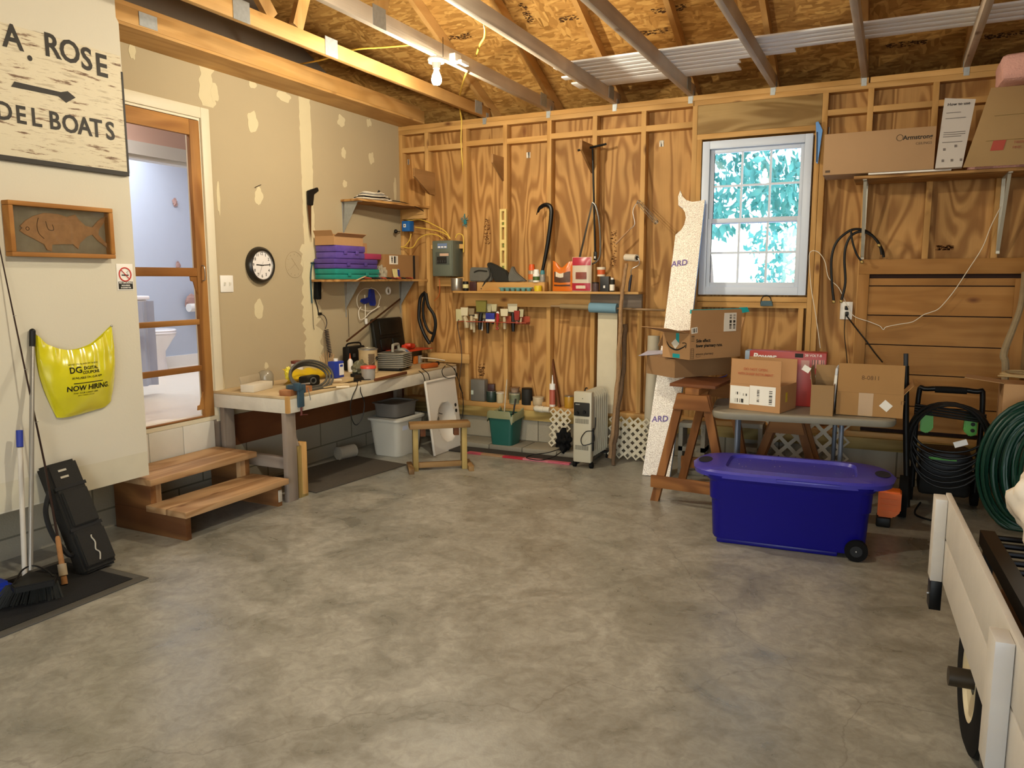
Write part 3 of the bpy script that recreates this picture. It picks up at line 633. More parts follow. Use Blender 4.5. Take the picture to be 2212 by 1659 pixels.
for ch, px, py, h in (('A', 28, 93, 50), ('.', 64, 118, 52), ('R', 113, 112, 48), ('O', 152, 124, 46), ('S', 188, 140, 46), ('E', 220, 154, 46), ('D', 10, 250, 38), ('E', 46, 258, 37), ('L', 79, 264, 37), ('B', 119, 271, 37), ('O', 153, 278, 37), ('A', 184, 283, 37), ('T', 209, 287, 37), ('S', 239, 293, 37)):
    q = P(px, py, 'x', -3.776); s = h*mpx(q)/.71
    text(ch, s, blk, SG, (q.x, q.y, q.z-s*.35), Y, Z, bold=.02*s, align='CENTER', th=.0008, sx=.9)
arrow = [(31, 176), (24, 187), (126, 208), (143, 222), (163, 211), (146, 197), (131, 199)]
MB().prism([P(a, b, 'x', -3.777) for a, b in arrow], (.0015, 0, 0)).build('painted_arrow', blk, SG)
# framed fish
q0, q1 = P(22, 492, 'x', -3.745), P(247, 503, 'x', -3.745); zt = P(130, 441, 'x', -3.745).z; zb = P(135, 556, 'x', -3.745).z
FR = thing('framed_fish', 'pressed brown fish in a shallow wooden frame under the sign', 'picture', (WXN, (q0.y+q1.y)/2, zb))
fw = wood('frame_wood', 'bd8a48', '9b6830', 'y', rings=2, knots=False); fr = .022
MB().bx(-3.799, -3.745, q0.y, q1.y, zt-fr, zt, .003).bx(-3.799, -3.745, q0.y, q1.y, zb, zb+fr, .003).bx(-3.799, -3.745, q0.y, q0.y+fr, zb+fr+.0003, zt-fr-.0003, .003).bx(-3.799, -3.745, q1.y-fr, q1.y, zb+fr+.0003, zt-fr-.0003, .003).build('frame', fw, FR)
MB().bx(-3.797, -3.79, q0.y+.01, q1.y-.01, zb+.01, zt-.01).build('backing', mat('grey_backing', '9a937c', .8, var=.2, vs_=20), FR)
fo = [(150,235),(190,195),(250,160),(330,137),(430,145),(500,168),(562,150),(590,190),(640,235),(690,245),(735,195),(790,160),(775,215),(740,262),(735,300),(805,375),(800,398),(730,345),(690,300),(650,315),(620,345),(600,362),(585,408),(545,372),(480,372),(390,376),(388,425),(352,415),(330,372),(250,330),(190,300),(148,270),(165,250)]
def cp2(a, b): return a/3.456, 420+b/3.456
fishm = mat('dried_fish', 'b5895a', .6, var=.35, vs_=30)
MB().prism([P(*cp2(a, b), 'x', -3.783) for a, b in fo], (-.007, 0, 0), .001).build('fish', fishm, FR)
e = P(*cp2(205, 255), 'x', -3.7825); MB().ring(e, X, .008, .0015, 16, 6).build('fish_eye', mat('dark_brown', '3c2a18'), FR)
MB().tube([P(*cp2(a, b), 'x', -3.7825) for a, b in ((285, 175), (275, 230), (290, 290), (330, 330))], .0015, 6, 4).tube([P(*cp2(a, b), 'x', -3.7825) for a, b in ((340, 200), (360, 260), (400, 265), (390, 225))], .0015, 6, 4).build('fish_gill_line', mat('dark_brown', '3c2a18'), FR)
MB().bx(-3.756, -3.754, q0.y+.015, q1.y-.015, zb+.015, zt-.015).build('glass_pane', glass, FR)
# no smoking notice
a, b = P(253, 600, 'x', -3.797), P(288, 600, 'x', -3.797); zt = P(268, 570, 'x', -3.797).z; zb = P(272, 627, 'x', -3.797).z; yc = (a.y+b.y)/2
NS = thing('no_smoking_notice', 'small no smoking notice with a red ring, right of the fish', 'sign', (WXN, yc, zb))
MB().bx(-3.799, -3.7975, a.y, b.y, zb, zt, .0006).build('card', white, NS)
hh = zt-zb; MB().bx(-3.7974, -3.7968, a.y+.006, b.y-.006, zb+.006, zb+hh*.33).build('black_band', ink, NS)
zc = zb+hh*.60; rr = (b.y-a.y)*.36
MB().ring((-3.7968, yc, zc), X, rr, rr*.10, 32, 6).beam((-3.7968, yc-rr*.68, zc+rr*.68), (-3.7968, yc+rr*.68, zc-rr*.68), .003, rr*.18, up=X).build('red_ring', mat('sign_red', 'c2332e', .5), NS)
MB().bx(-3.7972, -3.7966, yc-rr*.6, yc+rr*.6, zc-rr*.2, zc-rr*.02).tube([(-3.797, yc+rr*.5, zc+.004), (-3.797, yc+rr*.3, zc+rr*.3), (-3.797, yc+rr*.55, zc+rr*.5)], .001, 5, 4).build('cigarette', ink, NS)
for i, s_ in enumerate(('NO SMOKING', 'INCLUDING', 'E-CIGARETTES')): text(s_, .0135 if i == 0 else .010, white, NS, (-3.7966, yc, zb+hh*(.235-.085*i)), Y, Z, align='CENTER', th=.0003, bold=.0003, sx=.95)
# yellow shopping bag
def drape(o, ref_pts, off, par):
    inv = Matrix.LocRotScale(par.location, par.rotation_euler, None)
    for v in o.data.vertices:
        w_ = inv @ v.co; best = min(ref_pts, key=lambda q: (q.y-w_.y)**2+(q.z-w_.z)**2); w_.x = best.x+off+(.0004 if v.co.x > 0 else 0); v.co = inv.inverted() @ w_
topc = [P(a, b, 'x', -3.78) for a, b in ((79, 722), (104, 745), (130, 754), (152, 756), (176, 752), (200, 742), (222, 724), (243, 704))]
botc = [P(a, b, 'x', -3.77) for a, b in ((129, 903), (140, 903), (156, 900), (174, 896), (192, 891), (212, 885), (230, 879), (246, 866))]
topc, botc = spline(topc, 6), spline(botc, 6)
def lerp(a, b, t): return a+(b-a)*t
BGp = []
for r_ in range(49):
    v = r_/48; row = []
    for k, (t_, b_) in enumerate(zip(topc, botc)):
        u = k/(len(topc)-1); p = t_.lerp(b_, v)
        # left edge swings in then out, right edge bulges
        p.y += -.0*u + .03*math.sin(math.pi*v)*(u-.35) - .02*math.sin(math.pi*v)*(1-u)
        bul = math.sin(math.pi*u)**.6*math.sin(math.pi*min(1, v*.9+.08))**.7
        p.x = -3.792+.075*bul+.006*mnoise.noise(V(p.y*9, p.z*14, 3))+.006*math.sin(40*u+6*v)*(1-v)**2
        p.x = max(p.x, -3.796); row.append(p)
    BGp.append(row)
BG = thing('plastic_shopping_bag', 'yellow plastic shopping bag hung by its handles on the white wall', 'bag', (WXN, BGp[24][20].y, BGp[48][20].z))
ybag = mat('yellow_plastic_film', 'd8d01e', .25, var=.08, vs_=14, spec=.6); ybag.node_tree.nodes['Principled BSDF'].inputs['Transmission Weight'].default_value = .15
MB().sheet(BGp, .0008).build('front_panel', ybag, BG)
MB().sheet([[V(-3.7965, p.y, p.z) for p in r] for r in BGp], .0006).build('back_panel', ybag, BG)
MB().ball(BGp[0][0], .006).ball(BGp[0][-1], .006).build('nail_head', steel, BG)
refp = [p for r in BGp for p in r]
def bagtext(s, px, py, h, bold=0):
    q = P(px, py, 'x', -3.73); sz = h*mpx(q)/.7
    o = text(s, sz, ink, BG, (q.x, q.y, q.z-sz*.35), Y, Z, bold=bold, th=.0002, align='CENTER'); drape(o, refp, .0016, BG)
bagtext('DG', 162, 803, 13, .0008); bagtext('DIGITAL', 195, 795, 6.5, .0005); bagtext('COUPONS', 195, 804, 6, .0005); bagtext('AVAILABLE ON OUR APP', 187, 815, 4.4, .0002); bagtext('SAVINGS ON SAVINGS ON SAVINGS', 180, 786, 3)
bagtext('NOW HIRING.', 193, 838, 11, .0008); bagtext('FIND YOUR CAREER HERE', 186, 848, 3.4); bagtext('APPLY TODAY ONLINE', 186, 853, 2.6)
o = MB().bx(-3.73, -3.7296, P(157, 826, 'x', -3.73).y, P(222, 826, 'x', -3.73).y, P(190, 825, 'x', -3.73).z-.002, P(190, 825, 'x', -3.73).z+.002)
bmesh.ops.subdivide_edges(o.b, edges=list(o.b.edges), cuts=8, use_grid_fill=True); o = o.build('printed_rule', ink, BG); drape(o, refp, .0014, BG)
# ================================================================== corner by the boxed wall: mat, brooms, rod, case
MT = thing('rubber_mat', 'black rubber floor mat with grey edging under the brooms', 'mat', (-3.55, 1.9, 0))
MB().bx(-3.83, -3.30, 1.2, 2.44, .0005, .009).build('pile', mat('mat_pile', '080808', .95, var=.3, vs_=60, bump=.6, bs=200), MT)
MB().bx(-3.30, -3.245, 1.145, 2.49, .0005, .006, .001).bx(-3.87, -3.30, 2.44, 2.49, .0005, .006, .001).bx(-3.87, -3.83, 1.145, 2.44, .0005, .006, .001).build('border', mat('mat_border', '4c4a44', .8), MT)
# angled broom
b0 = P(66, 1232, 'z', .15); BR = thing('push_broom', 'angled black bristle broom with grey metal handle and black grip', 'broom', (b0.x, b0.y, 0))
g0, g1 = P(70, 748, 'x', -3.775), P(70, 716, 'x', -3.782)
MB().tube([b0, g0], .011, 12).build('handle', mat('grey_tube', '8f8c84', .35, .5), BR); MB().tube([g0, g1], .0145, 12).ball(g1, .0145).build('grip', black, BR)
hc = P(66, 1238, 'z', .13)
MB().prism([P(a, b, 'z', .13)+V(0, 0, 0) for a, b in ((22, 1262), (58, 1236), (74, 1234), (124, 1240), (118, 1252), (30, 1270))], (0, 0, -.03), .004).build('broom_head', black, BR)
bm = MB(); random.seed(3)
for k in range(150):
    u = (k % 50)/49+random.uniform(-.01, .01); lay = k//50
    a = P(24+98*u, 1268-20*u, 'z', .105)+V(-.018*lay, 0, 0); tgt = P(-6+146*u, 1318-26*u, 'z', .012)+V(-.03*lay, random.uniform(-.01, .01), random.uniform(0, .01))
    bm.beam(a, tgt, .0045, .0045)
bm.build('bristles', mat('bristle', '15150f', .7), BR)
MB().tube([P(30, 1262, 'z', .13), P(48, 1232, 'z', .16), P(72, 1222, 'z', .17), P(100, 1232, 'z', .15), P(116, 1246, 'z', .13)], .004, 8, 6).build('wire_guard', blackm, BR)
b0 = P(60, 1226, 'z', .10); DP = thing('dustpan_broom', 'white wooden pole with blue cap and a blue dustpan at its foot', 'broom', (b0.x, b0.y, 0))
g0, g1 = P(43, 966, 'x', -3.70), P(42, 930, 'x', -3.72)
MB().tube([b0+V(-.03, 0, -.05), g0], .012, 12).build('handle', mat('white_pole', 'c9c0b0', .5), DP); MB().tube([g0, g1], .0155, 12).build('cap', mat('blue_plastic', '1a2f8c', .4), DP)
a = P(2, 1290, 'z', .01)
MB().prism([a+V(-.16, -.20, .0), a+V(.02, -.16, .0), a+V(.03, .05, .0), a+V(-.10, .06, .0)], (0, 0, .07), .02).build('dustpan', mat('blue_plastic', '1a2f8c'), DP)
# fishing rod
r0, r1, r2, r3 = P(140, 1262, 'z', .012), P(124, 1158, 'x', -3.60), P(96, 1000, 'x', -3.68), P(0, 540, 'x', -3.78)
RD = thing('fishing_rod', 'dark thin fishing rod with cork handle leaning on the white wall', 'rod', (r0.x, r0.y, 0))
MB().tube([r0, r0.lerp(r1, .95), r1], [.014, .012, .008], 12).build('cork_handle', mat('cork', '9a6c3e', .9, var=.25, vs_=60), RD)
MB().tube([r0.lerp(r1, .18), r0.lerp(r1, .42)], .020, 12).build('reel_seat', mat('cream_tape', 'a8977a', .7), RD)
MB().tube([r1, r2, r3, V(r3.x, r3.y+(r3.y-r2.y)*.4, r3.z+(r3.z-r2.z)*.4)], [.006, .005, .003, .002], 8).build('blank', mat('rod_blank', '2c1a14', .3), RD)
for k in (.2, .45, .7): MB().ring(r2.lerp(r3, k)+V(.01, 0, 0), (r3-r2), .006, .0012, 12, 5).build('line_guide', steel, RD)
# black case
c = [P(188, 1240, 'z', .02), P(255, 1213, 'z', .02)]; tl, tr_ = P(98, 1006, 'x', -3.72), P(164, 988, 'x', -3.72)
CS = thing('carry_case', 'black padded carrying case leaning against the wall beside the step', 'case', (c[0].x-.1, c[0].y, 0))
nf = (c[1]-c[0]).cross(tl-c[0]).normalized(); nf = nf if nf.x > 0 else -nf; fab = mat('black_fabric', '1b1914', .85, var=.15, vs_=30, bump=.3, bs=120)
MB().prism([c[0], c[1], tr_, tl], -nf*.085, .012).build('body', fab, CS)
def onc(u, v, o=0): return c[0].lerp(c[1], u).lerp(tl.lerp(tr_, u), v)+nf*o
MB().prism([onc(.04, .05), onc(.96, .05), onc(.96, .36), onc(.04, .36)], nf*.015, .006).build('pocket', fab, CS)
MB().prism([onc(.1, .42), onc(.92, .42), onc(.92, .74), onc(.1, .74)], nf*.018, .006).build('pocket', fab, CS)
for v in (.385, .76): MB().prism([onc(0, v), onc(1, v), onc(1, v+.03), onc(0, v+.03)], nf*.004).build('strap', mat('webbing', '111111', .8), CS)
MB().tube([onc(0, .78, -.04), onc(-.28, .62, -.05), onc(-.36, .42, -.04), onc(-.2, .22, -.03), onc(0, .2, -.04)], .012, 8, 8).build('shoulder_strap', mat('webbing', '111111'), CS)
ut = (tl-c[0]).normalized(); rt_ = (c[1]-c[0]).normalized(); silv = mat('silver_thread', 'b5ae9c', .6)
for v in (.855, .915): MB().prism([onc(.30, v), onc(.56, v), onc(.56, v+.018), onc(.30, v+.018)], nf*.002).build('emblem_bar', silv, CS)
MB().tube([onc(.45, .08, .017), onc(.52, .14, .017), onc(.44, .18, .017), onc(.5, .24, .017), onc(.45, .29, .017), onc(.47, .31, .017)], .0035, 6, 6).build('script_emblem', silv, CS)
# ================================================================== wooden steps
ST = thing('wooden_steps', 'two-tread wooden steps below the screen door', 'steps', (-3.8, 3.35, 0))
sw = stepwood('y'); stepside = lambda ax: wood('stained_step', '8a5e34', '603a1c', ax, rings=3, dark='3c1e0c')
for nm, x0, x1, z1 in (('tread', -4.13, -3.945, .335), ('tread', -3.94, -3.755, .335), ('tread', -3.81, -3.65, .180), ('tread', -3.645, -3.485, .180)):
    MB().bx(x0, x1, 2.935, 3.765, z1-.037, z1, .004).build(nm, sw, ST)
MB().bx(-4.12, -3.525, 2.965, 3.003, .0, .142, .002).bx(-4.12, -3.80, 2.965, 3.003, .1425, .297, .002).build('side_board', stepside('x'), ST)
MB().bx(-4.12, -3.525, 3.70, 3.738, .0, .142, .002).bx(-4.12, -3.80, 3.70, 3.738, .1425, .297, .002).build('side_board', stepside('x'), ST)
MB().bx(-3.84, -3.802, 3.003, 3.04, .143, .297).bx(-3.84, -3.802, 3.66, 3.70, .143, .297).build('corner_block', stepwood('z'), ST)
bt = MB().bx(-3.524, -3.520, 3.701, 3.735, .03, .11, .002); bt.build('sticker', mat('sticker', 'b8b0a0', .6), ST)
# ================================================================== clock, saw, brush on the left wall
c0 = P(566, 573, 'x', XL+.03); rr = .135
CL = thing('wall_clock', 'round black rimmed wall clock with white face showing a quarter to three', 'clock', (XL, c0.y, c0.z-rr))
cy, cz = c0.y, c0.z
MB().lathe((XL+.001, cy, cz), [(rr*.98, 0), (rr, .01), (rr*.97, .03), (rr*.86, .045), (rr*.78, .042), (rr*.76, .034)], 48, X, cap=False).build('rim', mat('clock_rim', '1f1c17', .3), CL)
MB().cyl((XL+.002, cy, cz), (XL+.028, cy, cz), rr*.8, n=48).build('dial', mat('clock_dial', 'e4dfdc', .5, var=0), CL)
MB().ring((XL+.036, cy, cz), X, rr*.77, .003, 48, 6).build('chrome_ring', steel, CL)
for k in range(1, 13):
    a = R(30*k); text(str(k), .030, ink, CL, (XL+.0285, cy+rr*.60*math.sin(a), cz+rr*.60*math.cos(a)-.0125), Y, Z, align='CENTER', th=.0003, bold=.0004)
for ang, ln, wd, nm in ((88-2, .085, .006, 'minute_hand'), (-90+4, .055, .007, 'hour_hand')):
    a = R(ang); MB().beam((XL+.031, cy-.015*math.sin(a), cz-.015*math.cos(a)), (XL+.031, cy+ln*math.sin(a), cz+ln*math.cos(a)), wd, .0015, up=X).build(nm, ink, CL)
a = R(205); MB().beam((XL+.0335, cy-.03*math.sin(a), cz-.03*math.cos(a)), (XL+.0335, cy+.08*math.sin(a), cz+.08*math.cos(a)), .0015, .001, up=X).build('second_hand', mat('grey_hand', '777777'), CL)
def LW(px, py, o=.01): return P(px, py, 'x', XL+o)
# hand saw
SW = thing('hand_saw', 'small black handled keyhole saw hanging on the drywall above the brush', 'saw', LW(672, 523, 0))
MB().prism([LW(a, b) for a, b in ((662, 412), (683, 405), (685, 413), (675, 420), (673, 444), (663, 443))], (.02, 0, 0), .003).build('handle', black, SW)
MB().prism([LW(a, b, .018) for a, b in ((664, 443), (672, 443), (672, 523))], (.002, 0, 0)).build('blade', mat('rusty_steel', '5a3a22', .5, .6), SW)
# wall brush / trimmer with teal frame and coiled cord
TG = thing('hand_brush', 'teal framed tool with a black brush pad hanging by the light switch seam', 'tool', LW(686, 650, 0))
MB().tube([LW(674, 570), LW(671, 600), LW(674, 655)], .006, 8, 4).tube([LW(678, 568), LW(684, 600), LW(688, 612)], .006, 8, 4).tube([LW(672, 568), LW(681, 568)], .006, 8).build('frame', mat('teal_metal', '2c4a52', .4), TG)
MB().box(LW(686, 627, .03), (.045, .05, .145), Euler((R(-4), 0, 0)).to_matrix(), .008).build('brush_pad', rubber, TG)
MB().tube([LW(680, 646), LW(686, 665), LW(688, 678)], .004, 8, 4).build('stem', blackm, TG)
OT = thing('wall_outlet', 'narrow outlet on the compound strip under the brush', 'outlet', LW(688, 680, 0))
MB().box(LW(687, 676, .003), (.005, .03, .075)).build('plate', mud, OT)
coil = [LW(689, 677, .02), LW(701, 683, .03), LW(706, 697, .03), LW(703, 710, .03)]
p0, p1 = LW(705, 712, .035), LW(714, 772, .06); n = 240
coil += [p0.lerp(p1, k/n)+V(.015*math.cos(k/n*2*math.pi*17), .017*math.sin(k/n*2*math.pi*17), 0) for k in range(n)]
CC = thing('coiled_cable', 'black coiled power cord dropping from the wall outlet to the bench', 'cord', p1)
MB().tube(coil[:4], .0035, 6, 6).tube(coil[4:], .0032, 6).build('cord', mat('cord_black', '1d1216', .4), CC); MB().box(LW(691, 678, .016), (.025, .03, .022), None, .004).build('plug', black, CC)
# thin wires fastened to the wall and a hanging string
for pts, lb in (([LW(675, 655), LW(677, 700), LW(679, 712)], 'thin bent wire on the compound strip'), ([LW(752, 668), LW(753, 700), LW(754, 728)], 'thin string hanging from the shelf bracket')):
    cable('hanging_wire', pts, .0018, blackm, lb, 'wire')
for px, py in ((552, 404),): 
    tag(MB().tube([LW(px, py+2, 0), LW(px, py, .012), LW(px+12, py-5, .014)], .0022, 6).build('wall_nail', blackm), 'bent nail left in a compound patch above the clock', 'nail')
# ================================================================== corner shelves on the left wall
shz = 2.135; sy = LW(737, 418).y-.0
US = thing('corner_shelf', 'upper plywood corner shelf with a stack of cables on it', 'shelf', (-4.0, 5.6, shz-.018))
fl = P(740, 421, 'z', shz-.01); fr2 = P(925, 438, 'y', 6.118)
MB().prism([(XL+.001, LW(735, 417, 0).y, shz-.018), (-3.97, LW(735, 417, 0).y-.02, shz-.018), (-3.86, 5.9, shz-.018), (-3.84, 6.118, shz-.018), (XL+.001, 6.118, shz-.018)], (0, 0, .018), .001).build('board', ply('y'), US)
MB().bx(-4.12, -3.862, 6.075, 6.117, shz-.11, shz-.0185, .002).build('support_block', pine('x'), US)
def bracket(parent, y, ztop, ln=.25, hh=.3, m=galv):
    MB().prism([(XL+.001, y-.01, ztop), (XL+.001, y+.01, ztop), (XL+ln, y+.01, ztop), (XL+ln, y-.01, ztop)], (0, 0, -.003)).prism([(XL+.001, y-.012, ztop-.003), (XL+.001, y+.012, ztop-.003), (XL+.001, y+.004, ztop-hh), (XL+.001, y-.004, ztop-hh)], (.004, 0, 0)).prism([(XL+.02, y-.001, ztop-.003), (XL+ln*.8, y-.001, ztop-.003), (XL+.006, y-.001, ztop-hh*.75)], (0, .002, 0)).build('bracket', m, parent)
yb1 = LW(742, 450, .01).y; bracket(US, yb1, shz-.0185, .2, .34)
lz = 1.475; yl0 = LW(724, 604, .2).y
LS = thing('corner_shelf', 'lower corner shelf loaded with plastic cases and a shipping box', 'shelf', (-4.0, 5.5, lz-.018))
ylL = P(722, 604, 'x', -3.93).y
MB().prism([(XL+.001, ylL, lz-.018), (-3.93, ylL, lz-.018), (-3.93, 5.85, lz-.018), (-3.875, 6.0, lz-.018), (-3.873, 6.117, lz-.018), (XL+.001, 6.117, lz-.018)], (0, 0, .018), .001).build('board', ply('y'), LS)
bracket(LS, LW(748, 640, .01).y, lz-.0185, .2, .30); bracket(LS, LW(866, 640, .01).y, lz-.0185, .2, .30)
# cables on the upper shelf
CB = thing('cable_bundle', 'coiled white and black cables heaped on the upper corner shelf', 'cables', (-4.02, 5.6, shz))
cb = P(812, 408, 'x', -4.0)
for k, (m_, nm) in enumerate(((whitecord, 'white_coil'), (black, 'black_coil'), (whitecord, 'white_coil'), (mat('grey_cord', '8b8a86'), 'grey_coil'), (whitecord, 'white_coil'))):
    m = MB(); 
    for j in range(4):
        R0 = .10-.012*k+.01*j; pts = [V(-4.04+R0*.9*math.cos(a)*.9, cb.y+R0*1.3*math.sin(a+j), shz+.008+.013*k+.004*math.sin(3*a+j)+.003*j) for a in [2*math.pi*i/24 for i in range(24)]]
        m.tube(pts+[pts[0]], .005, 6)
    m.build(nm, m_, CB)
MB().tube([V(-3.98, cb.y+.1, shz+.02), V(-3.9, cb.y+.25, shz+.01), V(-3.86, cb.y+.4, shz-.02), V(-3.845, cb.y+.5, shz-.05)], .004, 6, 6).build('loose_end', black, CB)
MB().tube([V(-4.02, cb.y+.04, shz+.06), V(-4.0, cb.y+.05, shz+.095)], .009, 8).build('plug', black, CB)
# plastic cases, measured on the plane of the shelf front
def case(x1, x2, y1, y2, m, lb, dep=.22, front=-3.945, nm='storage_case', hd=None):
    a, b = P(x1, (y1+y2)/2, 'x', front), P(x2, (y1+y2)/2, 'x', front); zt = P((x1+x2)/2, y1, 'x', front).z; zb = P((x1+x2)/2, y2, 'x', front).z
    return a.y, b.y, zb, zt
purp = mat('purple_translucent', '5c479a', .25, var=.25, vs_=14, trans=.25); tealp = mat('teal_translucent', '1f9488', .25, var=.25, vs_=14, trans=.25)
zz = lz+.0005
y0, y1, _, _ = case(724, 819, 578, 602, None, ''); y1 -= .0
def plastic_case(y0, y1, z0, z1, m, lb, x0=-4.15, x1=-3.945, grp=None):
    t = thing('storage_case', lb, 'case', ((x0+x1)/2, (y0+y1)/2, z0))
    zm_ = (z0+z1)/2
    MB().bx(x0, x1, y0, y1, z0, zm_-.001, .008).build('tray', m, t); MB().bx(x0-.0, x1+.003, y0-.003, y1+.003, zm_, z1, .008).build('lid', m, t)
    for f in (.3, .7): yy = y0+(y1-y0)*f; MB().bx(x1+.0035, x1+.009, yy-.02, yy+.02, zm_-.018, zm_+.012, .002).build('latch', m, t)
    return t
def zf(py, px=770, x=-3.945): return P(px, py, 'x', x).z
z1_, z2_, z3_, z4_ = lz+.0005, lz+.085, lz+.165, lz+.27
plastic_case(y0, y1, z1_, z2_, tealp, 'teal plastic organiser case at the bottom of the stack on the lower shelf')
plastic_case(y0-.005, y1-.02, z2_+.001, z3_, purp, 'wide purple plastic case lying on the teal case')
y2 = P(787, 540, 'x', -3.95).y
plastic_case(y0+.02, y2, z3_+.001, z4_, mat('purple_bin', '644fa8', .25, var=.3, vs_=18, trans=.2), 'smaller purple plastic box under the open carton')
def carton(name, label, loc, rz, w, d, h, flaps=(), m=card, th=.004, cat='box', closed=False, group=None, tape=True):
    """cardboard box: w along local x, d along local y, bottom centre at loc; flaps: (side, length, angle from vertical outwards)"""
    t = lthing(name, label, cat, loc, rz, group=group)
    b = MB(); b.bx(-w/2, w/2, -d/2, -d/2+th, 0, h).bx(-w/2, w/2, d/2-th, d/2, 0, h).bx(-w/2, -w/2+th, -d/2+th, d/2-th, 0, h).bx(w/2-th, w/2, -d/2+th, d/2-th, 0, h).bx(-w/2+th, w/2-th, -d/2+th, d/2-th, 0, th)
    if closed: b.bx(-w/2+th, w/2-th, -d/2+th, d/2-th, h-th, h)
    b.build('box_body', m, t)
    for sd, ln, an in flaps:
        a = R(an); s_, c_ = math.sin(a), math.cos(a)
        if sd in 'fb':
            q = -1 if sd == 'f' else 1; y = q*(d/2-th/2); M = MB()
            M.prism([(-w/2+.002, y-q*th/2, h+.0005), (w/2-.002, y-q*th/2, h+.0005), (w/2-.004, y-q*th/2+q*ln*s_, h+ln*c_), (-w/2+.004, y-q*th/2+q*ln*s_, h+ln*c_)], (0, q*th*c_*.9, -th*s_*.9 if abs(s_) > .1 else 0))
        else:
            q = -1 if sd == 'l' else 1; x = q*(w/2-th/2); M = MB()
            M.prism([(x-q*th/2, -d/2+.002, h+.0005), (x-q*th/2, d/2-.002, h+.0005), (x-q*th/2+q*ln*s_, d/2-.004, h+ln*c_), (x-q*th/2+q*ln*s_, -d/2+.004, h+ln*c_)], (q*th*c_*.9, 0, -th*s_*.9 if abs(s_) > .1 else 0))
        M.build('flap', m, t)
    return t
PI2 = R(90)
ctl = carton('cardboard_box', 'open cardboard carton on top of the purple boxes', (-4.05, (y0+y2)/2+.0, z4_+.0005), PI2, y2-y0-.02, .19, .07, (('f', .05, 60), ('b', .06, -70), ('l', .05, 30)), card)
y3 = P(813, 560, 'x', -4.0).y
RB = thing('craft_tray', 'raspberry red plastic tray beside the purple boxes', 'tray', (-4.05, (y2+y3)/2, z3_+.001))
MB().bx(-4.14, -3.96, y2+.012, y3+.02, z3_+.002, z3_+.05, .006).build('tray', mat('raspberry', '9c3558', .4), RB)
carton('cardboard_box', 'small upright cardboard box behind the red tray', (-4.10, (y2+y3)/2+.03, z3_+.051), PI2, .10, .06, .09, (), card, closed=True)
yb0, yb1_ = P(826, 570, 'x', -3.97).y, P(885, 570, 'x', -3.97).y
ship = carton('shipping_box', 'brown shipping box with white address label and black tape on the lower shelf', (-4.05, (yb0+6.09)/2, lz+.0005), PI2, 6.08-yb0, .2, .215, (), mat('cardboard_ship', '9a7246', .8, var=.06, vs_=6), closed=True)
wS = 6.08-yb0
def front_label(t, x0, x1, z0, z1, d, m, nm='label', lines=0, hh=.0006):
    MB().bx(x0, x1, -d-.0012, -d-.0004, z0, z1).build(nm, m, t)
front_label(ship, -wS/2+.07, -wS/2+.20, .13, .205, .1, paper, 'address_label'); front_label(ship, -wS/2+.10, -wS/2+.12, .135, .20, .1005, barcode('barcode_v', ax=2), 'barcode'); front_label(ship, -wS/2+.14, -wS/2+.18, .14, .20, .1005, barcode('tag_print'), 'print')
front_label(ship, -wS/2+.17, -wS/2+.215, .03, .09, .1, paper, 'barcode_label'); front_label(ship, -wS/2+.175, -wS/2+.21, .035, .085, .1005, barcode('barcode_x', ax=0), 'barcode')
front_label(ship, wS/2-.10, wS/2-.065, .001, .214, .1, mat('black_tape', '1c1f24', .4), 'tape')
PB = thing('plastic_bag', 'crumpled clear plastic bag of small parts before the shipping box', 'bag', (-3.96, yb0, lz))
MB().ball((-3.965, yb0-.02, lz+.055), .055, (.7, .9, 1.0), 4, .7).build('film', mat('clear_film', 'b8ae98', .3, trans=.3, var=.2), PB)
q = P(855, 585, 'x', -3.94); PK = thing('seed_packet', 'small yellow packet with blue corner leaning on the shipping box', 'packet', (q.x, q.y, lz))
MB().box((-3.93, q.y-.02, lz+.048), (.006, .07, .085), Euler((0, R(-12), 0)).to_matrix()).build('packet', mat('pale_yellow', 'cfc48a', .6, var=.3, vs_=30), PK); MB().box((-3.928, q.y+.025, lz+.056), (.006, .03, .06), Euler((R(-12), R(-12), 0)).to_matrix()).build('blue_packet', mat('navy_print', '2c2f78', .5), PK)
# tools laid along the shelf edge
random.seed(11); k = 0
for i in range(13):
    u = i/12; yy = P(790+95*u, 603, 'x', -3.93).y; 
    mm = (mat('red_grip', 'a8402c', .4), black, black, mat('dark_red', '5e1f18', .4))[i % 4]
    if abs(yy-LW(866, 640, .01).y) < .0: continue
    t = thing('hand_tool', ('pliers', 'screwdriver', 'cutter', 'side cutters')[i % 4]+' with '+('red', 'black', 'black', 'dark red')[i % 4]+' handle jutting over the edge of the lower shelf', 'tool', (-3.92, yy, lz), group='small hand tools along the lower shelf edge')
    an = random.uniform(-.5, .5); d = V(math.cos(an), math.sin(an), .05)
    p_ = V(-3.945, yy, lz+.010)
    MB().tube([p_, p_+d*.035, p_+d*.075+V(0, 0, -.006)], [.006, .0075, .005], 8).build('handle', mm, t); MB().tube([p_-d*.022, p_], [.002, .004], 6).build('jaw', steel, t)
    t['label'] = t['label']
tag(MB().beam(P(771, 608, 'x', -3.90)+V(0, 0, .012), P(790, 599, 'x', -3.93)+V(0, 0, .01), .014, .004).build('wooden_stick', mat('craft_stick', 'd9b98a', .6)), 'flat pale craft sticks poking over the lower shelf edge', 'stick')
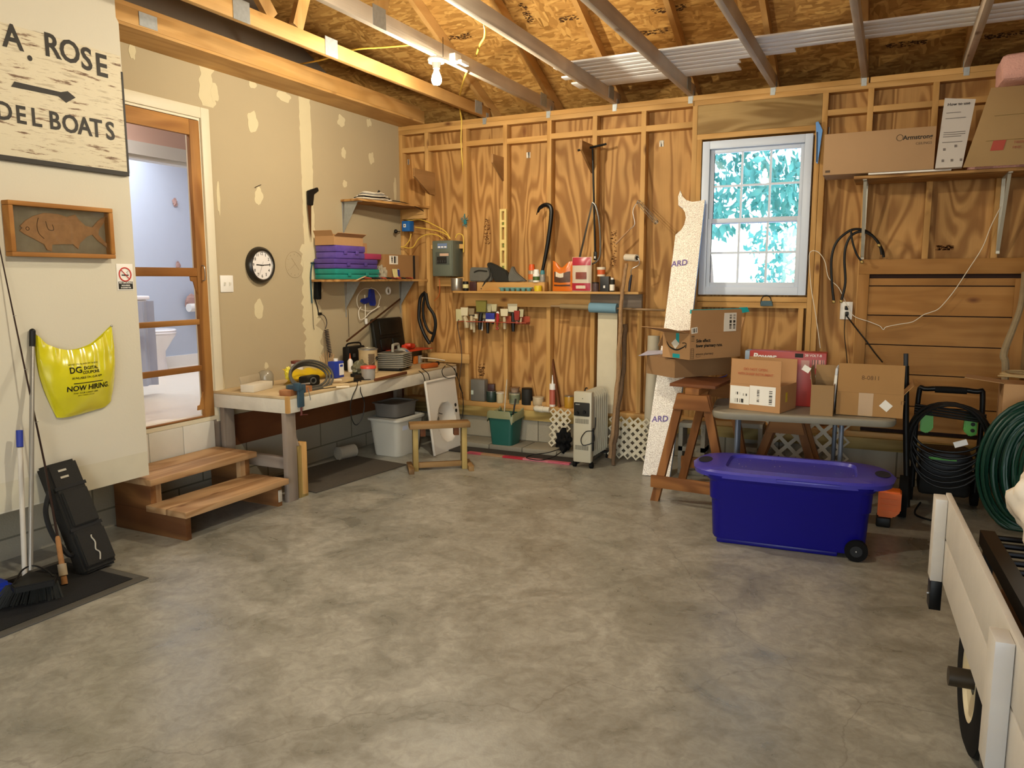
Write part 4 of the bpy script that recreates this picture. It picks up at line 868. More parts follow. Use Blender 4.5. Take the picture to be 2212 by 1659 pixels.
# glue gun with white cord
gq = LW(802, 650, .02)
GG = thing('glue_gun', 'blue hot glue gun with looped white cord hanging under the shelf', 'glue gun', (XL, gq.y, LW(800, 690).z))
bl = mat('blue_plastic', '1a2f8c')
MB().prism([LW(a, b, .012) for a, b in ((796, 624), (804, 626), (808, 655), (806, 661), (798, 660), (796, 652), (784, 657), (777, 652), (779, 646), (794, 642))], (.025, 0, 0), .004).build('body', bl, GG)
MB().tube([LW(a, b, .02) for a, b in ((800, 624), (786, 624), (774, 636), (771, 650), (776, 665), (796, 672), (815, 664), (820, 648), (822, 640), (812, 626), (801, 622))], .004, 8, 6).tube([LW(a, b, .024) for a, b in ((788, 637), (789, 660), (789, 690))], .004, 8, 4).tube([LW(a, b, .026) for a, b in ((820, 662), (798, 676), (791, 684), (780, 691), (776, 686), (775, 672), (780, 663))], .004, 8, 6).build('cord', whitecord, GG)
MB().box(LW(791, 694, .022), (.02, .022, .05), Euler((R(8), 0, 0)).to_matrix(), .004).build('plug', white, GG)
tq = LW(838, 628, .008); TR_ = thing('tape_roll', 'white roll of tape hanging on the wall beside the glue gun', 'tape', (XL, tq.y, tq.z-.04))
MB().ring((XL+.012, tq.y, tq.z), X, .028, .010, 32, 10).build('roll', white, TR_); MB().tube([(XL, tq.y, tq.z+.014), (XL+.02, tq.y, tq.z+.014)], .002, 6).build('nail', steel, TR_)
a, b = P(749, 737, 'x', XL+.14), P(864, 646, 'x', XL+.03)
tag(MB().tube([a, b], .008, 8).build('rusty_rod', mat('rusty_steel', '5a3a22')), 'thin brown rusty rod leaning diagonally in the corner', 'rod')
# ================================================================== workbench
BZ = .715; BX = -3.50
WB = thing('workbench', 'long white painted workbench with weathered legs along the left wall', 'workbench', (-3.83, 4.9, 0))
wtop = wood('bench_top', 'cdb68e', 'a88f66', 'y', rings=3, knots=False, contrast=.4)
y0b, y1b = 3.80, 5.98
MB().bx(XL+.002, BX-.001, y0b, y1b, BZ-.018, BZ, .002).build('top_board', wtop, WB)
apm = mat('chipped_white_paint', 'ccc6b6', .6, var=.16, vs_=12, bump=.2, bs=30)
MB().bx(BX-.022, BX, y0b, 5.985, BZ-.112, BZ-.019, .002).build('front_apron', apm, WB)
MB().bx(XL+.002, BX-.023, y0b, y0b+.02, BZ-.112, BZ-.019, .002).build('end_apron', apm, WB)
MB().bx(BX-.023, BX+.001, y0b-.002, y0b+.022, BZ-.11, BZ+.0005).build('split_corner', pine('z'), WB)
for x, y in ((BX-.045, 3.85), (XL+.06, 3.86), (BX-.045, 5.93), (XL+.06, 5.93)):
    MB().bx(x-.02, x+.02, y-.045, y+.045, 0, BZ-.113, .002).build('leg', greywood('z'), WB)
MB().bx(XL+.08, BX-.066, 3.87, 3.91, .205, .285, .002).build('cross_rail', greywood('x'), WB)
MB().beam((-3.56, 3.93, .33), (-3.9, 4.2, BZ-.13), .03, .08).build('brace', greywood('y'), WB)
MB().bx(BX-.085, BX-.023, 3.95, 3.99, .02, .38, .001).build('spare_block', pine('z'), WB)
po = P(640, 940, 'x', BX-.02); PO = MB().bx(BX-.075, BX-.035, 3.905+.01, 4.005, 0, .36, .002)
tag(PO.build('short_post', treated('z')), 'pale yellow offcut of lumber standing against the front bench leg', 'lumber')
tag(MB().bx(-4.13, -3.55, 4.09, 5.05, .0005, .010, .001).build('floor_mat', mat('brown_mat', '4a4236', .95, var=.2, vs_=50, bump=.5, bs=160)), 'brown ribbed floor mat lying under the workbench', 'mat')
o_ = COL.objects['floor_mat']; o_.rotation_euler.z = R(-6.5); o_.location.x += .09
def onb(px, py, z=BZ): return P(px, py, 'z', z)
# items on the bench, left to right
q = onb(548, 832); q = V(-3.92, 3.95, BZ); BXL = thing('long_carton', 'long white cardboard carton lying at the left end of the bench', 'box', (q.x, q.y, BZ))
MB().box((q.x, q.y+.01, BZ+.026), (.10, .24, .05), Euler((0, 0, R(12))).to_matrix(), .002).build('carton', mat('white_carton', 'cfc6b2', .7), BXL)
MB().box((q.x-.07, q.y+.02, BZ+.075), (.006, .24, .05), Euler((0, R(-12), R(12))).to_matrix(), .001).build('lid', mat('clear_lid', 'a89a80', .4), BXL)
JR = thing('glass_jar', 'clear glass jar with rounded lid standing at the left of the bench', 'jar', V(-4.02, 4.15, BZ))
jq = JR.location; MB().lathe(jq, [(.05, 0), (.055, .02), (.055, .08), (.045, .10), (.03, .112)], 24).build('jar', mat('cloudy_glass', 'aaa08a', .25, trans=.4, var=.2), JR)
YB_ = thing('yellow_bag', 'yellow plastic bag slumped on the bench behind the coiled hose', 'bag', V(-3.93, 4.42, BZ)); yq = YB_.location
m = MB(); 
rows = []
for i in range(13):
    v = i/12; row = []
    for k in range(29):
        u = k/28; row.append(V(yq.x+.07*math.sin(math.pi*v)+.015*mnoise.noise(V(u*7, v*5, 1)), yq.y-.20+.5*u, BZ+.003+(.118-.05*u+.02*mnoise.noise(V(u*6, 0, 2)))*v))
    rows.append(row)
m.sheet(rows, .004); m.build('film', mat('yellow_film', 'c9a818', .35, var=.15, vs_=14), YB_)
MB().ball(yq+V(.03, -.17, .085), .035, (.6, .8, 1.3), 3, .4).build('knot', mat('yellow_film_pale', 'd2c43a', .4), YB_)
# wood block with clamp
wq = onb(560, 858); WK = thing('wood_block', 'reddish wood block lying at the front left corner of the bench', 'lumber', (BX-.06, 3.92, BZ))
MB().box((BX-.065, 3.955, BZ+.0195), (.085, .26, .038), Euler((0, 0, R(8))).to_matrix(), .002).build('block', wood('cedar', 'b98458', '94603a', 'y', rings=3, knots=False), WK)
SB = thing('sanding_tool', 'small grey and green hand tool lying on the wood block', 'tool', (BX-.07, 3.95, BZ+.039))
MB().box((BX-.075, 3.93, BZ+.052), (.04, .10, .024), Euler((0, 0, R(12))).to_matrix(), .004).build('body', mat('grey_green', '4c5c50', .5), SB); MB().box((BX-.052, 3.90, BZ+.052), (.004, .045, .018), Euler((0, 0, R(12))).to_matrix()).build('label', mat('cream_label', 'cfc68e', .6), SB); MB().tube([(BX-.08, 3.98, BZ+.055), (BX-.09, 4.05, BZ+.05), (BX-.07, 4.1, BZ+.05)], .007, 8, 4).build('lever', steel, SB)
vq = P(650, 860, 'x', BX+.02); VC = thing('bench_clamp', 'small blue grey vise clamped to the front edge of the bench', 'vise', (BX, vq.y, BZ-.1))
vm = mat('vise_paint', '3a5566', .4, .3, var=.2)
MB().box((BX+.018, vq.y, BZ-.005), (.02, .055, .15), None, .006).box((BX-.02, vq.y, BZ+.05), (.10, .06, .035), None, .008).box((BX+.02, vq.y-.03, BZ+.06), (.05, .035, .055), None, .010).box((BX+.0, vq.y+.035, BZ+.04), (.05, .03, .06), None, .008).build('body', vm, VC)
MB().tube([(BX+.02, vq.y, BZ-.08), (BX+.02, vq.y, BZ-.135)], .007, 10).tube([(BX+.02, vq.y-.015, BZ-.13), (BX+.02, vq.y+.06, BZ-.14)], .003, 8).build('clamp_screw', mat('rust_red', '5e2a26', .5), VC)
MB().tube([(BX+.04, vq.y+.05, BZ+.045), (BX+.045, vq.y+.065, BZ-.035)], .003, 8).ball((BX+.045, vq.y+.065, BZ-.037), .005).build('handle_bar', steel, VC)
# coiled hose loop standing over drill
hq = onb(680, 828); HC = thing('coiled_hose', 'grey rubber cord coiled in an upright loop on the bench', 'hose', (hq.x, hq.y, BZ))
hm = mat('grey_rubber', '4d4a42', .6, var=.2); m = MB()
for j in range(3):
    c_ = P(674-3*j, 812, 'x', BX-.10-.02*j); Ry = (66-6*j)*mpx(c_); Rz = (32-5*j)*mpx(c_)
    pts = [c_+V(-.06*math.sin(a)*.9, Ry*math.cos(a), Rz*math.sin(a)) for a in [2*math.pi*i/32 for i in range(33)]]
    zmin = min(p.z for p in pts)
    pts = [p+V(0, 0, max(0, BZ+.010-p.z)) for p in pts]
    m.tube(pts, .0085, 8)
m.build('hose', hm, HC)
q = onb(684, 838); DR = thing('dust_port_drill', 'black power tool with round dust port inside the hose coil', 'power tool', (q.x-.02, q.y, BZ))
MB().cyl((q.x-.10, q.y+.03, BZ+.045), (q.x-.03, q.y, BZ+.05), .032, n=24).bx(q.x-.16, q.x-.08, q.y-.01, q.y+.14, BZ+.001, BZ+.075, .015).build('motor_housing', black, DR); MB().ring((q.x-.028, q.y, BZ+.05), (1, -.4, 0), .02, .006, 24, 8).build('port_rim', mat('grey_rubber', '4d4a42'), DR)
# blue can with skewers behind
q = V(-3.86, 4.74, BZ)
CN = thing('solvent_can', 'blue rectangular solvent can with white cap on the bench', 'can', (q.x, q.y, BZ))
blu = mat('can_blue', '1f3aa0', .3); MB().box((q.x, q.y, BZ+.065), (.07, .11, .13), None, .006).build('can', blu, CN); MB().cyl((q.x, q.y, BZ+.13), (q.x, q.y, BZ+.15), .018).build('cap', white, CN)
MB().bx(q.x+.0352, q.x+.036, q.y-.005, q.y+.05, BZ+.02, BZ+.11).build('label', white, CN); MB().bx(q.x+.0362, q.x+.0368, q.y+.005, q.y+.04, BZ+.085, BZ+.102).build('label_band', blu, CN)
for i in range(9):
    a = -1+2*i/8; t0 = V(q.x-.08, q.y-.01+.01*a, BZ+.001); tag(MB().tube([t0, t0+V(.01*math.cos(i), .085*a, .20-.03*abs(a))], .0018, 6).build('skewer', mat('bamboo', 'b98c58', .6)), 'thin bamboo skewer standing behind the blue can', 'skewer', 'bamboo skewers behind the blue can')
HJ = thing('lidded_jar', 'white lidded jar with red brown cap behind the hose loop', 'jar', V(-4.08, 4.55, BZ)); MB().cyl((-4.08, 4.55, BZ), (-4.08, 4.55, BZ+.12), .045).build('jar', white, HJ); MB().cyl((-4.08, 4.55, BZ+.121), (-4.08, 4.55, BZ+.14), .047).build('cap', mat('red_brown_cap', '6b2c1c', .5), HJ)
# clear plastic bag of screws
q = V(-3.76, 4.90, BZ)
GB = thing('clear_bag', 'greenish clear plastic bag slumped between the blue can and the paint can', 'bag', (q.x, q.y, BZ))
MB().ball((q.x, q.y, BZ+.058), .062, (.8, 1.15, 1.0), 4, .45).build('film', mat('greenish_film', '77745a', .25, trans=.25, var=.25, vs_=25), GB); MB().bx(q.x-.02, q.x+.06, q.y-.09, q.y+.05, BZ+.001, BZ+.028, .006).build('tool_inside', black, GB)
# paint can and plastic tub
q = V(-3.83, 5.115, BZ)
PC = thing('paint_can', 'old gallon paint can with torn paper label on the bench', 'paint can', (q.x, q.y, BZ)); r_ = .078
MB().lathe((q.x, q.y, BZ), [(r_-.003, 0), (r_, .004), (r_, .012), (r_-.002, .015), (r_-.002, .178), (r_, .182), (r_, .190)], 36).build('can_body', mat('can_paper', 'b7a17a', .6, var=.2, vs_=14), PC)
MB().lathe((q.x, q.y, BZ+.190), [(r_+.003, 0), (r_+.004, .008), (r_-.01, .012), (r_-.014, .006)], 36).build('rim', steel, PC); MB().ring((q.x, q.y, BZ+.20), Z, r_-.02, .006, 30, 8).build('wire_coil_on_lid', mat('lid_metal', 'a39b86', .4, .6), PC)
aa = R(-38); ex, ey = q.x+(r_-.001)*math.cos(aa), q.y+(r_-.001)*math.sin(aa)
MB().cyl((q.x+(r_-.003)*math.cos(.15), q.y+(r_-.003)*math.sin(.15), BZ+.12), (q.x+(r_+.004)*math.cos(.15), q.y+(r_+.004)*math.sin(.15), BZ+.12), .017).build('bail_ear', ink, PC)
MB().tube([(q.x+(r_+.006), q.y+.012, BZ+.12), (q.x+(r_+.014), q.y-.03, BZ+.105), (q.x+(r_+.002), q.y-.055, BZ+.085)], .002, 6, 4).build('bail_wire', steel, PC)
MB().loft([[V(q.x+(r_+.0006)*math.cos(a), q.y+(r_+.0006)*math.sin(a), z) for a in [-.9+k*.1+.03*math.sin(7*z*40+k) for k in range(8)]] for z in [BZ+.05+.01*i for i in range(12)]], closed=False, cap=False).build('torn_label', mat('torn_dark', '5c4a34', .7, var=.3, vs_=30), PC)
q = V(-3.555, 4.745, BZ)
TB = thing('plastic_tub', 'clear plastic tub with red lid on the bench front', 'tub', (q.x, q.y, BZ))
MB().lathe((q.x, q.y, BZ), [(.047, 0), (.049, .003), (.055, .088)], 30).build('tub', mat('frosted_tub', 'b9b4ac', .3, trans=.3, var=.05), TB); MB().lathe((q.x, q.y, BZ+.088), [(.061, 0), (.062, .004), (.059, .018), (.02, .021)], 30).build('lid', mat('lid_red', 'd0483a', .35), TB)
q = V(-3.995, 5.12, BZ); GLB = thing('glue_bottle', 'small white glue bottle with orange tip behind the tub', 'bottle', (q.x, q.y, BZ))
MB().lathe((q.x, q.y-.03, BZ), [(.02, 0), (.022, .01), (.022, .09), (.009, .11)], 20).build('bottle', white, GLB); MB().lathe((q.x, q.y-.03, BZ+.11), [(.007, 0), (.002, .045)], 12).build('tip', mat('orange_tip', 'd9602a', .5), GLB)
# portable compressor with ribbed grey shell
aq = V(-3.76, 5.425, BZ)
CP = lthing('air_compressor', 'grey ribbed portable air pump with carrying handle on the bench', 'compressor', aq, R(12)); gm = mat('compressor_grey', '8e8a7c', .5, var=.1)
MB().prism([(-.10, -.17, .015), (.09, -.17, .015), (.11, -.15, .05), (.11, -.15, .12), (.05, -.15, .155), (-.08, -.15, .155), (-.12, -.15, .1), (-.12, -.16, .04)], (0, .19, 0), .008).build('shell', mat('compressor_dark', '4c483e', .6), CP)
for k in range(8): MB().bx(-.121, .125, -.168, .036, .030+.0155*k, .0375+.0155*k, .002).build('cooling_rib', gm, CP)
MB().lathe((0, .035, .085), [(.08, 0), (.088, .02), (.088, .09), (.075, .12), (.04, .13)], 28, Y).build('motor_cover', mat('compressor_light', 'a09c90', .45, var=.1), CP)
MB().prism([(.089*math.cos(a), .06, .085+.089*math.sin(a)) for a in [R(x) for x in (10, 25, 40, 55)]]+[(.084*math.cos(a), .06, .085+.084*math.sin(a)) for a in [R(x) for x in (55, 40, 25, 10)]], (0, .04, 0)).build('blue_badge', mat('badge_blue', '5878a0', .4), CP)
MB().prism([(.089*math.cos(a), .101, .085+.089*math.sin(a)) for a in [R(x) for x in (10, 25, 40, 55)]]+[(.084*math.cos(a), .101, .085+.084*math.sin(a)) for a in [R(x) for x in (55, 40, 25, 10)]], (0, .01, 0)).build('red_stripe', mat('stripe_red', 'a84038', .4), CP)
MB().tube([(.0, -.09, .15), (.0, -.085, .20), (.0, -.07, .212), (.0, .02, .212), (.0, .035, .20), (.0, .045, .15)], .0125, 10, 4).build('handle', gm, CP)
MB().bx(-.1, .1, -.16, -.13, 0, .014, .003).bx(-.06, .06, .1, .13, 0, .006, .003).build('feet', rubber, CP)
tag(MB().beam(onb(815, 824)+V(-.02, 0, .010), onb(884, 808)+V(-.03, 0, .010), .02, .02, bev=.002).build('wood_stick', redwood('y')), 'dark brown stick lying along the front edge of the bench', 'stick')
for i, (px, py, ln, an, m_) in enumerate(((742, 832, .12, 60, 'd2bd92'), (722, 838, .15, 75, 'c2a878'), (765, 826, .16, 95, 'b8a06e'), (730, 828, .1, 50, 'e0d3ae'), (838, 816, .2, 88, 'cbb98e'), (748, 839, .09, 40, 'e8dcc0'))):
    q = onb(px, py); tag(MB().box((q.x-.03, q.y, BZ+.004+.0065*i if i < 4 else BZ+.004+.0065*(i-4)), (.05, ln, .005), Euler((0, 0, R(an-90))).to_matrix()).build('wood_scrap', mat('scrap%d' % i, m_, .7)), 'thin pale wood scrap, '+('longest of the near pile', 'under the coil end of the pile', 'at the right side of the pile', 'short cream piece in the pile', 'lying before the air pump', 'smallest, near the front edge')[i], 'wood scrap', 'wood scraps on the bench')
# safety glasses
q = onb(775, 824); GS = thing('safety_glasses', 'dark safety glasses lying on the bench before the clear bag', 'glasses', (q.x, q.y, BZ))
MB().prism([(q.x, q.y-.065, BZ+.006), (q.x, q.y-.06, BZ+.04), (q.x-.004, q.y-.03, BZ+.052), (q.x-.004, q.y+.02, BZ+.05), (q.x, q.y+.055, BZ+.02), (q.x, q.y+.065, BZ+.006)], (.005, 0, 0), .001).build('lens', mat('smoked_lens', '2a241c', .1, trans=.2), GS)
MB().tube([(q.x+.002, q.y-.065, BZ+.02), (q.x+.03, q.y-.02, BZ+.016), (q.x+.045, q.y+.10, BZ+.006)], .0028, 6, 5).build('temple', black, GS)
# cord hanging over the front
cable('power_cable', [onb(770, 822)+V(.0, 0, .012), P(772, 832, 'x', BX+.012), P(762, 855, 'x', BX+.02), P(757, 876, 'x', BX+.015), P(760, 905, 'x', BX+.01), P(770, 918, 'x', BX+.01), P(783, 900, 'x', BX+.015), P(787, 870, 'x', BX+.02), P(779, 845, 'x', BX+.015), onb(775, 824)+V(.02, 0, .012)], .0035, black, 'black cord looping down over the bench front in the middle', 'cord')
# black cases at the back of the bench
q = onb(772, 800); q.x = -4.07
BC = thing('tool_case', 'small closed black tool case standing on edge at the back of the bench', 'case', (q.x, P(770, 760, 'x', -4.05).y, BZ)); yc = P(770, 760, 'x', -4.05).y
MB().bx(-4.11, -4.04, yc-.115, yc+.11, BZ+.001, BZ+.20, .012).build('shell', black, BC); MB().tube([(-4.07, yc-.11, BZ+.195), (-4.07, yc-.085, BZ+.225), (-4.07, yc+.06, BZ+.225), (-4.07, yc+.09, BZ+.2)], .007, 8, 4).build('handle', black, BC)
for s in (-.05, .04): MB().bx(-4.0395, -4.033, yc+s-.015, yc+s+.015, BZ+.11, BZ+.14, .002).build('latch', mat('grey_latch', '3c3c3a', .4), BC)
ya, yb_ = P(812, 740, 'x', -4.05).y, 5.80
OC = thing('open_tool_case', 'open black drill case with its moulded lid raised, in the bench corner', 'case', (-3.95, (ya+yb_)/2, BZ)); dk = mat('case_black', '10110f', .35)
W_ = .46; yc = 5.79
lidM = Euler((0, R(-8), 0)).to_matrix()
MB().box((-4.10, yc, BZ+.235), (.045, W_, .36), lidM, .02).build('lid', dk, OC)
fmx = lambda dy, dz, sy_, sz_: MB().box(V(-4.10, yc, BZ+.235)+lidM@V(.026, dy, dz), (.012, sy_, sz_), lidM, .006)
for dy, dz, a_, b_ in ((0, .09, .30, .13), (-.1, -.06, .13, .10), (.09, -.06, .14, .10), (0, .005, .32, .012)): fmx(dy, dz, a_, b_).build('moulded_pocket', dk, OC)
MB().bx(-4.07, -3.90, yc-W_/2, yc+W_/2+.02, BZ+.001, BZ+.12, .012).build('base', dk, OC)
RT = thing('red_tray', 'thin orange red tray lying on the open black case', 'tray', (-3.95, yc+.1, BZ+.121)); rdm = mat('orange_red', 'c23a1e', .4)
MB().bx(-4.05, -3.80, yc-.12, yc+.28, BZ+.1215, BZ+.128, .002).build('tray', rdm, RT)
RD2 = thing('cordless_drill', 'orange red power tool resting on the red tray', 'power tool', (-3.92, yc+.05, BZ+.128))
MB().box((-3.92, yc+.05, BZ+.155), (.05, .17, .045), None, .015).box((-3.90, yc+.02, BZ+.172), (.06, .08, .03), Euler((0, 0, .4)).to_matrix(), .010).build('body', rdm, RD2); MB().cyl((-3.92, yc+.135, BZ+.155), (-3.92, yc+.165, BZ+.155), .016, .010).build('chuck', steel, RD2)
for i, (dy, w_, m_) in enumerate(((.02, .05, mat('orange_box', 'c06a20', .5)), (.10, .04, mat('grey_box', '9a958a', .5)))):
    tag(MB().bx(-3.855, -3.83, yc+dy, yc+dy+w_, BZ+.001, BZ+.07, .003).build('small_carton', m_), ('small orange carton leaning on the open case', 'small grey carton beside the orange one')[i], 'box')
tag(MB().tube([(-3.82, yc+.1, BZ+.05), (-3.75, yc+.18, BZ+.04), (-3.68, yc+.30, BZ+.012)], .005, 8, 6).build('white_wire', whitecord), 'stiff white wire curving from the open case to the bench', 'wire')
q = V(-3.545, 5.62, BZ); OR_ = thing('power_strip', 'orange brown power tap with black plug at the far end of the bench', 'power strip', (q.x, q.y, BZ))
MB().box((q.x, q.y-.02, BZ+.022), (.05, .17, .04), Euler((0, 0, R(-14))).to_matrix(), .010).build('body', mat('burnt_orange', 'a0501c', .5), OR_); MB().box((q.x+.01, q.y+.09, BZ+.03), (.03, .035, .03), Euler((.3, 0, 0)).to_matrix(), .004).build('plug', black, OR_)
for i, pts in enumerate((((905, 801), (915, 812), (921, 840), (924, 862), (934, 880), (950, 893), (968, 892), (978, 880), (976, 865), (967, 850), (968, 832), (983, 815), (988, 806)), ((912, 797), (925, 808), (930, 828), (936, 840), (940, 860), (933, 880), (940, 879), (949, 870), (947, 864), (932, 866)), ((964, 787), (976, 792), (985, 805), (993, 830), (1000, 860), (999, 895), (990, 925)), ((962, 790), (955, 800), (958, 812), (970, 817), (985, 812), (982, 796)))):
    cable('power_cable', [P(a, b, 'x', BX+.03+.012*i) for a, b in pts], .0035, black, ('thick black cord hanging in a deep loop before the white basin top', 'black cord with small kink hanging at the bench end', 'thin black cord trailing down right of the basin top', 'small black cord loop at the far bench corner')[i], 'cord')
# under the bench
q = P(868, 960, 'z', 0.0)
def tote(name, label, loc, rz, w, d, h, m, lidm, taper=.86, lidrim=.02, open_=False, lidth=.03, cat='bin'):
    t = lthing(name, label, cat, loc, rz)
    def rr(sx, sy, z, r=.05, n=5):
        out = []
        for cx_, cy_, a0 in ((1, 1, 0), (-1, 1, 90), (-1, -1, 180), (1, -1, 270)):
            for k in range(n): a = R(a0+90*k/(n-1)); out.append(V(cx_*(sx/2-r)+r*math.cos(a), cy_*(sy/2-r)+r*math.sin(a), z))
        return out
    b = MB(); ins = .006
    b.loft([rr(w*taper, d*taper, 0), rr(w*(taper+.02), d*(taper+.02), .01), rr(w*.97, d*.97, h-lidth), rr(w*.97-ins, d*.97-ins, h-lidth), rr(w*taper-ins, d*taper-ins, .012)]); b.build('bin_body', m, t)
    if not open_: MB().loft([rr(w, d, h-lidth+.001), rr(w+lidrim, d+lidrim, h-lidth+.004), rr(w+lidrim, d+lidrim, h-lidth*.3), rr(w*.95, d*.95, h), rr(w*.88, d*.88, h), rr(w*.86, d*.86, h-.012)]).build('lid', lidm, t)
    return t, rr
wt = mat('white_tote', 'b9b5a8', .45, var=.05)
t1, _ = tote('storage_bin', 'white plastic storage bin with loose lid under the bench', (-3.74, 5.37, .001), R(88), .40, .32, .33, wt, wt, .8)
MB().bx(-.12, -.05, -.152, -.147, .225, .265).build('label', mat('blue_label', 'b4b8c8', .5), t1)
tote('plastic_basin', 'grey translucent tub stacked on the white storage bin', (-3.74, 5.36, .332), R(88), .33, .26, .12, mat('grey_tub', '6d6862', .4, trans=.1), mat('grey_tub'), .88, lidth=.012)
tag(MB().cyl((-4.0, 4.90, .06), (-3.96, 5.06, .06), .055, n=20).build('paint_roller_roll', mat('fuzzy_roll', '8a8274', .9, bump=.4)), 'small grey roll lying behind the storage bin under the bench', 'roll')
# basin top leaning against the bench
bl_, brr = P(936, 985, 'z', .002), P(998, 962, 'z', .002); tl_, tr2 = P(914, 827, 'x', BX+.035), P(989, 814, 'x', BX+.035)
u_ = (brr-bl_); w_ = u_.length; uu = u_.normalized(); vv_ = (tl_-bl_); vv_ = (vv_-uu*vv_.dot(uu)); vv_ = vv_.normalized(); nn_ = uu.cross(vv_); nn_ = nn_ if nn_.x > 0 else -nn_
H_ = (tl_-bl_).length; w_ = max(w_, .40)
VT = thing('basin_top', 'white moulded washbasin top leaning upright against the bench end', 'washbasin', bl_.lerp(brr, .5)); vm2 = mat('cultured_marble', 'd6d0c4', .2, var=.04, vs_=4)
rows = []
for i in range(41):
    v = i/40; row = []
    for k in range(31):
        u = k/30; e_ = ((u-.55)/.30)**2+((v-.40)/.27)**2
        dpt = -.075*max(0, 1-e_)**.6
        row.append(bl_+uu*(u*w_)+vv_*(v*H_)+nn_*(dpt+.014))
    rows.append(row)
MB().sheet(rows, .008).build('basin_shell', vm2, VT)
MB().tube([bl_+vv_*H_+nn_*.014, bl_+uu*w_+vv_*H_+nn_*.014], .012, 10).tube([bl_+nn_*.014, bl_+vv_*H_+nn_*.014], .012, 10).build('rolled_edge', vm2, VT)
for v in (.52, .60): MB().cyl(bl_+uu*w_*.90+vv_*H_*v+nn_*.010, bl_+uu*w_*.90+vv_*H_*v+nn_*.0165, .016).build('tap_hole', ink, VT)
MB().cyl(bl_+uu*w_*.45+vv_*H_*.46+nn_*-.062, bl_+uu*w_*.45+vv_*H_*.46+nn_*-.045, .02).build('drain', mat('grey_metal', '8a877e', .4), VT)
# sawn stool
sa, sb_ = P(918, 1024, 'z', 0), P(1012, 1010, 'z', 0)
SC = V((-3.336-2.93)/2+.03, 5.03, 0); SQ = lthing('wooden_stool', 'small homemade wooden step stool before the basin top', 'stool', SC, R(38)); tw = treated('x'); tz = treated('z')
hh = P(955, 925, 'y', 5.0).z
MB().bx(-.235, .235, -.07, .07, .335, .375, .003).build('seat', wood('stool_seat', '9c7a4c', '6f5230', 'x', rings=4), SQ)
for s in (-1, 1):
    MB().bx(s*.19-.02, s*.19+.02, -.045, .045, .0, .334, .002).build('leg', tz, SQ)
    MB().bx(s*.19-.02+s*.041, s*.19+.02+s*.041, -.13, .13, 0, .04, .002).build('foot', wood('stool_seat', '9c7a4c', '6f5230', 'y', rings=4), SQ)
    MB().bx(s*.13-.02, s*.13+.02, -.03, .03, .27, .334, .002).build('corner_block', redwood('z'), SQ)
MB().bx(-.169, .169, -.018, .018, .02, .06, .002).build('stretcher', wood('stool_seat', '9c7a4c', '6f5230', 'x', rings=4), SQ)
# ================================================================== back wall: shelf and what stands on it
def BWp(px, py, y=6.10): return P(px, py, 'y', y)
sx0, sx1 = BWp(978, 630, 5.94).x, BWp(1379, 634, 5.94).x; SZ = 1.372
SH = thing('wall_shelf', 'long narrow board shelf across the studs of the back wall', 'shelf', ((sx0+sx1)/2, 6.0, SZ-.018))
MB().bx(sx0, sx1, 5.94, 6.118, SZ-.018, SZ, .001).build('board', pine('x'), SH)
xa, xb, xc = BWp(1005, 650, 6.08).x, BWp(1275, 650, 6.08).x, BWp(1386, 650, 6.08).x
MB().bx(xa, xb, 6.081, 6.119, 1.235, SZ-.0185, .002).build('cleat', pine('x'), SH); MB().bx(xb+.001, xc, 6.081, 6.119, 1.24, SZ-.0185, .002).build('cleat', greywood('x'), SH)
ca, cb = BWp(1030, 615, 6.0).x, BWp(1176, 615, 6.0).x; CZ = SZ+.076
tag(MB().bx(ca, cb, 6.0, 6.08, SZ+.0005, CZ, .002).build('shelf_block', pine('x')), 'pine offcut block lying on the wall shelf under the dust masks', 'lumber')
def px_can(name, label, cat, x1, x2, yt, zb, y, m, parts=(), n=24, grp=None, lid=None):
    """round thing standing at depth y whose photograph columns are x1..x2 and top row yt"""
    a, b = P(x1, yt+10, 'y', y), P(x2, yt+10, 'y', y); c = (a+b)/2; r = (b.x-a.x)/2*.92; zt = P((x1+x2)/2, yt, 'y', y).z; h = zt-zb
    t = thing(name, label, cat, (c.x, y, zb), group=grp)
    MB().lathe((c.x, y, zb+.0004), [(r*.96, 0), (r, .003), (r, h-.004), (r*.96, h)], n).build('body', m, t)
    for nm, z0, z1, k, mm in parts: MB().lathe((c.x, y, zb+z0*h), [(r*k[0], 0), (r*k[1], (z1-z0)*h)], n).build(nm, mm, t)
    return t, c, r, h
def px_box(name, label, cat, x1, x2, yt, zb, y, dep, m, nm='body', bev=.002):
    a, b = P(x1, yt+8, 'y', y), P(x2, yt+8, 'y', y); zt = P((x1+x2)/2, yt, 'y', y).z
    t = thing(name, label, cat, ((a.x+b.x)/2, y+dep/2, zb)); MB().bx(a.x, b.x, y, y+dep, zb+.0004, zt, bev).build(nm, m, t); return t, a.x, b.x, zt
tin = mat('tin', 'a7a298', .3, .8)
px_can('tin_can', 'open silver tin can at the left end of the wall shelf', 'can', 975, 999, 601, SZ, 6.02, tin, (('rim', .96, 1.0, (1.04, 1.04), tin),))
px_can('spray_lid_jar', 'small black jar beside the tin can', 'jar', 1000, 1012, 608, SZ, 5.98, black, (('label', .3, .7, (1.02, 1.02), mat('cream_label', 'cfc68e')),))
px_box('spark_plug_box', 'small dark red and black carton on the wall shelf', 'box', 1014, 1028, 609, SZ, 5.975, .022, mat('dark_carton', '3a1c1c', .5), 'carton')[0]
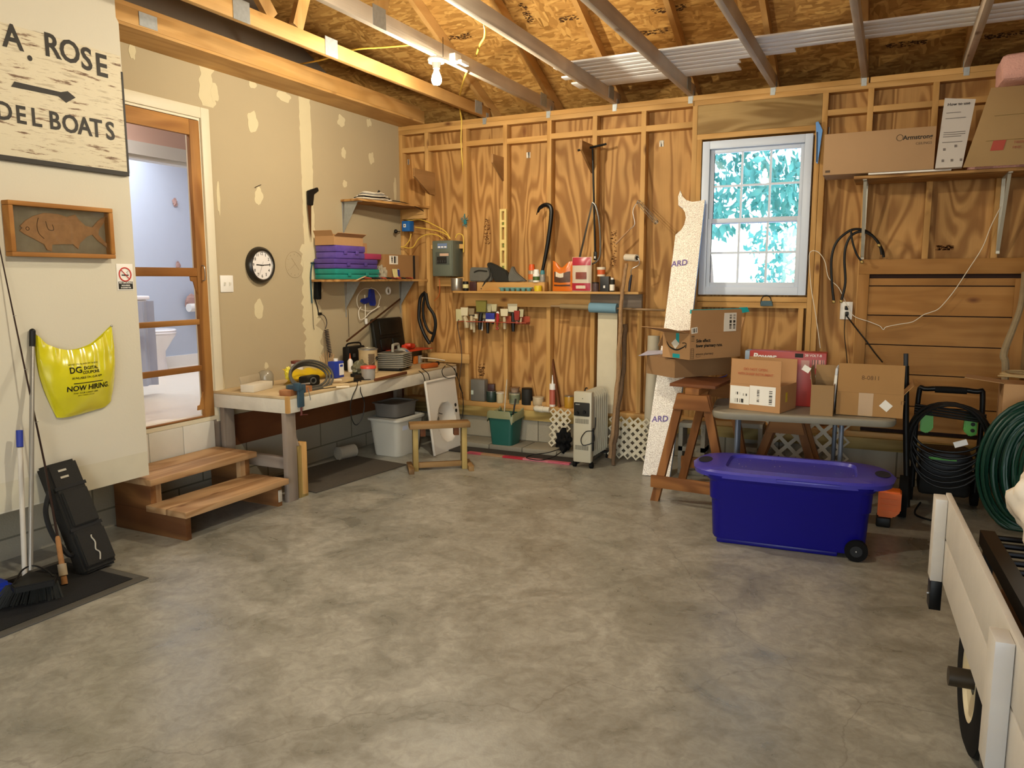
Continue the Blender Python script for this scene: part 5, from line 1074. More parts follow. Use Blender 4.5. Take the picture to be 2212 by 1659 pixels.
def pouch(pts, y, dep, label, m, tail=None):
    c = P(*pts[0], 'y', y); t = thing('dust_mask', label, 'mask', (c.x, y, CZ))
    w_ = [P(a, b, 'y', y) for a, b in pts]
    for p in w_: p.z = max(p.z, CZ+.001)
    MB().prism(w_, (0, dep, 0), .008).build('shell', m, t)
    if tail: MB().tube([P(a, b, 'y', y-.01) for a, b in tail], [.008, .006, .010, .003], 8, 5).build('strap', mat('strap_dark', '15150f'), t)
gf = mat('grey_fabric', '5d5b54', .8, var=.2, vs_=30)
pouch([(1014, 608), (1013, 590), (1016, 577), (1052, 578), (1060, 588), (1060, 608)], 6.015, .05, 'grey cloth mask pouch at the left of the shelf block', gf, ((1056, 578), (1058, 595), (1048, 610), (1040, 624)))
MB().tube([P(1024, 588, 'y', 6.008), P(1035, 584, 'y', 6.004), P(1052, 586, 'y', 6.008)], .005, 6, 4).build('fold', mat('strap_dark', '15150f'), COL.objects['dust_mask'])
pouch([(1068, 609), (1054, 580), (1050, 570), (1056, 566), (1078, 576), (1094, 586), (1102, 609)], 6.028, .045, 'black pointed cloth mask behind the level', mat('strap_dark', '15150f', .8), None)
pouch([(1098, 609), (1097, 596), (1102, 580), (1106, 574), (1112, 588), (1136, 608)], 6.012, .05, 'grey and black cloth mask right of the level', gf, None)
EC = thing('egg_carton', 'teal egg carton lying on the wall shelf', 'egg carton', (BWp(1115, 625, 5.96).x, 5.96, SZ)); a, b = BWp(1080, 625, 5.97), BWp(1151, 625, 5.97); egm = mat('egg_carton_pulp', '5e8e8c', .8, bump=.2)
m = MB().bx(a.x, b.x, 5.945, 5.985, SZ+.024, SZ+.032, .001)
for k in range(6): m.lathe((a.x+(b.x-a.x)*(k+.5)/6.2, 5.966, SZ+.0005), [(.014, 0), (.020, .008), (.0225, .0245)], 14)
m.build('tray', egm, EC)
px_can('yellow_cup', 'small yellow cup at the end of the shelf block', 'cup', 1154, 1171, 617, SZ, 5.97, mat('bright_yellow', 'd2b41c', .5))
og = mat('orange_cap', 'd0561c', .4)
def spray(x1, x2, yt, zb, y, cap, body, label, lab):
    t, c, r, h = px_can('spray_can', label, 'spray can', x1, x2, yt+(628-yt)*.0, zb, y, body)
    for o in list(t.children): bpy.data.objects.remove(o)
    MB().lathe((c.x, y, zb+.0004), [(r*.95, 0), (r, .003), (r, h*.62), (r*.7, h*.70), (r*.62, h*.72)], 24).build('body', body, t)
    MB().lathe((c.x, y, zb+h*.72), [(r*.85, -.012), (r*.85, h*.1), (r*.7, h*.28)], 20).build('cap', cap, t)
    MB().lathe((c.x, y, zb+h*.15), [(r*1.01, 0), (r*1.01, h*.3)], 24).build('label', lab, t)
spray(1141, 1157, 571, CZ, 6.035, og, mat('silver_can', 'b3a48c', .35, .5), 'spray can with orange cap on the shelf block', mat('orange_label', 'c6682e', .5))
spray(1151, 1166, 582, CZ, 6.012, white, white, 'white spray can with a black and green label', mat('black_green_label', '3e5a26', .5, var=.6, vs_=40))
spray(1166, 1178, 584, CZ, 6.035, mat('teal_cap', '3a7a86', .5), mat('silver_can2', '9d988c', .35, .4), 'slim grey spray can with teal cap', mat('grey_label', '8c8a84', .5))
def snack(x1, x2, y1, m0, label, top, parts):
    a, b = BWp(x1, 600, 5.97), BWp(x2, 600, 5.97); zt = BWp(x1, y1, 5.97).z; h = zt-SZ; wd = b.x-a.x
    t = thing('snack_bag', label, 'bag', ((a.x+b.x)/2, 6.0, SZ)); rows = []; back = []
    for i in range(21):
        v = i/20; r1, r2 = [], []
        for k in range(17):
            u = k/16; bl_ = (math.sin(math.pi*u)**.6)*(math.sin(math.pi*(v*.9+.07))**.5)*.032+.003*mnoise.noise(V(u*5, v*7, x1))
            z = SZ+.002+h*v*top(u) if v > .5 else SZ+.002+h*v*(1+(top(u)-1)*max(0, v)*1.0)
            z = SZ+.002+h*v*(1+(top(u)-1)*v)
            r1.append(V(a.x+wd*u, 6.01-bl_, z)); r2.append(V(a.x+wd*u, 6.012+bl_*.8, z))
        rows.append(r1); back.append(r2[::-1])
    MB().sheet(rows).sheet(back).build('bag_film', m0, t)
    def pt(u, v, o=.004):
        bl_ = (math.sin(math.pi*u)**.6)*(math.sin(math.pi*(v*.9+.07))**.5)*.032
        return V(a.x+wd*u, 6.01-bl_-o, SZ+.002+h*v*(1+(top(u)-1)*v))
    for nm, u0, u1, v0, v1, mm in parts:
        MB().sheet([[pt(u0+(u1-u0)*k/8, v0+(v1-v0)*i/6) for k in range(9)] for i in range(7)], .0006).build(nm, mm, t)
    return t, pt
orf = mat('orange_film', 'cc6b1e', .3); dkf = mat('brown_print', '4e3222', .5, var=.5, vs_=50); whp = mat('white_print', 'd8cdb8', .5)
snack(1190, 1234, 563, orf, 'orange crumpled snack bag with brown print on the wall shelf', lambda u: 1-.22*math.exp(-((u-.45)/.25)**2)-.03*u, (('printed_window', .12, .9, .30, .66, dkf), ('white_splash', .2, .6, .5, .68, whp), ('brand_band', .1, .9, .17, .22, dkf)))
rdf = mat('raspberry_film', 'a8283c', .3)
snack(1232, 1274, 556, mat('cream_film', 'c9bca8', .35), 'red and cream snack bag behind the bow saw', lambda u: 1, (('red_top', .03, .97, .76, .99, rdf), ('red_bottom', .03, .97, .02, .24, rdf), ('brown_heart', .25, .8, .36, .56, mat('brown_red_print', '7c3a2c', .5, var=.4, vs_=50)), ('text_block', .25, .75, .08, .17, whp)))
px_can('jar', 'small dark jar with a printed label on the wall shelf', 'jar', 1279, 1294, 610, SZ, 5.98, mat('purple_brown_label', '4c3a3c', .5, var=.5, vs_=60), (('lid', .9, 1.02, (1.04, 1.04), black),))
t, x0, x1, zt = px_box('black_box', 'black square tub under the orange and white cup', 'tub', 1296, 1315, 597, SZ, 5.99, .05, mat('charcoal', '24262a', .5))
MB().bx(x0+.03, x0+.045, 5.9885, 5.9898, SZ+.03, SZ+.05).build('tag', white, t)
px_can('paper_cup', 'white and orange cup stacked on the black tub', 'cup', 1290, 1308, 577, zt+.0005, 6.02, mat('orange_label2', 'c65a28', .5), (('white_rim', .72, 1.0, (1.05, 1.1), whp), ('white_foot', 0, .2, (1.01, 1.01), whp)))
px_can('small_bottle', 'small black bottle with white label at the right of the wall shelf', 'bottle', 1317, 1328, 604, SZ, 5.98, ink, (('cap', 1.0, 1.15, (.6, .6), white), ('label', .1, .6, (1.03, 1.03), paper)))
# paint roller
PRt = thing('paint_roller', 'white paint roller with black handle standing at the right end of the wall shelf', 'paint roller', (BWp(1362, 629, 6.0).x, 6.0, SZ))
MB().cyl(BWp(1352, 556, 6.06), BWp(1352, 556, 6.06)+V(.11, -.06, -.008), .028, n=24).build('roller_sleeve', mat('roller_nap', 'cfc6b4', .95, bump=.3), PRt); s0 = BWp(1352, 556, 6.06)
MB().cyl(s0+V(.11, -.06, -.008), s0+V(.112, -.061, -.008), .016).build('core_hole', ink, PRt)
MB().tube([s0+V(.112, -.061, -.008), s0+V(.13, -.07, -.02), BWp(1380, 572, 6.0), BWp(1364, 582, 6.0), BWp(1364, 595, 6.0)], .003, 8, 4).build('frame_wire', steel, PRt)
MB().tube([BWp(1364, 594, 6.0), BWp(1361, 610, 6.0), V(BWp(1359, 628, 6.0).x, 6.0, SZ+.003)], [.007, .012, .010], 10).build('handle', mat('navy_handle', '1c1c2c', .4), PRt)
# ================================================================== tools hanging on the back wall
lv = [BWp(1081, 452, 6.10), BWp(1095, 452, 6.10)]; lzb, lzt = CZ+.006, lv[0].z; lx0, lx1 = lv[0].x, lv[1].x
LV = thing('spirit_level', 'pale yellow two foot spirit level standing against a stud', 'level', ((lx0+lx1)/2, 6.10, lzb))
g = MB(); hh = lzt-lzb; wd = lx1-lx0; cx_ = (lx0+lx1)/2
slots = [(.03, .07, .5), (.17, .20, .3), (.245, .42, .35), (.475, .525, .35), (.57, .74, .35), (.79, .825, .3), (.86, .94, .35)][::-1]
zs = 0
for a_, b_, k in sorted([(1-b, 1-a, k) for a, b, k in [(s[0], s[1], s[2]) for s in ((.03, .15, .4), (.18, .22, .35), (.25, .42, .4), (.47, .53, .4), (.57, .74, .4), (.78, .82, .35), (.85, .93, .4))]]):
    g.bx(lx0, lx1, 6.085, 6.112, lzb+hh*zs, lzb+hh*a_); g.bx(lx0, cx_-wd*k/2, 6.085, 6.112, lzb+hh*a_, lzb+hh*b_); g.bx(cx_+wd*k/2, lx1, 6.085, 6.112, lzb+hh*a_, lzb+hh*b_); zs = b_
g.bx(lx0, lx1, 6.085, 6.112, lzb+hh*zs, lzt); g.build('body', mat('level_yellow', 'd8c27c', .4), LV)
for f in (.20, .50, .80): MB().cyl((cx_, 6.094, lzb+hh*f-.012), (cx_, 6.094, lzb+hh*f+.012), .005).build('vial', mat('vial_green', '9ab04a', .1, trans=.4), LV)
pb = [(1162, 459), (1166, 449), (1176, 443), (1186, 444), (1191, 453), (1190, 475), (1185, 515), (1178, 555), (1171, 590), (1168, 603)]
CR = thing('pry_bar', 'black hooked wrecking bar leaning on the back wall beside the spray cans', 'pry bar', BWp(1168, 604, 6.06))
MB().tube([BWp(a, b, 6.085) for a, b in pb], [.008, .015, .018, .019, .019, .019, .018, .016, .013, .008], 8, 3).build('bar', blackm, CR)
MB().tube([BWp(a-3, b+5, 6.075) for a, b in pb[:3]], [.003, .006, .008], 6, 3).build('claw', blackm, CR)
TB_ = thing('t_handle_rod', 'long black rod with a T handle hung on a plywood bracket', 'tool', BWp(1286, 562, 6.08))
MB().tube([BWp(1280, 321, 6.05), BWp(1283, 440, 6.07), BWp(1286, 556, 6.09)], .0085, 10).tube([BWp(1248, 325, 6.03), BWp(1310, 311, 6.07)], .009, 10).build('rod', blackm, TB_); MB().box(BWp(1286, 553, 6.085), (.028, .02, .07), None, .004).build('grip', black, TB_); MB().box(BWp(1285, 556, 6.070), (.012, .002, .018)).build('tag', white, TB_)
for i, (xx, pxs, yf, zt_, h1, h2) in enumerate(((-3.846, 895, 0, 2.445, .13, .20), (-3.092, 1064, 0, 2.52, .10, .20), (-2.273, 1256, 0, 2.56, .13, .22))):
    f = -1 if i else 1; x = xx
    # depth of the free end from its photograph column
    yfree = 6.2
    for s_ in range(60):
        yy = 6.2-s_*.01; p = V(x, yy, zt_); d = p-CAM; u = 1106+FPX*d.dot(RGT)/d.dot(FWD)
        if u <= pxs: yfree = yy; break
    tag(MB().prism([(x-.009, 6.205, zt_), (x-.009, yfree, zt_), (x-.009, yfree, zt_-.07), (x-.009, 6.12, zt_-h2), (x-.009, 6.205, zt_-h2)], (.018, 0, 0)).build('plywood_bracket', wood('bracket_ply', 'a87f50', '8a6438', 'y', rings=3, knots=False)), ('triangular plywood bracket on the stud nearest the corner', 'triangular plywood bracket on the third stud, above the level', 'triangular plywood bracket carrying the T handle')[i], 'bracket')
BS = thing('bow_saw', 'bow saw with bent tubular frame hanging by the T handle rod', 'saw', BWp(1249, 582, 6.05))
MB().tube([BWp(a, b, 6.06) for a, b in ((1280, 437), (1287, 445), (1293, 470), (1296, 500), (1297, 540), (1294, 558), (1284, 568), (1268, 573), (1250, 577))], .0085, 10, 5).build('frame', mat('chrome_tube', '8c8a86', .25, .8), BS)
MB().prism([BWp(1278, 437, 6.06), BWp(1281, 440, 6.06), BWp(1252, 566, 6.06), BWp(1248, 564, 6.06)], (0, .002, 0)).build('blade', mat('dark_blade', '3a342c', .4, .7), BS)
MB().prism([BWp(a, b, 6.045) for a, b in ((1243, 588), (1246, 573), (1262, 571), (1275, 570), (1272, 578), (1255, 583), (1250, 589))], (0, .02, 0), .003).build('tension_lever', mat('chrome_tube', '8c8a86'), BS)
RF = thing('roller_frame', 'wire roller frame with wooden handle hung on a nail left of the window', 'paint roller', BWp(1329, 527, 6.08))
MB().tube([BWp(a, b, 6.08) for a, b in ((1378, 436), (1370, 447), (1367, 460), (1371, 484), (1360, 496))], .0028, 8, 5).build('wire', steel, RF)
MB().tube([BWp(1360, 496, 6.08), BWp(1330, 527, 6.08)], [.006, .009], 10).build('handle', mat('handle_wood', 'a8835c', .6), RF)
c1, c2 = BWp(1379, 436, 6.08), BWp(1418, 480, 6.02); dd = (c2-c1).normalized(); sd1 = dd.cross(Y).normalized()
mm = MB()
for s_, t_ in ((.016, 0), (-.016, 0), (0, .016), (0, -.016)): mm.tube([c1+sd1*s_+Y*t_, c2+sd1*s_+Y*t_], .0022, 6)
mm.ring(c1, dd, .016, .003, 20, 6).ring(c2, dd, .016, .004, 20, 6).build('cage', steel, RF)
tq = BWp(1004, 477, 6.08); TE = thing('teal_ornament', 'teal openwork ornament pinned to the stud above the grey panel', 'ornament', (tq.x, 6.1, tq.z-.06)); tm = mat('teal_plastic', '1f6f78', .4)
m = MB()
for i in range(11):
    a = i*2.4; r_ = .008+.0032*i; m.ring(tq+V(r_*.8*math.cos(a), -.004, r_*1.3*math.sin(a)), Y, .008, .0025, 14, 5)
m.box(tq+V(.004, 0, -.012), (.028, .012, .04), None, .004).tube([tq+V(0, 0, .03), tq+V(-.002, 0, .062)], .005, 6)
m.build('openwork', tm, TE); MB().tube([tq+V(.01, -.004, .01), tq+V(.05, -.02, .045)], .0015, 5).tube([tq+V(.01, -.004, 0), tq+V(.055, -.015, .005)], .0015, 5).build('pins', blackm, TE)
# ================================================================== electric panel, blue box and wiring
pa, pc = BWp(932, 520, 6.0), BWp(976, 597, 6.0); EP = thing('electric_panel', 'grey electrical sub panel with four breakers on the back wall', 'panel', ((pa.x+pc.x)/2, 6.2, pc.z)); pg = mat('panel_grey', '6c7468', .4, .3, var=.06)
xa, xb, zb_, zt_ = pa.x, pc.x, pc.z, pa.z
MB().bx(xa, xb, 6.02, 6.205, zb_, zt_, .004).build('enclosure', pg, EP); MB().bx(xa+.004, xb-.004, 6.008, 6.0195, zb_+.004, zt_-.004, .003).build('cover', pg, EP)
hz_, wx_ = zt_-zb_, xb-xa
MB().bx(xa+wx_*.18, xb-wx_*.14, 6.004, 6.0075, zb_+hz_*.33, zb_+hz_*.68, .002).build('hatch', mat('panel_grey_dark', '59605a', .4, .3), EP)
MB().bx(xa+wx_*.26, xb-wx_*.26, 6.001, 6.0038, zb_+hz_*.36, zb_+hz_*.55).build('breaker_block', ink, EP)
for k in range(4): MB().box((xa+wx_*(.32+.12*k), 5.998, zb_+hz_*.42), (.008, .008, .02)).build('breaker', mat('breaker_grey', '3c3c3c', .4), EP)
MB().bx(xa+wx_*.40, xb-wx_*.16, 6.0008, 6.0036, zb_+hz_*.57, zb_+hz_*.64).build('warning_label', mat('warn_label', 'c8a890', .5), EP)
MB().bx(xa+wx_*.28, xb-wx_*.24, 6.0065, 6.0078, zb_+hz_*.78, zb_+hz_*.92).build('blue_label', mat('label_blue', '6a7fa4', .5), EP)
for k in range(3): MB().bx(xa+wx_*(.31+.155*k), xa+wx_*(.42+.155*k), 6.005, 6.0062, zb_+hz_*.80, zb_+hz_*.84).build('label_field', white, EP)
tag(MB().bx(xa-.02, xb+.06, 6.12, 6.2, zb_-.09, zb_-.01, .002).build('backing_board', pine('x')), 'short pine board fixed under the grey electrical panel', 'lumber')
bq_ = BWp(881, 489, 6.08); EB = thing('junction_box', 'blue plastic junction box with a white tag and yellow cables', 'junction box', (bq_.x, 6.1, bq_.z-.05)); bb = mat('box_blue', '1f5fa4', .4)
MB().box(bq_, (.085, .08, .095), None, .006).build('box', bb, EB); MB().box(bq_+V(-.008, -.041, .004), (.026, .002, .03)).build('tag', white, EB); MB().box(bq_+V(-.008, -.0425, .004), (.012, .001, .014)).build('tag_print', mat('grey_print', '6a6a6a'), EB)
for i, pts in enumerate((((872, 472), (885, 476), (905, 474), (925, 480), (945, 490), (962, 500), (973, 516)), ((897, 491), (925, 495), (950, 500), (966, 508), (971, 516)), ((866, 533), (890, 535), (905, 515), (925, 506), (945, 508), (957, 517)), ((888, 505), (884, 520), (872, 534)), ((984, 514), (988, 506), (996, 506), (1001, 514), (1001, 545)))):
    cable('yellow_cable', [BWp(a, b, 6.10-.01*i) for a, b in pts], .0048, yellowcable, ('yellow cable arching from the blue box over to the panel top', 'straight yellow cable from the blue box to the panel', 'yellow cable rising from the shipping box to the panel', 'short yellow cable under the blue box', 'yellow cable bending from the panel top down the stud')[i])
cable('black_cable', [LW(864, 500, .02), LW(856, 500, .05)], .004, black, 'short black lead with a round black knob in the corner'); kb = LW(855, 500, .05); MB().ball(kb, .018, (1, 1, 1.1), 3).build('knob', black, COL.objects['black_cable'])
cable('orange_cable', [BWp(949, 602, 6.06), BWp(950, 625, 6.06), BWp(947, 640, 6.08), BWp(938, 650, 6.1)], .004, mat('orange_cord', 'b8622a', .5), 'orange cord hanging under the grey panel', 'cord')
HS = thing('vacuum_hose', 'black ribbed vacuum hose hanging in the corner by the shelf', 'hose', BWp(925, 745, 6.02)); m = MB()
m.tube([BWp(a, b, 6.03) for a, b in ((918, 632), (908, 645), (905, 680), (908, 700), (918, 725), (928, 742))], .016, 10, 6).tube([BWp(a, b, 5.99) for a, b in ((920, 634), (925, 660), (937, 680), (941, 700), (938, 720), (932, 738))], .015, 10, 6).tube([BWp(a, b, 6.01) for a, b in ((919, 633), (914, 660), (916, 690), (926, 715), (940, 722))], .012, 10, 6)
m.tube([BWp(918, 633, 6.205), BWp(919, 634, 5.99)], .005, 8); m.build('hose', black, HS)
hz2 = BWp(970, 773, 6.10); tag(MB().bx(BWp(925, 773, 6.09).x, BWp(1014, 773, 6.09).x, 6.082, 6.119, BWp(970, 783, 6.09).z, BWp(970, 763, 6.09).z, .002).build('wall_cleat', pine('x')), 'short stamped pine board nailed across the studs at bench height', 'lumber')
cable('dark_cable', [BWp(a, b, 6.07) for a, b in ((991, 690), (988, 700), (991, 720), (996, 745), (997, 780), (992, 830), (1000, 850))], .0035, mat('brown_cord', '3a2a20', .5), 'thin dark cord hanging from the brush rack past the pine board', 'cord')
# ================================================================== red rack with brushes and scrapers
ra, rb = BWp(992, 693, 6.04), BWp(1138, 697, 6.04)
RK = thing('brush_rack', 'thin red rack board holding brushes and putty knives', 'rack', ((ra.x+rb.x)/2, 6.06, ra.z-.005)); rk = mat('rack_red', 'a0452c', .5)
MB().bx(ra.x, rb.x, 6.015, 6.10, ra.z-.006, ra.z, .001).build('board', rk, RK); MB().bx(BWp(1090, 690, 6.1).x, rb.x, 6.101, 6.106, ra.z-.02, ra.z+.05).build('back_plate', rk, RK)
cream = mat('cream_blade', 'd2c8a8', .5); RZ = ra.z
tools = [((1003, 664, 684, 16), 'cream', (1008, 12, 708), 'wide cream plastic scraper with orange collar, leftmost on the red rack', cream, 'beige'),
 ((1018, 666, 682, 13), 'brown', (1018, 9, 712), 'small brown bristled brush beside the leftmost scraper', mat('brown_bristle', '8c7a5c', .8), 'beige'),
 ((1024, 678, 690, 18), 'cream', (1024, 7, 718), 'short cream trapezoid scraper low on the red rack', cream, 'beige'),
 ((1039, 649, 676, 23), 'olive', (1036, 10, 712), 'big olive bristled brush, tallest on the red rack', mat('olive_bristle', '7a7434', .9), 'black'),
 ((1046, 668, 690, 12), 'grey', (1041, 6, 714), 'grey tilted brush before the olive one', mat('grey_bristle', '8e8462', .9), 'steel'),
 ((1056, 656, 676, 11), 'pale', (1053, 8, 720), 'pale brush just right of the olive brush', mat('pale_bristle', 'b7b08c', .9), 'black'),
 ((1067, 657, 675, 12), 'pale', (1064, 6, 700), 'pale slanted brush, second right of the olive brush', mat('pale_bristle', 'b7b08c', .9), 'black'),
 ((1089, 667, 685, 17), 'cream', (1090, 8, 711), 'cream curved scraper right of the red handled tool', cream, 'beige'),
 ((1107, 656, 676, 21), 'pale', (1108, 9, 716), 'large cream bristled brush with dark ferrule at the right of the rack', mat('white_bristle', 'cfc9ae', .9), 'black'),
 ((1116, 671, 694, 12), 'red', (1116, 8, 700), 'dark red brush at the right end of the rack', mat('red_bristle', '8e2a20', .8), 'red'),
 ((1126, 668, 687, 10), 'cream', (1124, 5, 694), 'narrow pale scraper at the far right of the rack', mat('pale_bristle', 'b7b08c'), 'beige')]
hm_ = {'beige': mat('beige_handle', 'b5a583', .5), 'black': black, 'steel': steel, 'red': mat('dark_red_handle', '8e2a20', .4)}
for i, (bl_, kd, (hx_, hw, hb), lb, mt, hh_) in enumerate(tools):
    yy = 6.035+.022*(i % 3); cx_, t_, b_, w_ = bl_; a = P(cx_-w_/2, t_, 'y', yy); b = P(cx_+w_/2, b_, 'y', yy)
    t = thing('paint_brush' if kd not in ('cream',) else 'putty_knife', lb, 'brush' if kd != 'cream' else 'scraper', (a.x, yy, RZ))
    zt__, zb__ = a.z, max(b.z, RZ+.003); th = .004 if kd == 'cream' else .012
    MB().prism([(a.x, yy, zt__), (b.x, yy, zt__), (b.x-.006, yy, zb__+.008), (a.x+.006, yy, zb__+.008)], (0, th, 0)).build('blade' if kd == 'cream' else 'bristles', mt, t)
    if kd != 'cream': MB().bx(a.x+.004, b.x-.004, yy-.001, yy+th+.001, zb__-.004 if zb__ > RZ+.01 else RZ+.001, zb__+.0085).build('ferrule', mat('dark_ferrule', '4a4438', .4, .6), t)
    h = P(hx_, hb, 'y', yy); MB().tube([V((a.x+b.x)/2, yy+th/2, zb__), V(h.x, yy+th/2, RZ-.012), V(h.x, yy+th/2, h.z)], [hw*.0016, hw*.0021, hw*.0016], 8).build('handle', hm_[hh_], t)
rt = thing('red_tool', 'red tool with a ring at the end of its handle, hanging through the rack', 'tool', BWp(1075, 712, 6.03)); rq0, rq1 = P(1075, 676, 'y', 6.03), P(1074, 703, 'y', 6.03)
MB().tube([rq0, P(1075, 690, 'y', 6.03), rq1], [.012, .016, .006], 10).ring(P(1074, 709, 'y', 6.03), Y, .011, .004, 20, 8).build('handle', mat('red_glossy', 'a82c2c', .3), rt); MB().ball(P(1075, 676, 'y', 6.03), .014, (1, .8, 1)).build('white_cap', white, rt)
bw = thing('blue_pad', 'blue and white pad box resting on the red rack', 'box', BWp(1060, 690, 6.03)); a, b = BWp(1050, 676, 6.028), BWp(1069, 689, 6.028)
MB().bx(a.x, b.x, 6.018, 6.032, RZ+.022, a.z, .002).build('blue_pad', mat('pad_blue', '25308c', .6), bw); MB().bx(a.x-.002, b.x+.002, 6.018, 6.032, RZ+.001, RZ+.0215, .002).build('white_tray', white, bw)
oq = BWp(991, 681, 6.10); OU = thing('wall_outlet', 'cream outlet plate behind the left end of the red rack', 'outlet', (oq.x, 6.11, oq.z)); MB().box(V(oq.x, 6.113, oq.z), (.07, .012, .11), None, .002).build('plate', mat('cream_plate', 'c8c294', .5), OU)
# ================================================================== roll of sill foam on a broomstick, with sticks
r0_, r1_ = BWp(1190, 661, 6.04), BWp(1436, 670, 6.04); r1_.z = r0_.z-.02
FRo = thing('foam_roll', 'blue foam roll on a stick with a long pale strip hanging from it', 'roll', (BWp(1307, 670, 6.04).x, 6.04, BWp(1310, 890, 6.1).z))
MB().cyl(r0_, r1_, .009, n=12).build('stick', wood('stick_wood', '9a7f60', '7c6346', 'x', knots=False), FRo)
s0, s1 = r0_.lerp(r1_, (1212-1190)/246), r0_.lerp(r1_, (1277-1190)/246); MB().cyl(s0, s1, .022, n=20).build('cardboard_tube', mat('tube_card', '8c7652', .8), FRo)
s0, s1 = r0_.lerp(r1_, (1278-1190)/246), r0_.lerp(r1_, (1337-1190)/246); MB().cyl(s0, s1, .041, n=28).build('foam_roll', mat('blue_foam', '6f94a8', .8, bump=.1), FRo)
fa, fb = BWp(1291, 760, 6.09), BWp(1333, 760, 6.09); zb_ = BWp(1310, 892, 6.09).z
MB().sheet([[V(x, 6.081+.004*math.sin(z*7)+(.0 if z < 1.1 else 0), z) for x in (fa.x, (fa.x+fb.x)/2, fb.x)] for z in [zb_+(s0.z-zb_)*k/12 for k in range(13)]], .006).build('hanging_strip', mat('pale_foam', 'cfc5aa', .8), FRo)
def stick(pts, rs, m, label, seed):
    random.seed(seed); q = spline([Vector(p) for p in pts], 6)
    for p in q[1:-1]: p += V(random.uniform(-.006, .006), random.uniform(-.006, .006), 0)
    rr_ = [rs[0]+(rs[1]-rs[0])*i/(len(q)-1) for i in range(len(q))]; rr_ = [r*(1+.18*random.random()) for r in rr_]
    t = MB().tube(q, rr_, 10).build('walking_stick', m); return tag(t, label, 'stick')
bark = mat('pale_bark', '9a7a56', .8, var=.3, vs_=30, bump=.5); bark2 = mat('dark_bark', '5c4630', .85, var=.35, vs_=30, bump=.5)
stick([P(1318, 990, 'y', 5.80), P(1331, 860, 'y', 5.87), P(1339, 740, 'y', 5.90), P(1344, 628, 'y', 5.91), P(1353, 570, 'y', 5.93)], (.019, .012), bark, 'pale knobbly stick leaning up past the wall shelf', 2)
stick([P(1325, 1005, 'z', .003), P(1334, 900, 'y', 5.83), P(1346, 800, 'y', 5.93), P(1350, 700, 'y', 5.97)], (.014, .018), bark2, 'dark barked stick leaning beside the pale one behind the heater', 4)
# ================================================================== ledge items
LZ = .3655; ly = 6.13
t, a, b, zt = px_box('plastic_box', 'clear grey lidded plastic box at the left of the sill ledge', 'box', 1016, 1046, 820, LZ, 6.10, .08, mat('cloudy_grey', '77736a', .3, trans=.2, var=.1), bev=.01)
MB().bx(a+.008, a+.032, 6.097, 6.0995, LZ+.06, LZ+.1).build('label', mat('pale_label', 'b8c0b0', .5), t)
t, c, r, h = px_can('paint_tin', 'small dark green tin with printed label on the ledge', 'can', 1051, 1073, 845, LZ, 6.14, mat('dark_green_label', '26362e', .4, var=.5, vs_=50), (('lid', 1.0, 1.04, (.96, .96), tin),))
MB().box((c.x, 6.14, LZ+h*1.04+.032), (.06, .04, .06), Euler((0, 0, .2)).to_matrix(), .002).build('carton_on_top', mat('dark_carton', '3a1c1c'), t)
px_can('cream_jar', 'cream coloured jar with crumpled top on the ledge', 'jar', 1073, 1089, 848, LZ, 6.12, mat('cream_jar', 'bfb08c', .5), (('paper_top', .9, 1.05, (1.1, 1.2), whp),))
t, c, r, h = px_can('paint_tin', 'labelled quart tin with a cup standing on it', 'can', 1100, 1124, 848, LZ, 6.13, mat('quart_label', '9a9478', .4), (('label', .12, .85, (1.01, 1.01), mat('quart_label_print', '6d7256', .5, var=.5, vs_=50)), ('rim', .97, 1.03, (1.0, 1.02), tin), ('cup', 1.04, 1.40, (.62, .8), mat('pinkish_cup', '9c8068', .6)), ('lid_disk', 1.42, 1.48, (.95, .95), mat('brown_lid', '7a5a3c', .5))))
px_can('black_tin', 'black can with a pull tab at the middle of the ledge', 'can', 1127, 1150, 840, LZ, 6.135, ink, (('rim', 1.0, 1.05, (.9, 1.0), black),))
px_can('plastic_tub', 'low cream plastic tub on the ledge', 'tub', 1151, 1175, 857, LZ, 6.14, mat('cream_tub', 'bba886', .5), (('rim', .9, 1.0, (1.05, 1.05), mat('cream_rim', 'c8b898', .5)),))
px_can('caulk_tube', 'white and red caulk tube standing on the ledge', 'caulk tube', 1187, 1200, 829, LZ, 6.13, white, (('red_band', .1, .75, (1.01, 1.01), mat('caulk_red', 'b05a48', .5)), ('nozzle', 1.0, 1.38, (.35, .12), white)))
px_can('yellow_tin', 'yellow tin half hidden behind the heater', 'can', 1219, 1240, 855, LZ, 6.14, mat('yellow_tin', 'b88a2a', .4), (('rim', .96, 1.02, (1.03, 1.03), tin),))
tag(MB().beam(P(1193, 774, 'y', 6.19), V(P(1209, 880, 'y', 6.105).x, 6.105, LZ+.006), .016, .028).build('wood_strip', redwood('z')), 'dark wooden strip leaning behind the caulk tube', 'stick')
pe = thing('pipe_elbow', 'white plastic pipe elbow lying before the ledge', 'pipe', BWp(1170, 893, 6.06)); pvc = mat('pvc_white', 'cfc8b4', .35); e0 = V(BWp(1152, 885, 6.03).x+.02, 6.03, .355)
MB().tube([e0+V(0, .035, .0), e0+V(.005, 0, -.0), e0+V(.03, -.012, 0), e0+V(.14, -.010, 0)], .0255, 16, 5).build('elbow', pvc, pe); MB().tube([e0+V(.05, -.012, 0), e0+V(.085, -.012, 0)], .029, 16).build('socket', pvc, pe)
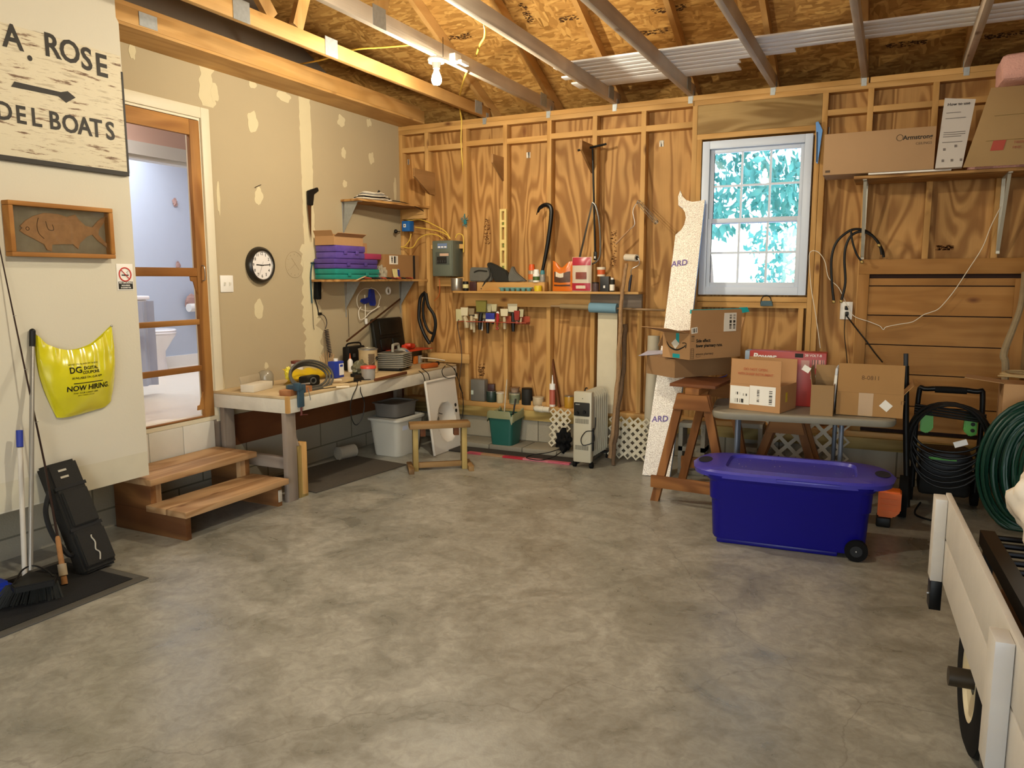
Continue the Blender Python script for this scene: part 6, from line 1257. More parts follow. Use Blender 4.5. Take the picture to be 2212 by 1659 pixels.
# ================================================================== pavers, bin, lattice, heater
random.seed(2)
PVx = [BWp(1000, 950, 5.9).x+.32*k for k in range(6)]
for i, x in enumerate(PVx[:4]):
    tag(MB().bx(x, x+.312, 5.80, 6.075, .0005, .048, .004).build('paver', mat('paver_%d' % i, ('86806f', '7b7566', '8a8371', '7f7868')[i], .9, var=.1, bump=.2)), ('paver under the green bin', 'paver second from the bench', 'paver in front of the lattice', 'paver behind the heater')[i], 'paver', 'concrete pavers along the back wall')
tag(MB().bx(PVx[0], PVx[0]+1.2, 5.60, 5.79, .0005, .012, .002).build('threshold_strip', mat('dark_strip', '2c2620', .9, var=.3)), 'dark rubber strip lying before the pavers', 'strip')
rs0, rs1 = P(1012, 979, 'z', .0), P(1232, 1004, 'z', 0)
RS = thing('red_strip', 'long thin strip patched red, pink and tan along the floor', 'strip', (rs0+rs1)/2)
cols = [('b04a58', 0, .14), ('9a7a58', .14, .36), ('a82434', .36, .56), ('c07078', .56, .80), ('b85a6a', .80, 1)]
for c_, u0, u1 in cols: MB().beam(rs0.lerp(rs1, u0)+V(0, 0, .008), rs0.lerp(rs1, u1)+V(0, 0, .008), .045, .014).build('band', mat('strip_'+c_, c_, .4, var=.25, vs_=20), RS)
gq = P(1089, 957, 'z', .049); gq.y = 5.91; gq.x = P(1089, 957, 'y', 5.88).x
GBn = lthing('waste_bin', 'dark green waste bin with a translucent liner on the pavers', 'bin', (gq.x, gq.y, .0485)); gm2 = mat('bin_green', '17544a', .5)
def rrect(sx, sy, z, r=.03, n=5):
    return [V(cx_*(sx/2-r)+r*math.cos(R(a0+90*k/(n-1))), cy_*(sy/2-r)+r*math.sin(R(a0+90*k/(n-1))), z) for cx_, cy_, a0 in ((1, 1, 0), (-1, 1, 90), (-1, -1, 180), (1, -1, 270)) for k in range(n)]
MB().loft([rrect(.195, .19, 0), rrect(.245, .225, .265), rrect(.238, .218, .265), rrect(.19, .185, .006)]).build('bin_body', gm2, GBn)
lm = MB(); n_ = 48
def wob(k, z, o): a = 2*math.pi*k/n_; e_ = rrect(.25+o, .235+o, 0, .03, 13)[int(k*52/n_) % 52]; return V(e_.x, e_.y, z+.018*math.sin(a*3+1)+.012*math.sin(a*7))
lm.loft([[wob(k, .215, .012) for k in range(n_)], [wob(k, .255, .012) for k in range(n_)], [wob(k, .282, .006) for k in range(n_)], [wob(k, .27, -.03) for k in range(n_)]], cap=False)
lm.build('liner', mat('liner_film', '8f916c', .35, trans=.2, var=.2), GBn)
cable('wooden_dowel', [gq+V(-.02, -.02, .06), V(BWp(1089, 886, 5.92).x, 5.92, .30), P(1095, 820, 'y', 5.97)], .006, mat('dowel_blue', 'b5a890', .5, var=.4, vs_=40), 'pale stick standing in the green bin', 'stick')
cable('black_spatula', [gq+V(.04, .0, .1), P(1111, 880, 'y', 5.92), P(1114, 862, 'y', 5.95)], .008, black, 'black handle sticking out of the green bin', 'tool')
def lattice(label, o, rdir, udir, nx, nz, s=.052, bar=.012, m=None):
    t = thing('lattice_panel', label, 'lattice', o); r_, u_ = Vector(rdir).normalized(), Vector(udir).normalized(); n_ = r_.cross(u_); b = MB(); h = s*.7071
    for i in range(nx*2-1):
        for j in range(nz*2-1):
            if (i+j) % 2: continue
            c = Vector(o)+r_*(h*(i+1))+u_*(h*(j+1)); ho = h*1.0; hi = h-bar*1.1
            outer = [c+r_*ho, c+u_*ho, c-r_*ho, c-u_*ho]; inner = [c+r_*hi, c+u_*hi, c-r_*hi, c-u_*hi]
            for k in range(4):
                q = [outer[k], outer[(k+1) % 4], inner[(k+1) % 4], inner[k]]; b.prism(q, n_*.008)
    b.build('panel', m or mat('lattice_white', 'c2b9a0', .6), t); return t
lw = BWp(1182, 880, 6.04); o = P(1181, 958, 'y', 5.90); lattice('white lattice offcut standing left of the heater', V(o.x, 5.93, .052), (1, 0, 0), (0, .12, 1), 3, 5, .0475, .0145)
o = P(1312, 985, 'y', 5.93); lattice('white lattice offcut leaning between the heater and the foil board', V(o.x, 5.92, .012), (1, 0, 0), (0, .12, 1), 5, 5, .0500, .0155)
bl0 = P(1210, 975, 'z', .05); BLK = thing('black_bag', 'black crumpled bag with a cord beside the heater', 'bag', (bl0.x, 5.75, .05)); m = MB()
bx_ = BWp(1213, 960, 5.80).x; MB().ball((bx_, 5.84, .135), .085, (.75, .7, 1.0), 4, .7).build('bag', rubber, BLK)
MB().tube([V(bx_, 5.78, .08), V(bx_-.08, 5.70, .055), V(bx_-.2, 5.68, .03), V(bx_-.23, 5.60, .02), V(bx_-.1, 5.56, .02), V(bx_-.02, 5.66, .03), V(bx_+.04, 5.76, .08)], .004, 6, 6).build('cord', black, BLK)
HX, HY = -2.11, 5.535; hzt = P(1247, 846, 'y', 5.53).z; HT = thing('oil_heater', 'cream oil filled column heater with black control panel', 'heater', (HX, 5.76, 0)); hc_ = mat('heater_cream', 'b9b29c', .4, var=.03)
MB().bx(HX-.075, HX+.075, HY-.0, HY+.055, .045, hzt, .010).build('front_cover', hc_, HT)
ph = hzt-.045
MB().bx(HX-.068, HX+.060, HY-.005, HY+.001, .045+ph*.66, .045+ph*.85, .006).build('control_panel', ink, HT)
for z_, x_ in ((.72, .02), (.70, -.04)): MB().cyl((HX+x_, HY-.006, .045+ph*z_), (HX+x_, HY-.022, .045+ph*z_), .014, .012).build('knob', black, HT)
MB().bx(HX-.055, HX-.02, HY-.0062, HY-.0052, .045+ph*.815, .045+ph*.83).build('maker_plate', mat('plate_grey', '8a8a84', .4), HT); MB().bx(HX-.002, HX+.004, HY-.0015, HY+.001, .045+ph*.90, .045+ph*.91).build('light', ink, HT)
for z0 in (.555, .18):
    m = MB()
    for k in range(16): m.bx(HX-.056+.007*k, HX-.0525+.007*k, HY-.0012, HY+.001, .045+ph*z0, .045+ph*(z0+.065))
    m.build('vent_slots', mat('slot_dark', '5a574c', .8), HT)
for k in range(8):
    y = HY+.075+.048*k; m = MB().prism([(HX-.065, y, .10), (HX-.065, y, hzt-.05), (HX-.045, y, hzt-.015), (HX+.045, y, hzt-.015), (HX+.065, y, hzt-.05), (HX+.065, y, .10), (HX+.05, y, .07), (HX-.05, y, .07)], (0, .012, 0), .004)
    m.tube([(HX+.045, y+.006, .12), (HX+.045, y+.006, hzt-.05)], .014, 8).tube([(HX-.045, y+.006, .12), (HX-.045, y+.006, hzt-.05)], .014, 8).build('fin', hc_, HT)
MB().cyl((HX, HY+.05, hzt-.06), (HX, HY+.43, hzt-.06), .022).cyl((HX, HY+.05, .13), (HX, HY+.43, .13), .022).build('oil_pipe', hc_, HT)
for x in (-.07, .07):
    for y in (HY+.03, HY+.42): MB().cyl((HX+x-.012, y, .0235), (HX+x+.012, y, .0235), .023, n=20).bx(HX+x-.01, HX+x+.01, y-.008, y+.008, .03, .05).build('castor', rubber, HT)
MB().bx(HX-.08, HX+.08, HY+.40, HY+.44, .045, .06).build('rear_foot', black, HT)
MB().tube([(HX+.078, HY+.05, .28), (HX+.095, HY+.01, .22), (HX+.02, HY-.02, .19), (HX+.00, HY-.02, .24), (HX+.04, HY-.02, .30), (HX+.09, HY+.03, .31), (HX+.085, HY+.07, .40)], .004, 8, 6).build('power_cord', black, HT)
MB().bx(HX+.076, HX+.086, HY+.02, HY+.045, .14, .32, .003).build('cord_wrap', black, HT); MB().tube([(HX, HY+.05, hzt-.005), (HX, HY+.065, hzt+.02), (HX+.005, HY+.09, hzt+.018)], .005, 8, 4).build('carry_hook', black, HT)
# foil faced board leaning on the wall
def Pp(px, py, p0, n):
    d = ray(px, py); n = Vector(n); return CAM+d*((Vector(p0)-CAM).dot(n)/d.dot(n))
ky = (6.07-5.53)/2.10; fn = V(0, -1, ky).normalized(); f0 = V(-1.6, 5.53, 0)
def cp5(a, b): return 1360+a/2.37, 380+b/2.37
fo_ = [(65, 1535), (180, 750), (235, 302), (265, 276), (280, 250), (288, 215), (284, 188), (270, 165), (250, 150), (249, 105), (259, 75), (270, 104), (290, 124), (320, 133), (350, 130), (386, 122), (318, 750), (205, 1542)]
FB = thing('insulation_board', 'tall foil faced insulation board with a bitten top leaning beside the window', 'insulation board', Pp(1417, 1030, f0, fn))
pts = [Pp(*cp5(a, b), f0, fn) for a, b in fo_]
dz_ = min(p.z for p in pts)
for p in pts: p.z = max(p.z, .002)
MB().prism([p-fn*.0 for p in pts], -fn*.026).build('foam_core', mat('pale_blue_foam', '8fb0d8', .8), FB)  # edge coloured blue for the daylight falling on it
MB().prism([p+fn*.0025 for p in pts], -fn*.002).build('foil_face', FOIL, FB); vio = mat('violet_print', '6d5a9c', .6)
for (a, b) in ((1450, 580), (1408, 915)):
    q = Pp(a, b, f0, fn)+fn*.004; text('ARD', .062, vio, FB, q, V(1, 0, .12), V(0, ky, 1), th=.0004, bold=.001)
# rolled white sheet and white panel behind it
tag(MB().lathe(P(1404, 900, 'y', 6.04)+V(0, 0, -.12), [(.048, 0), (.048, .78)], 24, V(.01, .04, 1)).build('rolled_sheet', mat('rolled_white', 'bab19c', .7)), 'rolled white sheet standing between the studs left of the boxes', 'roll')
# ================================================================== sawhorses with two boxes
def sawhorse(label, c, rz, L=.62, H=.78):
    t = lthing('sawhorse', label, 'sawhorse', c, rz); wy_, wz_ = wood('sawhorse_wood', '9a6636', '744720', 'y', rings=4), wood('sawhorse_wood', '9a6636', '744720', 'z', rings=4); wx_ = wood('sawhorse_wood', '9a6636', '744720', 'x', rings=4)
    MB().bx(-.045, .045, -.02, L+.02, H-.04, H, .002).build('top_beam', wy_, t)
    for y in (0, L):
        MB().prism([(-.125, y-.02 if y == 0 else y+.001, H-.14), (.125, y-.02 if y == 0 else y+.001, H-.14), (.095, y-.02 if y == 0 else y+.001, H-.041), (-.095, y-.02 if y == 0 else y+.001, H-.041)], (0, .019, 0)).build('gusset', wx_, t)
        for s in (-1, 1):
            yy = y+.02 if y == 0 else y-.02
            MB().prism([(s*.27, yy-.019, 0), (s*.215, yy-.019, 0), (s*.05, yy-.019, H-.041), (s*.105, yy-.019, H-.041)], (0, .038, 0)).build('leg', wz_, t)
        MB().bx(-.262, .262, (y-.022 if y == 0 else y+.0015), (y-.002 if y == 0 else y+.0205), .10, .18, .001).build('cross_piece', wx_, t)
    return t
f = P(1407, 1083, 'z', 0); sh = sawhorse('front wooden sawhorse under the pharmacy carton', (f.x+.255, f.y-.0, 0), R(-4)); SHZ = .78
sawhorse('rear low wooden sawhorse standing under the back of the grey table', (-.60, 5.50, 0), 0, .28, .56)
tag(MB().box((f.x+.26, 5.14, SHZ+.0105), (.30, .46, .02), Euler((0, 0, R(-4))).to_matrix(), .001).build('platform_board', redwood('x')), 'dark board lying on the front sawhorse under the flat carton', 'board')
def corner_box(C, L_, R_, z):
    """frame of a box whose nearest bottom corner, left and right bottom corners are seen at those pixels"""
    c, l, r = P(*C, 'z', z), P(*L_, 'z', z), P(*R_, 'z', z); rv = r-c; lv_ = l-c; ang = math.atan2(rv.y, rv.x); return c, rv.length, lv_.length, ang, l, r
z0 = SHZ+.022
c, wR, wL, ang, l, r = corner_box((1457, 817), (1399, 806), (1578, 808), z0)
wL = min(wL, .34); cen = c+V(math.cos(ang), math.sin(ang), 0)*wR/2+V(-math.sin(ang), math.cos(ang), 0)*wL/2
hF = 41*mpx(c)
fb_ = carton('cardboard_box', 'flat closed cardboard box under the pharmacy carton on the sawhorse', (cen.x, cen.y, z0+.0005), ang, wR, wL, hF, (), cardd, closed=True)
wsh = P(1380, 768, 'y', c.y+.02); tag(MB().prism([P(1379, 769, 'z', z0+hF+.004), P(1450, 763, 'z', z0+hF+.004), P(1455, 757, 'z', z0+hF+.004), P(1400, 758, 'z', z0+hF+.004)], (0, 0, .003)).build('plastic_sheet', mat('bluish_white', 'c8cce4', .4)), 'thin bluish white sheet sticking out between the two stacked boxes', 'sheet')
z1 = z0+hF+.009
c2_, wR, wL, ang, l, r = corner_box((1489, 778), (1425, 771), (1599, 770), z1); wL = min(wL, .30)
cen = c2_+V(math.cos(ang), math.sin(ang), 0)*wR/2+V(-math.sin(ang), math.cos(ang), 0)*wL/2; mp_ = mpx(c2_)
AM = carton('pharmacy_carton', 'open delivery carton with printed slogan and teal tape on the sawhorse stack', (cen.x, cen.y, z1+.0005), ang, wR, wL, 57*mp_, (('f', 50*mp_, 2), ('l', .20, 78), ('b', .12, 150), ('r', .1, 20)), card)
hb = 57*mp_; ft = 50*mp_
text('Side effect:', .030, ink, AM, (-wR/2+.055, -wL/2-.0012, hb*.62), X, Z, bold=.0008, th=.0004); text('fewer pharmacy runs.', .030, ink, AM, (-wR/2+.055, -wL/2-.0012, hb*.43), X, Z, bold=.0008, th=.0004, sx=.92)
text('amazon pharmacy', .022, mat('faint_ink', '4a3826', .7), AM, (-wR/2+.055, -wL/2-.0012, hb*.14), X, Z, th=.0004)
MB().tube([(-wR/2+.055, -wL/2-.001, hb*.13), (-wR/2+.075, -wL/2-.001, hb*.09), (-wR/2+.10, -wL/2-.001, hb*.12)], .001, 5, 4).build('small_smile', mat('faint_ink', '4a3826'), AM)
m = MB()
for k in (0, .014): m.bx(-wR/2+.018+k, -wR/2+.020+k, -wL/2-.001, -wL/2-.0002, hb*.74, hb*.90).prism([(-wR/2+.014+k, -wL/2-.001, hb*.87), (-wR/2+.024+k, -wL/2-.001, hb*.87), (-wR/2+.019+k, -wL/2-.001, hb*.94)], (0, .0008, 0))
m.bx(-wR/2+.012, -wR/2+.040, -wL/2-.001, -wL/2-.0002, hb*.70, hb*.715); m.build('up_arrows', ink, AM)
m = MB()
for k in range(6): m.bx(-wR/2+.010, -wR/2+.036, -wL/2-.001, -wL/2-.0002, hb*(.04+.075*k), hb*(.04+.075*k)+.002)
m.bx(-wR/2+.010, -wR/2+.012, -wL/2-.001, -wL/2-.0002, hb*.04, hb*.43).bx(-wR/2+.034, -wR/2+.036, -wL/2-.001, -wL/2-.0002, hb*.04, hb*.43).build('tally_mark', ink, AM)
# smile arrow on the short left side
xL_ = -wR/2-.0012
MB().tube([(xL_, .5*wL-.04, hb*.62), (xL_, .22*wL, hb*.42), (xL_, -.05*wL, hb*.34), (xL_, -.30*wL, hb*.48), (xL_, -.34*wL, hb*.54)], [.002, .005, .006, .004, .003], 6, 6).tube([(xL_, -.24*wL, hb*.62), (xL_, -.37*wL, hb*.62), (xL_, -.36*wL, hb*.44)], .003, 6, 3).build('smile_arrow', ink, AM)
MB().bx(xL_-.0005, xL_+.0005, -.03, .0, hb*.62, hb*.98).bx(xL_-.0005, xL_+.0005, -.04, .03, 0.004, hb*.18).build('teal_tape', teal, AM)
MB().prism([(xL_-.001, .045, hb*.58), (xL_-.001, .005, hb*.76), (xL_-.001, -.035, hb*.58), (xL_-.001, .005, hb*.36)], (.001, 0, 0)).build('white_label', paper, AM)
MB().bx(-wR/2+.001, wR/2+.03, -wL/2-.003, -wL/2+.008, hb+ft-.022, hb+ft+.004).build('teal_tape', teal, AM); MB().prism([(wR/2+.0, -wL/2-.003, hb+ft-.028), (wR/2+.05, -wL/2-.02, hb+ft-.020), (wR/2+.03, -wL/2-.02, hb+ft+.012), (wR/2-.03, -wL/2-.003, hb+ft+.010)], (0, .002, 0)).build('tape_end', teal, AM)
MB().bx(wR/2-.17, wR/2-.055, -wL/2-.0045, -wL/2-.0022, hb+.004, hb+ft-.024).build('shipping_label', paper, AM); MB().bx(wR/2-.12, wR/2-.10, -wL/2-.0055, -wL/2-.0047, hb+.02, hb+ft-.035).bx(wR/2-.085, wR/2-.065, -wL/2-.0055, -wL/2-.0047, hb+.02, hb+ft-.035).build('barcode', barcode('barcode_v'), AM)
MB().box((-wR/2+.035, -wL/2-.003, hb+.02), (.055, .001, .04), Euler((0, R(-6), 0)).to_matrix()).build('barcode_label', paper, AM); MB().box((-wR/2+.035, -wL/2-.004, hb+.02), (.042, .001, .028), Euler((0, R(-6), 0)).to_matrix()).build('barcode', barcode('barcode_x'), AM)
# ================================================================== grey folding table and its boxes
TZ = .65; tl0, tr0 = P(1535, 896, 'z', TZ-.02), P(1942, 917, 'z', TZ-.02)
ang = math.atan2(tr0.y-tl0.y, tr0.x-tl0.x); tw_ = (tr0-tl0).length; td = .61
cen = (tl0+tr0)/2+V(-math.sin(ang), math.cos(ang), 0)*td/2
FT = lthing('folding_table', 'grey moulded folding table loaded with cartons', 'table', (cen.x, cen.y, 0), ang); fg = mat('table_grey', '8a8474', .5, var=.08, vs_=20)
MB().loft([rrect(tw_-.02, td-.02, TZ-.045, .09, 8), rrect(tw_, td, TZ-.03, .10, 8), rrect(tw_, td, TZ-.008, .10, 8), rrect(tw_-.015, td-.015, TZ, .095, 8)]).build('table_top', fg, FT)
lgm = mat('table_leg_grey', '6e7684', .4, .5)
for x in (-tw_/2+.16, tw_/2-.30):
    for y in (-.22, .22): MB().tube([(x, y, 0.001), (x, y, TZ-.046)], .014, 12).build('leg', lgm, FT)
    MB().tube([(x, -.206, .18), (x, .206, .18)], .011, 10).build('leg_bar', lgm, FT)
c, wR, wL, ang2, l, r = corner_box((1684, 894), (1575, 882), (1741, 884), TZ)
# this one shows its long face to the left of the corner
lv_ = l-c; a3 = math.atan2(-lv_.y, -lv_.x); W3 = lv_.length; D3 = min((r-c).length, .34); cen = c-V(math.cos(a3), math.sin(a3), 0)*W3/2+V(-math.sin(a3), math.cos(a3), 0)*D3/2; mp_ = mpx(c); h3 = 58*mp_
DN = carton('open_carton', 'open carton with red warning print and white shipping labels at the left of the table', (cen.x, cen.y, TZ+.001), a3, W3, D3, h3, (('f', 55*mp_, -2), ('b', 52*mp_, 3)), mat('cardboard_tan', 'b08457', .8, var=.07, vs_=6))
redp = mat('faded_red_print', 'b0603c', .8)
text('DO NOT OPEN', .022, redp, DN, (0, -D3/2-.0012, h3+.085), X, Z, align='CENTER', th=.0003, bold=.0003); text('WITH SHARP INSTRUMENT', .022, redp, DN, (0, -D3/2-.0012, h3+.055), X, Z, align='CENTER', th=.0003, bold=.0003, sx=.85)
MB().bx(-W3/2+.004, -W3/2+.13, -D3/2-.0015, -D3/2-.0004, .035, h3-.015).build('shipping_label', paper, DN); MB().bx(-W3/2+.132, W3/2-.03, -D3/2-.0018, -D3/2-.0007, .04, h3-.006).build('shipping_label', paper, DN)
MB().bx(-W3/2+.03, -W3/2+.10, -D3/2-.0026, -D3/2-.0017, .045, .07).bx(-W3/2+.04, -W3/2+.07, -D3/2-.0026, -D3/2-.0017, .095, .112).bx(-W3/2+.09, -W3/2+.115, -D3/2-.0026, -D3/2-.0017, .09, .105).build('barcode', barcode('barcode_x'), DN)
MB().bx(-W3/2+.18, -W3/2+.195, -D3/2-.003, -D3/2-.002, .055, h3-.02).bx(W3/2-.07, W3/2-.05, -D3/2-.003, -D3/2-.002, .05, h3-.02).build('barcode', barcode('barcode_v'), DN)
MB().bx(W3/2+.0003, W3/2+.0012, -D3/2+.09, -D3/2+.12, .06, .12).build('yellow_label', mat('yellow_label', 'c8b030', .5), DN)
# narrow carton
a, b = P(1749, 897, 'z', TZ), P(1799, 898, 'z', TZ); mp_ = mpx(a); W4 = b.x-a.x; h4 = 66*mp_
NC = carton('narrow_carton', 'narrow upright open carton in the middle of the table', ((a.x+b.x)/2, a.y+.13, TZ+.001), 0, W4, .24, h4, (('l', .10, 8), ('b', .10, 10)), mat('cardboard_olive', '94744a', .8, var=.06))
wpq = P(1804, 815, 'y', a.y+.1); WPk = thing('white_package', 'white padded package with a printed label leaning between two cartons', 'package', (wpq.x, a.y+.1, TZ))
MB().box((wpq.x+.0, a.y+.22, TZ+.145), (.018, .20, .28), Euler((0, R(3), 0)).to_matrix(), .008).build('package', mat('soft_white', 'c3c6c8', .6), WPk); MB().box((wpq.x-.0, a.y+.118, TZ+.16), (.016, .002, .16), Euler((0, R(3), 0)).to_matrix()).build('label', paper, WPk)
tag(MB().box(P(1742, 797, 'y', a.y-.005)+V(0, 0, .0), (.045, .002, .035), Euler((0, R(30), 0)).to_matrix()).build('paper_tag', paper), 'small white paper tag at the top of the narrow carton', 'tag')
# right carton
a5 = P(1806, 882, 'z', TZ+.03); y5 = 5.03; a5 = P(1806, 880, 'y', y5); b5 = P(1951, 884, 'y', y5+.0); W5 = b5.x-a5.x; zb5 = TZ+.004; mp_ = mpx(a5); h5 = P(1880, 850, 'y', y5).z-zb5; f5 = P(1880, 787, 'y', y5).z-P(1880, 850, 'y', y5).z
RC = carton('flap_carton', 'carton with its wide front flap raised, at the right of the table', ((a5.x+b5.x)/2, y5+.17, zb5), 0, W5, .33, h5, (('f', f5, 1), ('b', f5*.8, 12), ('r', .08, 40)), mat('cardboard_olive2', 'a17845', .8, var=.06))
mk = mat('marker_brown', '5c4020', .8)
text('8-0811', .036, mk, RC, (.0, -.33/2-.0013, h5+f5*.42), X, Z, align='CENTER', th=.0003); MB().box((.09, -.33/2-.0022, h5*.5), (.055, .001, .05), Euler((0, R(40), 0)).to_matrix()).build('white_label', paper, RC)
MB().bx(-.06, .02, -.33/2-.0009, -.33/2-.0002, .0, h5).build('clear_tape', mat('tape_tan', 'b08e62', .3), RC); text('IT', .03, mk, RC, (.18, -.33/2-.001, h5*.55), X, Z, align='CENTER', th=.0002)
uq = P(1890, 893, 'z', TZ); tag(MB().bx(uq.x-.08, uq.x+.05, uq.y-.0, uq.y+.10, TZ+.0003, TZ+.003).bx(uq.x+.046, uq.x+.05, uq.y, uq.y+.1, TZ+.003, TZ+.028).build('channel_offcut', mat('channel_beige', 'a89e8a', .5)), 'short pale channel offcut lying on the table corner', 'offcut')
# red power tool box behind
a6, b6 = P(1620, 757, 'y', 5.27), P(1786, 760, 'y', 5.27); RX = thing('red_box', 'red retail box for a power tool standing behind the open carton', 'box', ((a6.x+b6.x)/2, 5.33, TZ)); rdb = mat('retail_red', 'a0281e', .4, var=.05)
MB().bx(a6.x, b6.x, 5.27, 5.39, TZ+.001, a6.z, .002).build('carton', rdb, RX); MB().bx(a6.x-.03, a6.x-.001, 5.27, 5.39, TZ+.08, a6.z-.002).build('white_end', mat('pale_blue_card', '9eb0c0', .6), RX)
text('Power', .055, white, RX, (a6.x+.02, 5.2685, a6.z-.065), X, Z, bold=.002, th=.0004, shear=.15); text('28 VOLT-B', .022, white, RX, (b6.x-.13, 5.2685, a6.z-.03), X, Z, th=.0004); MB().bx(b6.x-.19, b6.x-.14, 5.268, 5.2692, a6.z-.034, a6.z-.008).build('black_panel', ink, RX)
MB().bx(b6.x-.15, b6.x-.10, 5.268, 5.2692, a6.z-.11, a6.z-.05).build('line_drawing', mat('pale_print', 'b88a80', .6), RX); MB().bx(b6.x-.085, b6.x-.01, 5.2682, 5.2694, a6.z-.10, a6.z-.045).build('text_block', barcode('small_print', 'c88a80', 30, 0, .55), RX); MB().bx(b6.x-.09, b6.x-.01, 5.268, 5.2692, a6.z-.17, a6.z-.14).build('barcode_label', barcode('barcode_x'), RX)
# blue cord on table's left
bq2 = P(1556, 842, 'z', TZ); BLc = thing('blue_cable', 'bright blue cord heap between the sawhorse and the open carton', 'cord', (bq2.x, bq2.y, TZ)); m = MB(); random.seed(9)
m.tube([V(bq2.x+.02+.04*math.cos(a*1.3)*(1+.1*math.sin(a)), bq2.y-.08+.05*math.sin(a*1.3), TZ+.008+.006*k) for k, a in enumerate([i*.5 for i in range(26)])], .004, 6, 2); m.build('cord', mat('blue_cord', '1a38c0', .4), BLc)
# ================================================================== blue tote
tf0, tf1 = P(1525, 1180, 'z', 0), P(1815, 1214, 'z', 0); an = R(3.6)
TT = lthing('rolling_tote', 'large royal blue lidded tote with black wheels in the middle of the floor', 'tote', (-.455, 4.49, 0), an); tb_ = mat('tote_blue', '0a0674', .38, var=.05, spec=.35); tlid = mat('tote_lid_blue', '3a369c', .35, var=.10, vs_=14)  # body colour darkened for its dim front, lid paler for sheen and dust
W_, D_, H_ = .88, .50, .42
def wheelcut(z, w, d, r=.07): return rrect(w, d, z, r, 7)
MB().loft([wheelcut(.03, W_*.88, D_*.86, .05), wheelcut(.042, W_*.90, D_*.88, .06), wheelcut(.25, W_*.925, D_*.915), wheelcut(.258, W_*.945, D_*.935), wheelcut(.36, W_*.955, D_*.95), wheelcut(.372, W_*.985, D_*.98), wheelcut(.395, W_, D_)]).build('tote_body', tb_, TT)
MB().bx(-W_*.42, W_*.30, -D_*.40, D_*.40, .0, .031, .01).build('skid', tb_, TT)
def lidring(z, ex, w, d):   # outline with a pointed handle bay at each end
    o = rrect(w, d, z, .08, 7); out = []
    for p in o:
        q = p.copy(); k = max(0, 1-(abs(q.y)/(d/2))**2.2); q.x += math.copysign(ex*k, q.x); out.append(q)
    return out
def lidprof(z, w, d, ex):
    out = []; N = 56
    for i in range(N):
        a = 2*math.pi*i/N; cs, sn = math.cos(a), math.sin(a); p = 6
        x = w/2*math.copysign(abs(cs)**(2/p), cs); y = d/2*math.copysign(abs(sn)**(2/p), sn); k = max(0, 1-(abs(y)/(d/2))**2)
        out.append(V(x+math.copysign(ex*k, x), y, z))
    return out
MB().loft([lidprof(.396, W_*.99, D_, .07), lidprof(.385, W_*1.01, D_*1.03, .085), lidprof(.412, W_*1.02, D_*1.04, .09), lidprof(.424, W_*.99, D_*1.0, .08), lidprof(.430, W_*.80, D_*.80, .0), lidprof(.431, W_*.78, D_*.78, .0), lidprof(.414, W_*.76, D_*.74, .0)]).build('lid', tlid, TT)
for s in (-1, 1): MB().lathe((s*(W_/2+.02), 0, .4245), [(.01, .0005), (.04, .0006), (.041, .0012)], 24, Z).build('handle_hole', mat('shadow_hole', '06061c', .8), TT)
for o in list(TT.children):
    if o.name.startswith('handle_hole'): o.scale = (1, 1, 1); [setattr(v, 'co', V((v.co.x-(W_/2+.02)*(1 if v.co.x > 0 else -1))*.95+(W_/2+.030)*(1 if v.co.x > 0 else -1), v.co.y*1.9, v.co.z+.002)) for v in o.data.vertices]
MB().bx(-.06, .26, -D_/2-.022, -D_/2-.016, .398, .409, .001).build('front_latch', tlid, TT)
for s in (-1, 1):
    MB().cyl((W_*.40, s*(D_*.42), .058), (W_*.40, s*(D_*.42+.035), .058), .057, n=28).build('wheel', rubber, TT); MB().cyl((W_*.40, s*(D_*.42+.035), .058), (W_*.40, s*(D_*.42+.040), .058), .03, n=24).build('hub', black, TT); MB().ball((W_*.40, s*(D_*.42+.041), .058), .005).build('axle_end', steel, TT)
m = MB(); random.seed(5)
for _ in range(40): m.ball((random.uniform(-.3, .38), random.uniform(-.17, .2), .4315 if False else .4155), random.uniform(.001, .003), (1, 1, .4), 1)
m.build('sawdust_specks', mat('specks', 'c8bca0', .9), TT)['kind'] = 'stuff'
# ================================================================== right part of the back wall
def gz(px, py, y=6.06): return P(px, py, 'y', y).z
SPx0 = P(1848, 700, 'y', 6.07).x; SPx1 = .80
SD = thing('siding_panel', 'big framed panel of horizontal wood siding leaning against the studs', 'panel', ((SPx0+SPx1)/2, 6.08, gz(1945, 940)))
z0, z1 = gz(1945, 938), gz(1900, 560)
MB().bx(SPx0, SPx0+.072, 6.075, 6.112, z0, z1-.105, .001).build('stile', sidingw('z'), SD); MB().bx(SPx0, SPx1, 6.075, 6.112, z1-.104, z1, .001).build('top_rail', sidingw('x'), SD)
MB().bx(SPx1-.07, SPx1, 6.07, 6.0745, z0, z1-.14, .001).build('stile', sidingw('z'), SD)
gs = [gz(2000, 600), gz(2000, 618), gz(2000, 683), gz(2000, 748), gz(2000, 812), gz(2000, 881), gz(2000, 935)]
for i, (a, b) in enumerate(zip(gs, gs[1:])):
    MB().prism([(SPx0+.073, 6.086, b+.004), (SPx0+.073, 6.092, a-.004), (SPx0+.073, 6.105, a-.004), (SPx0+.073, 6.105, b+.004)], (SPx1-SPx0-.075, 0, 0)).build('siding_course', sidingw('x'), SD)
MB().bx(SPx0+.072, SPx1, 6.1055, 6.112, z0, z1-.105).build('backer', mat('groove_dark', '2a140a', .9), SD)
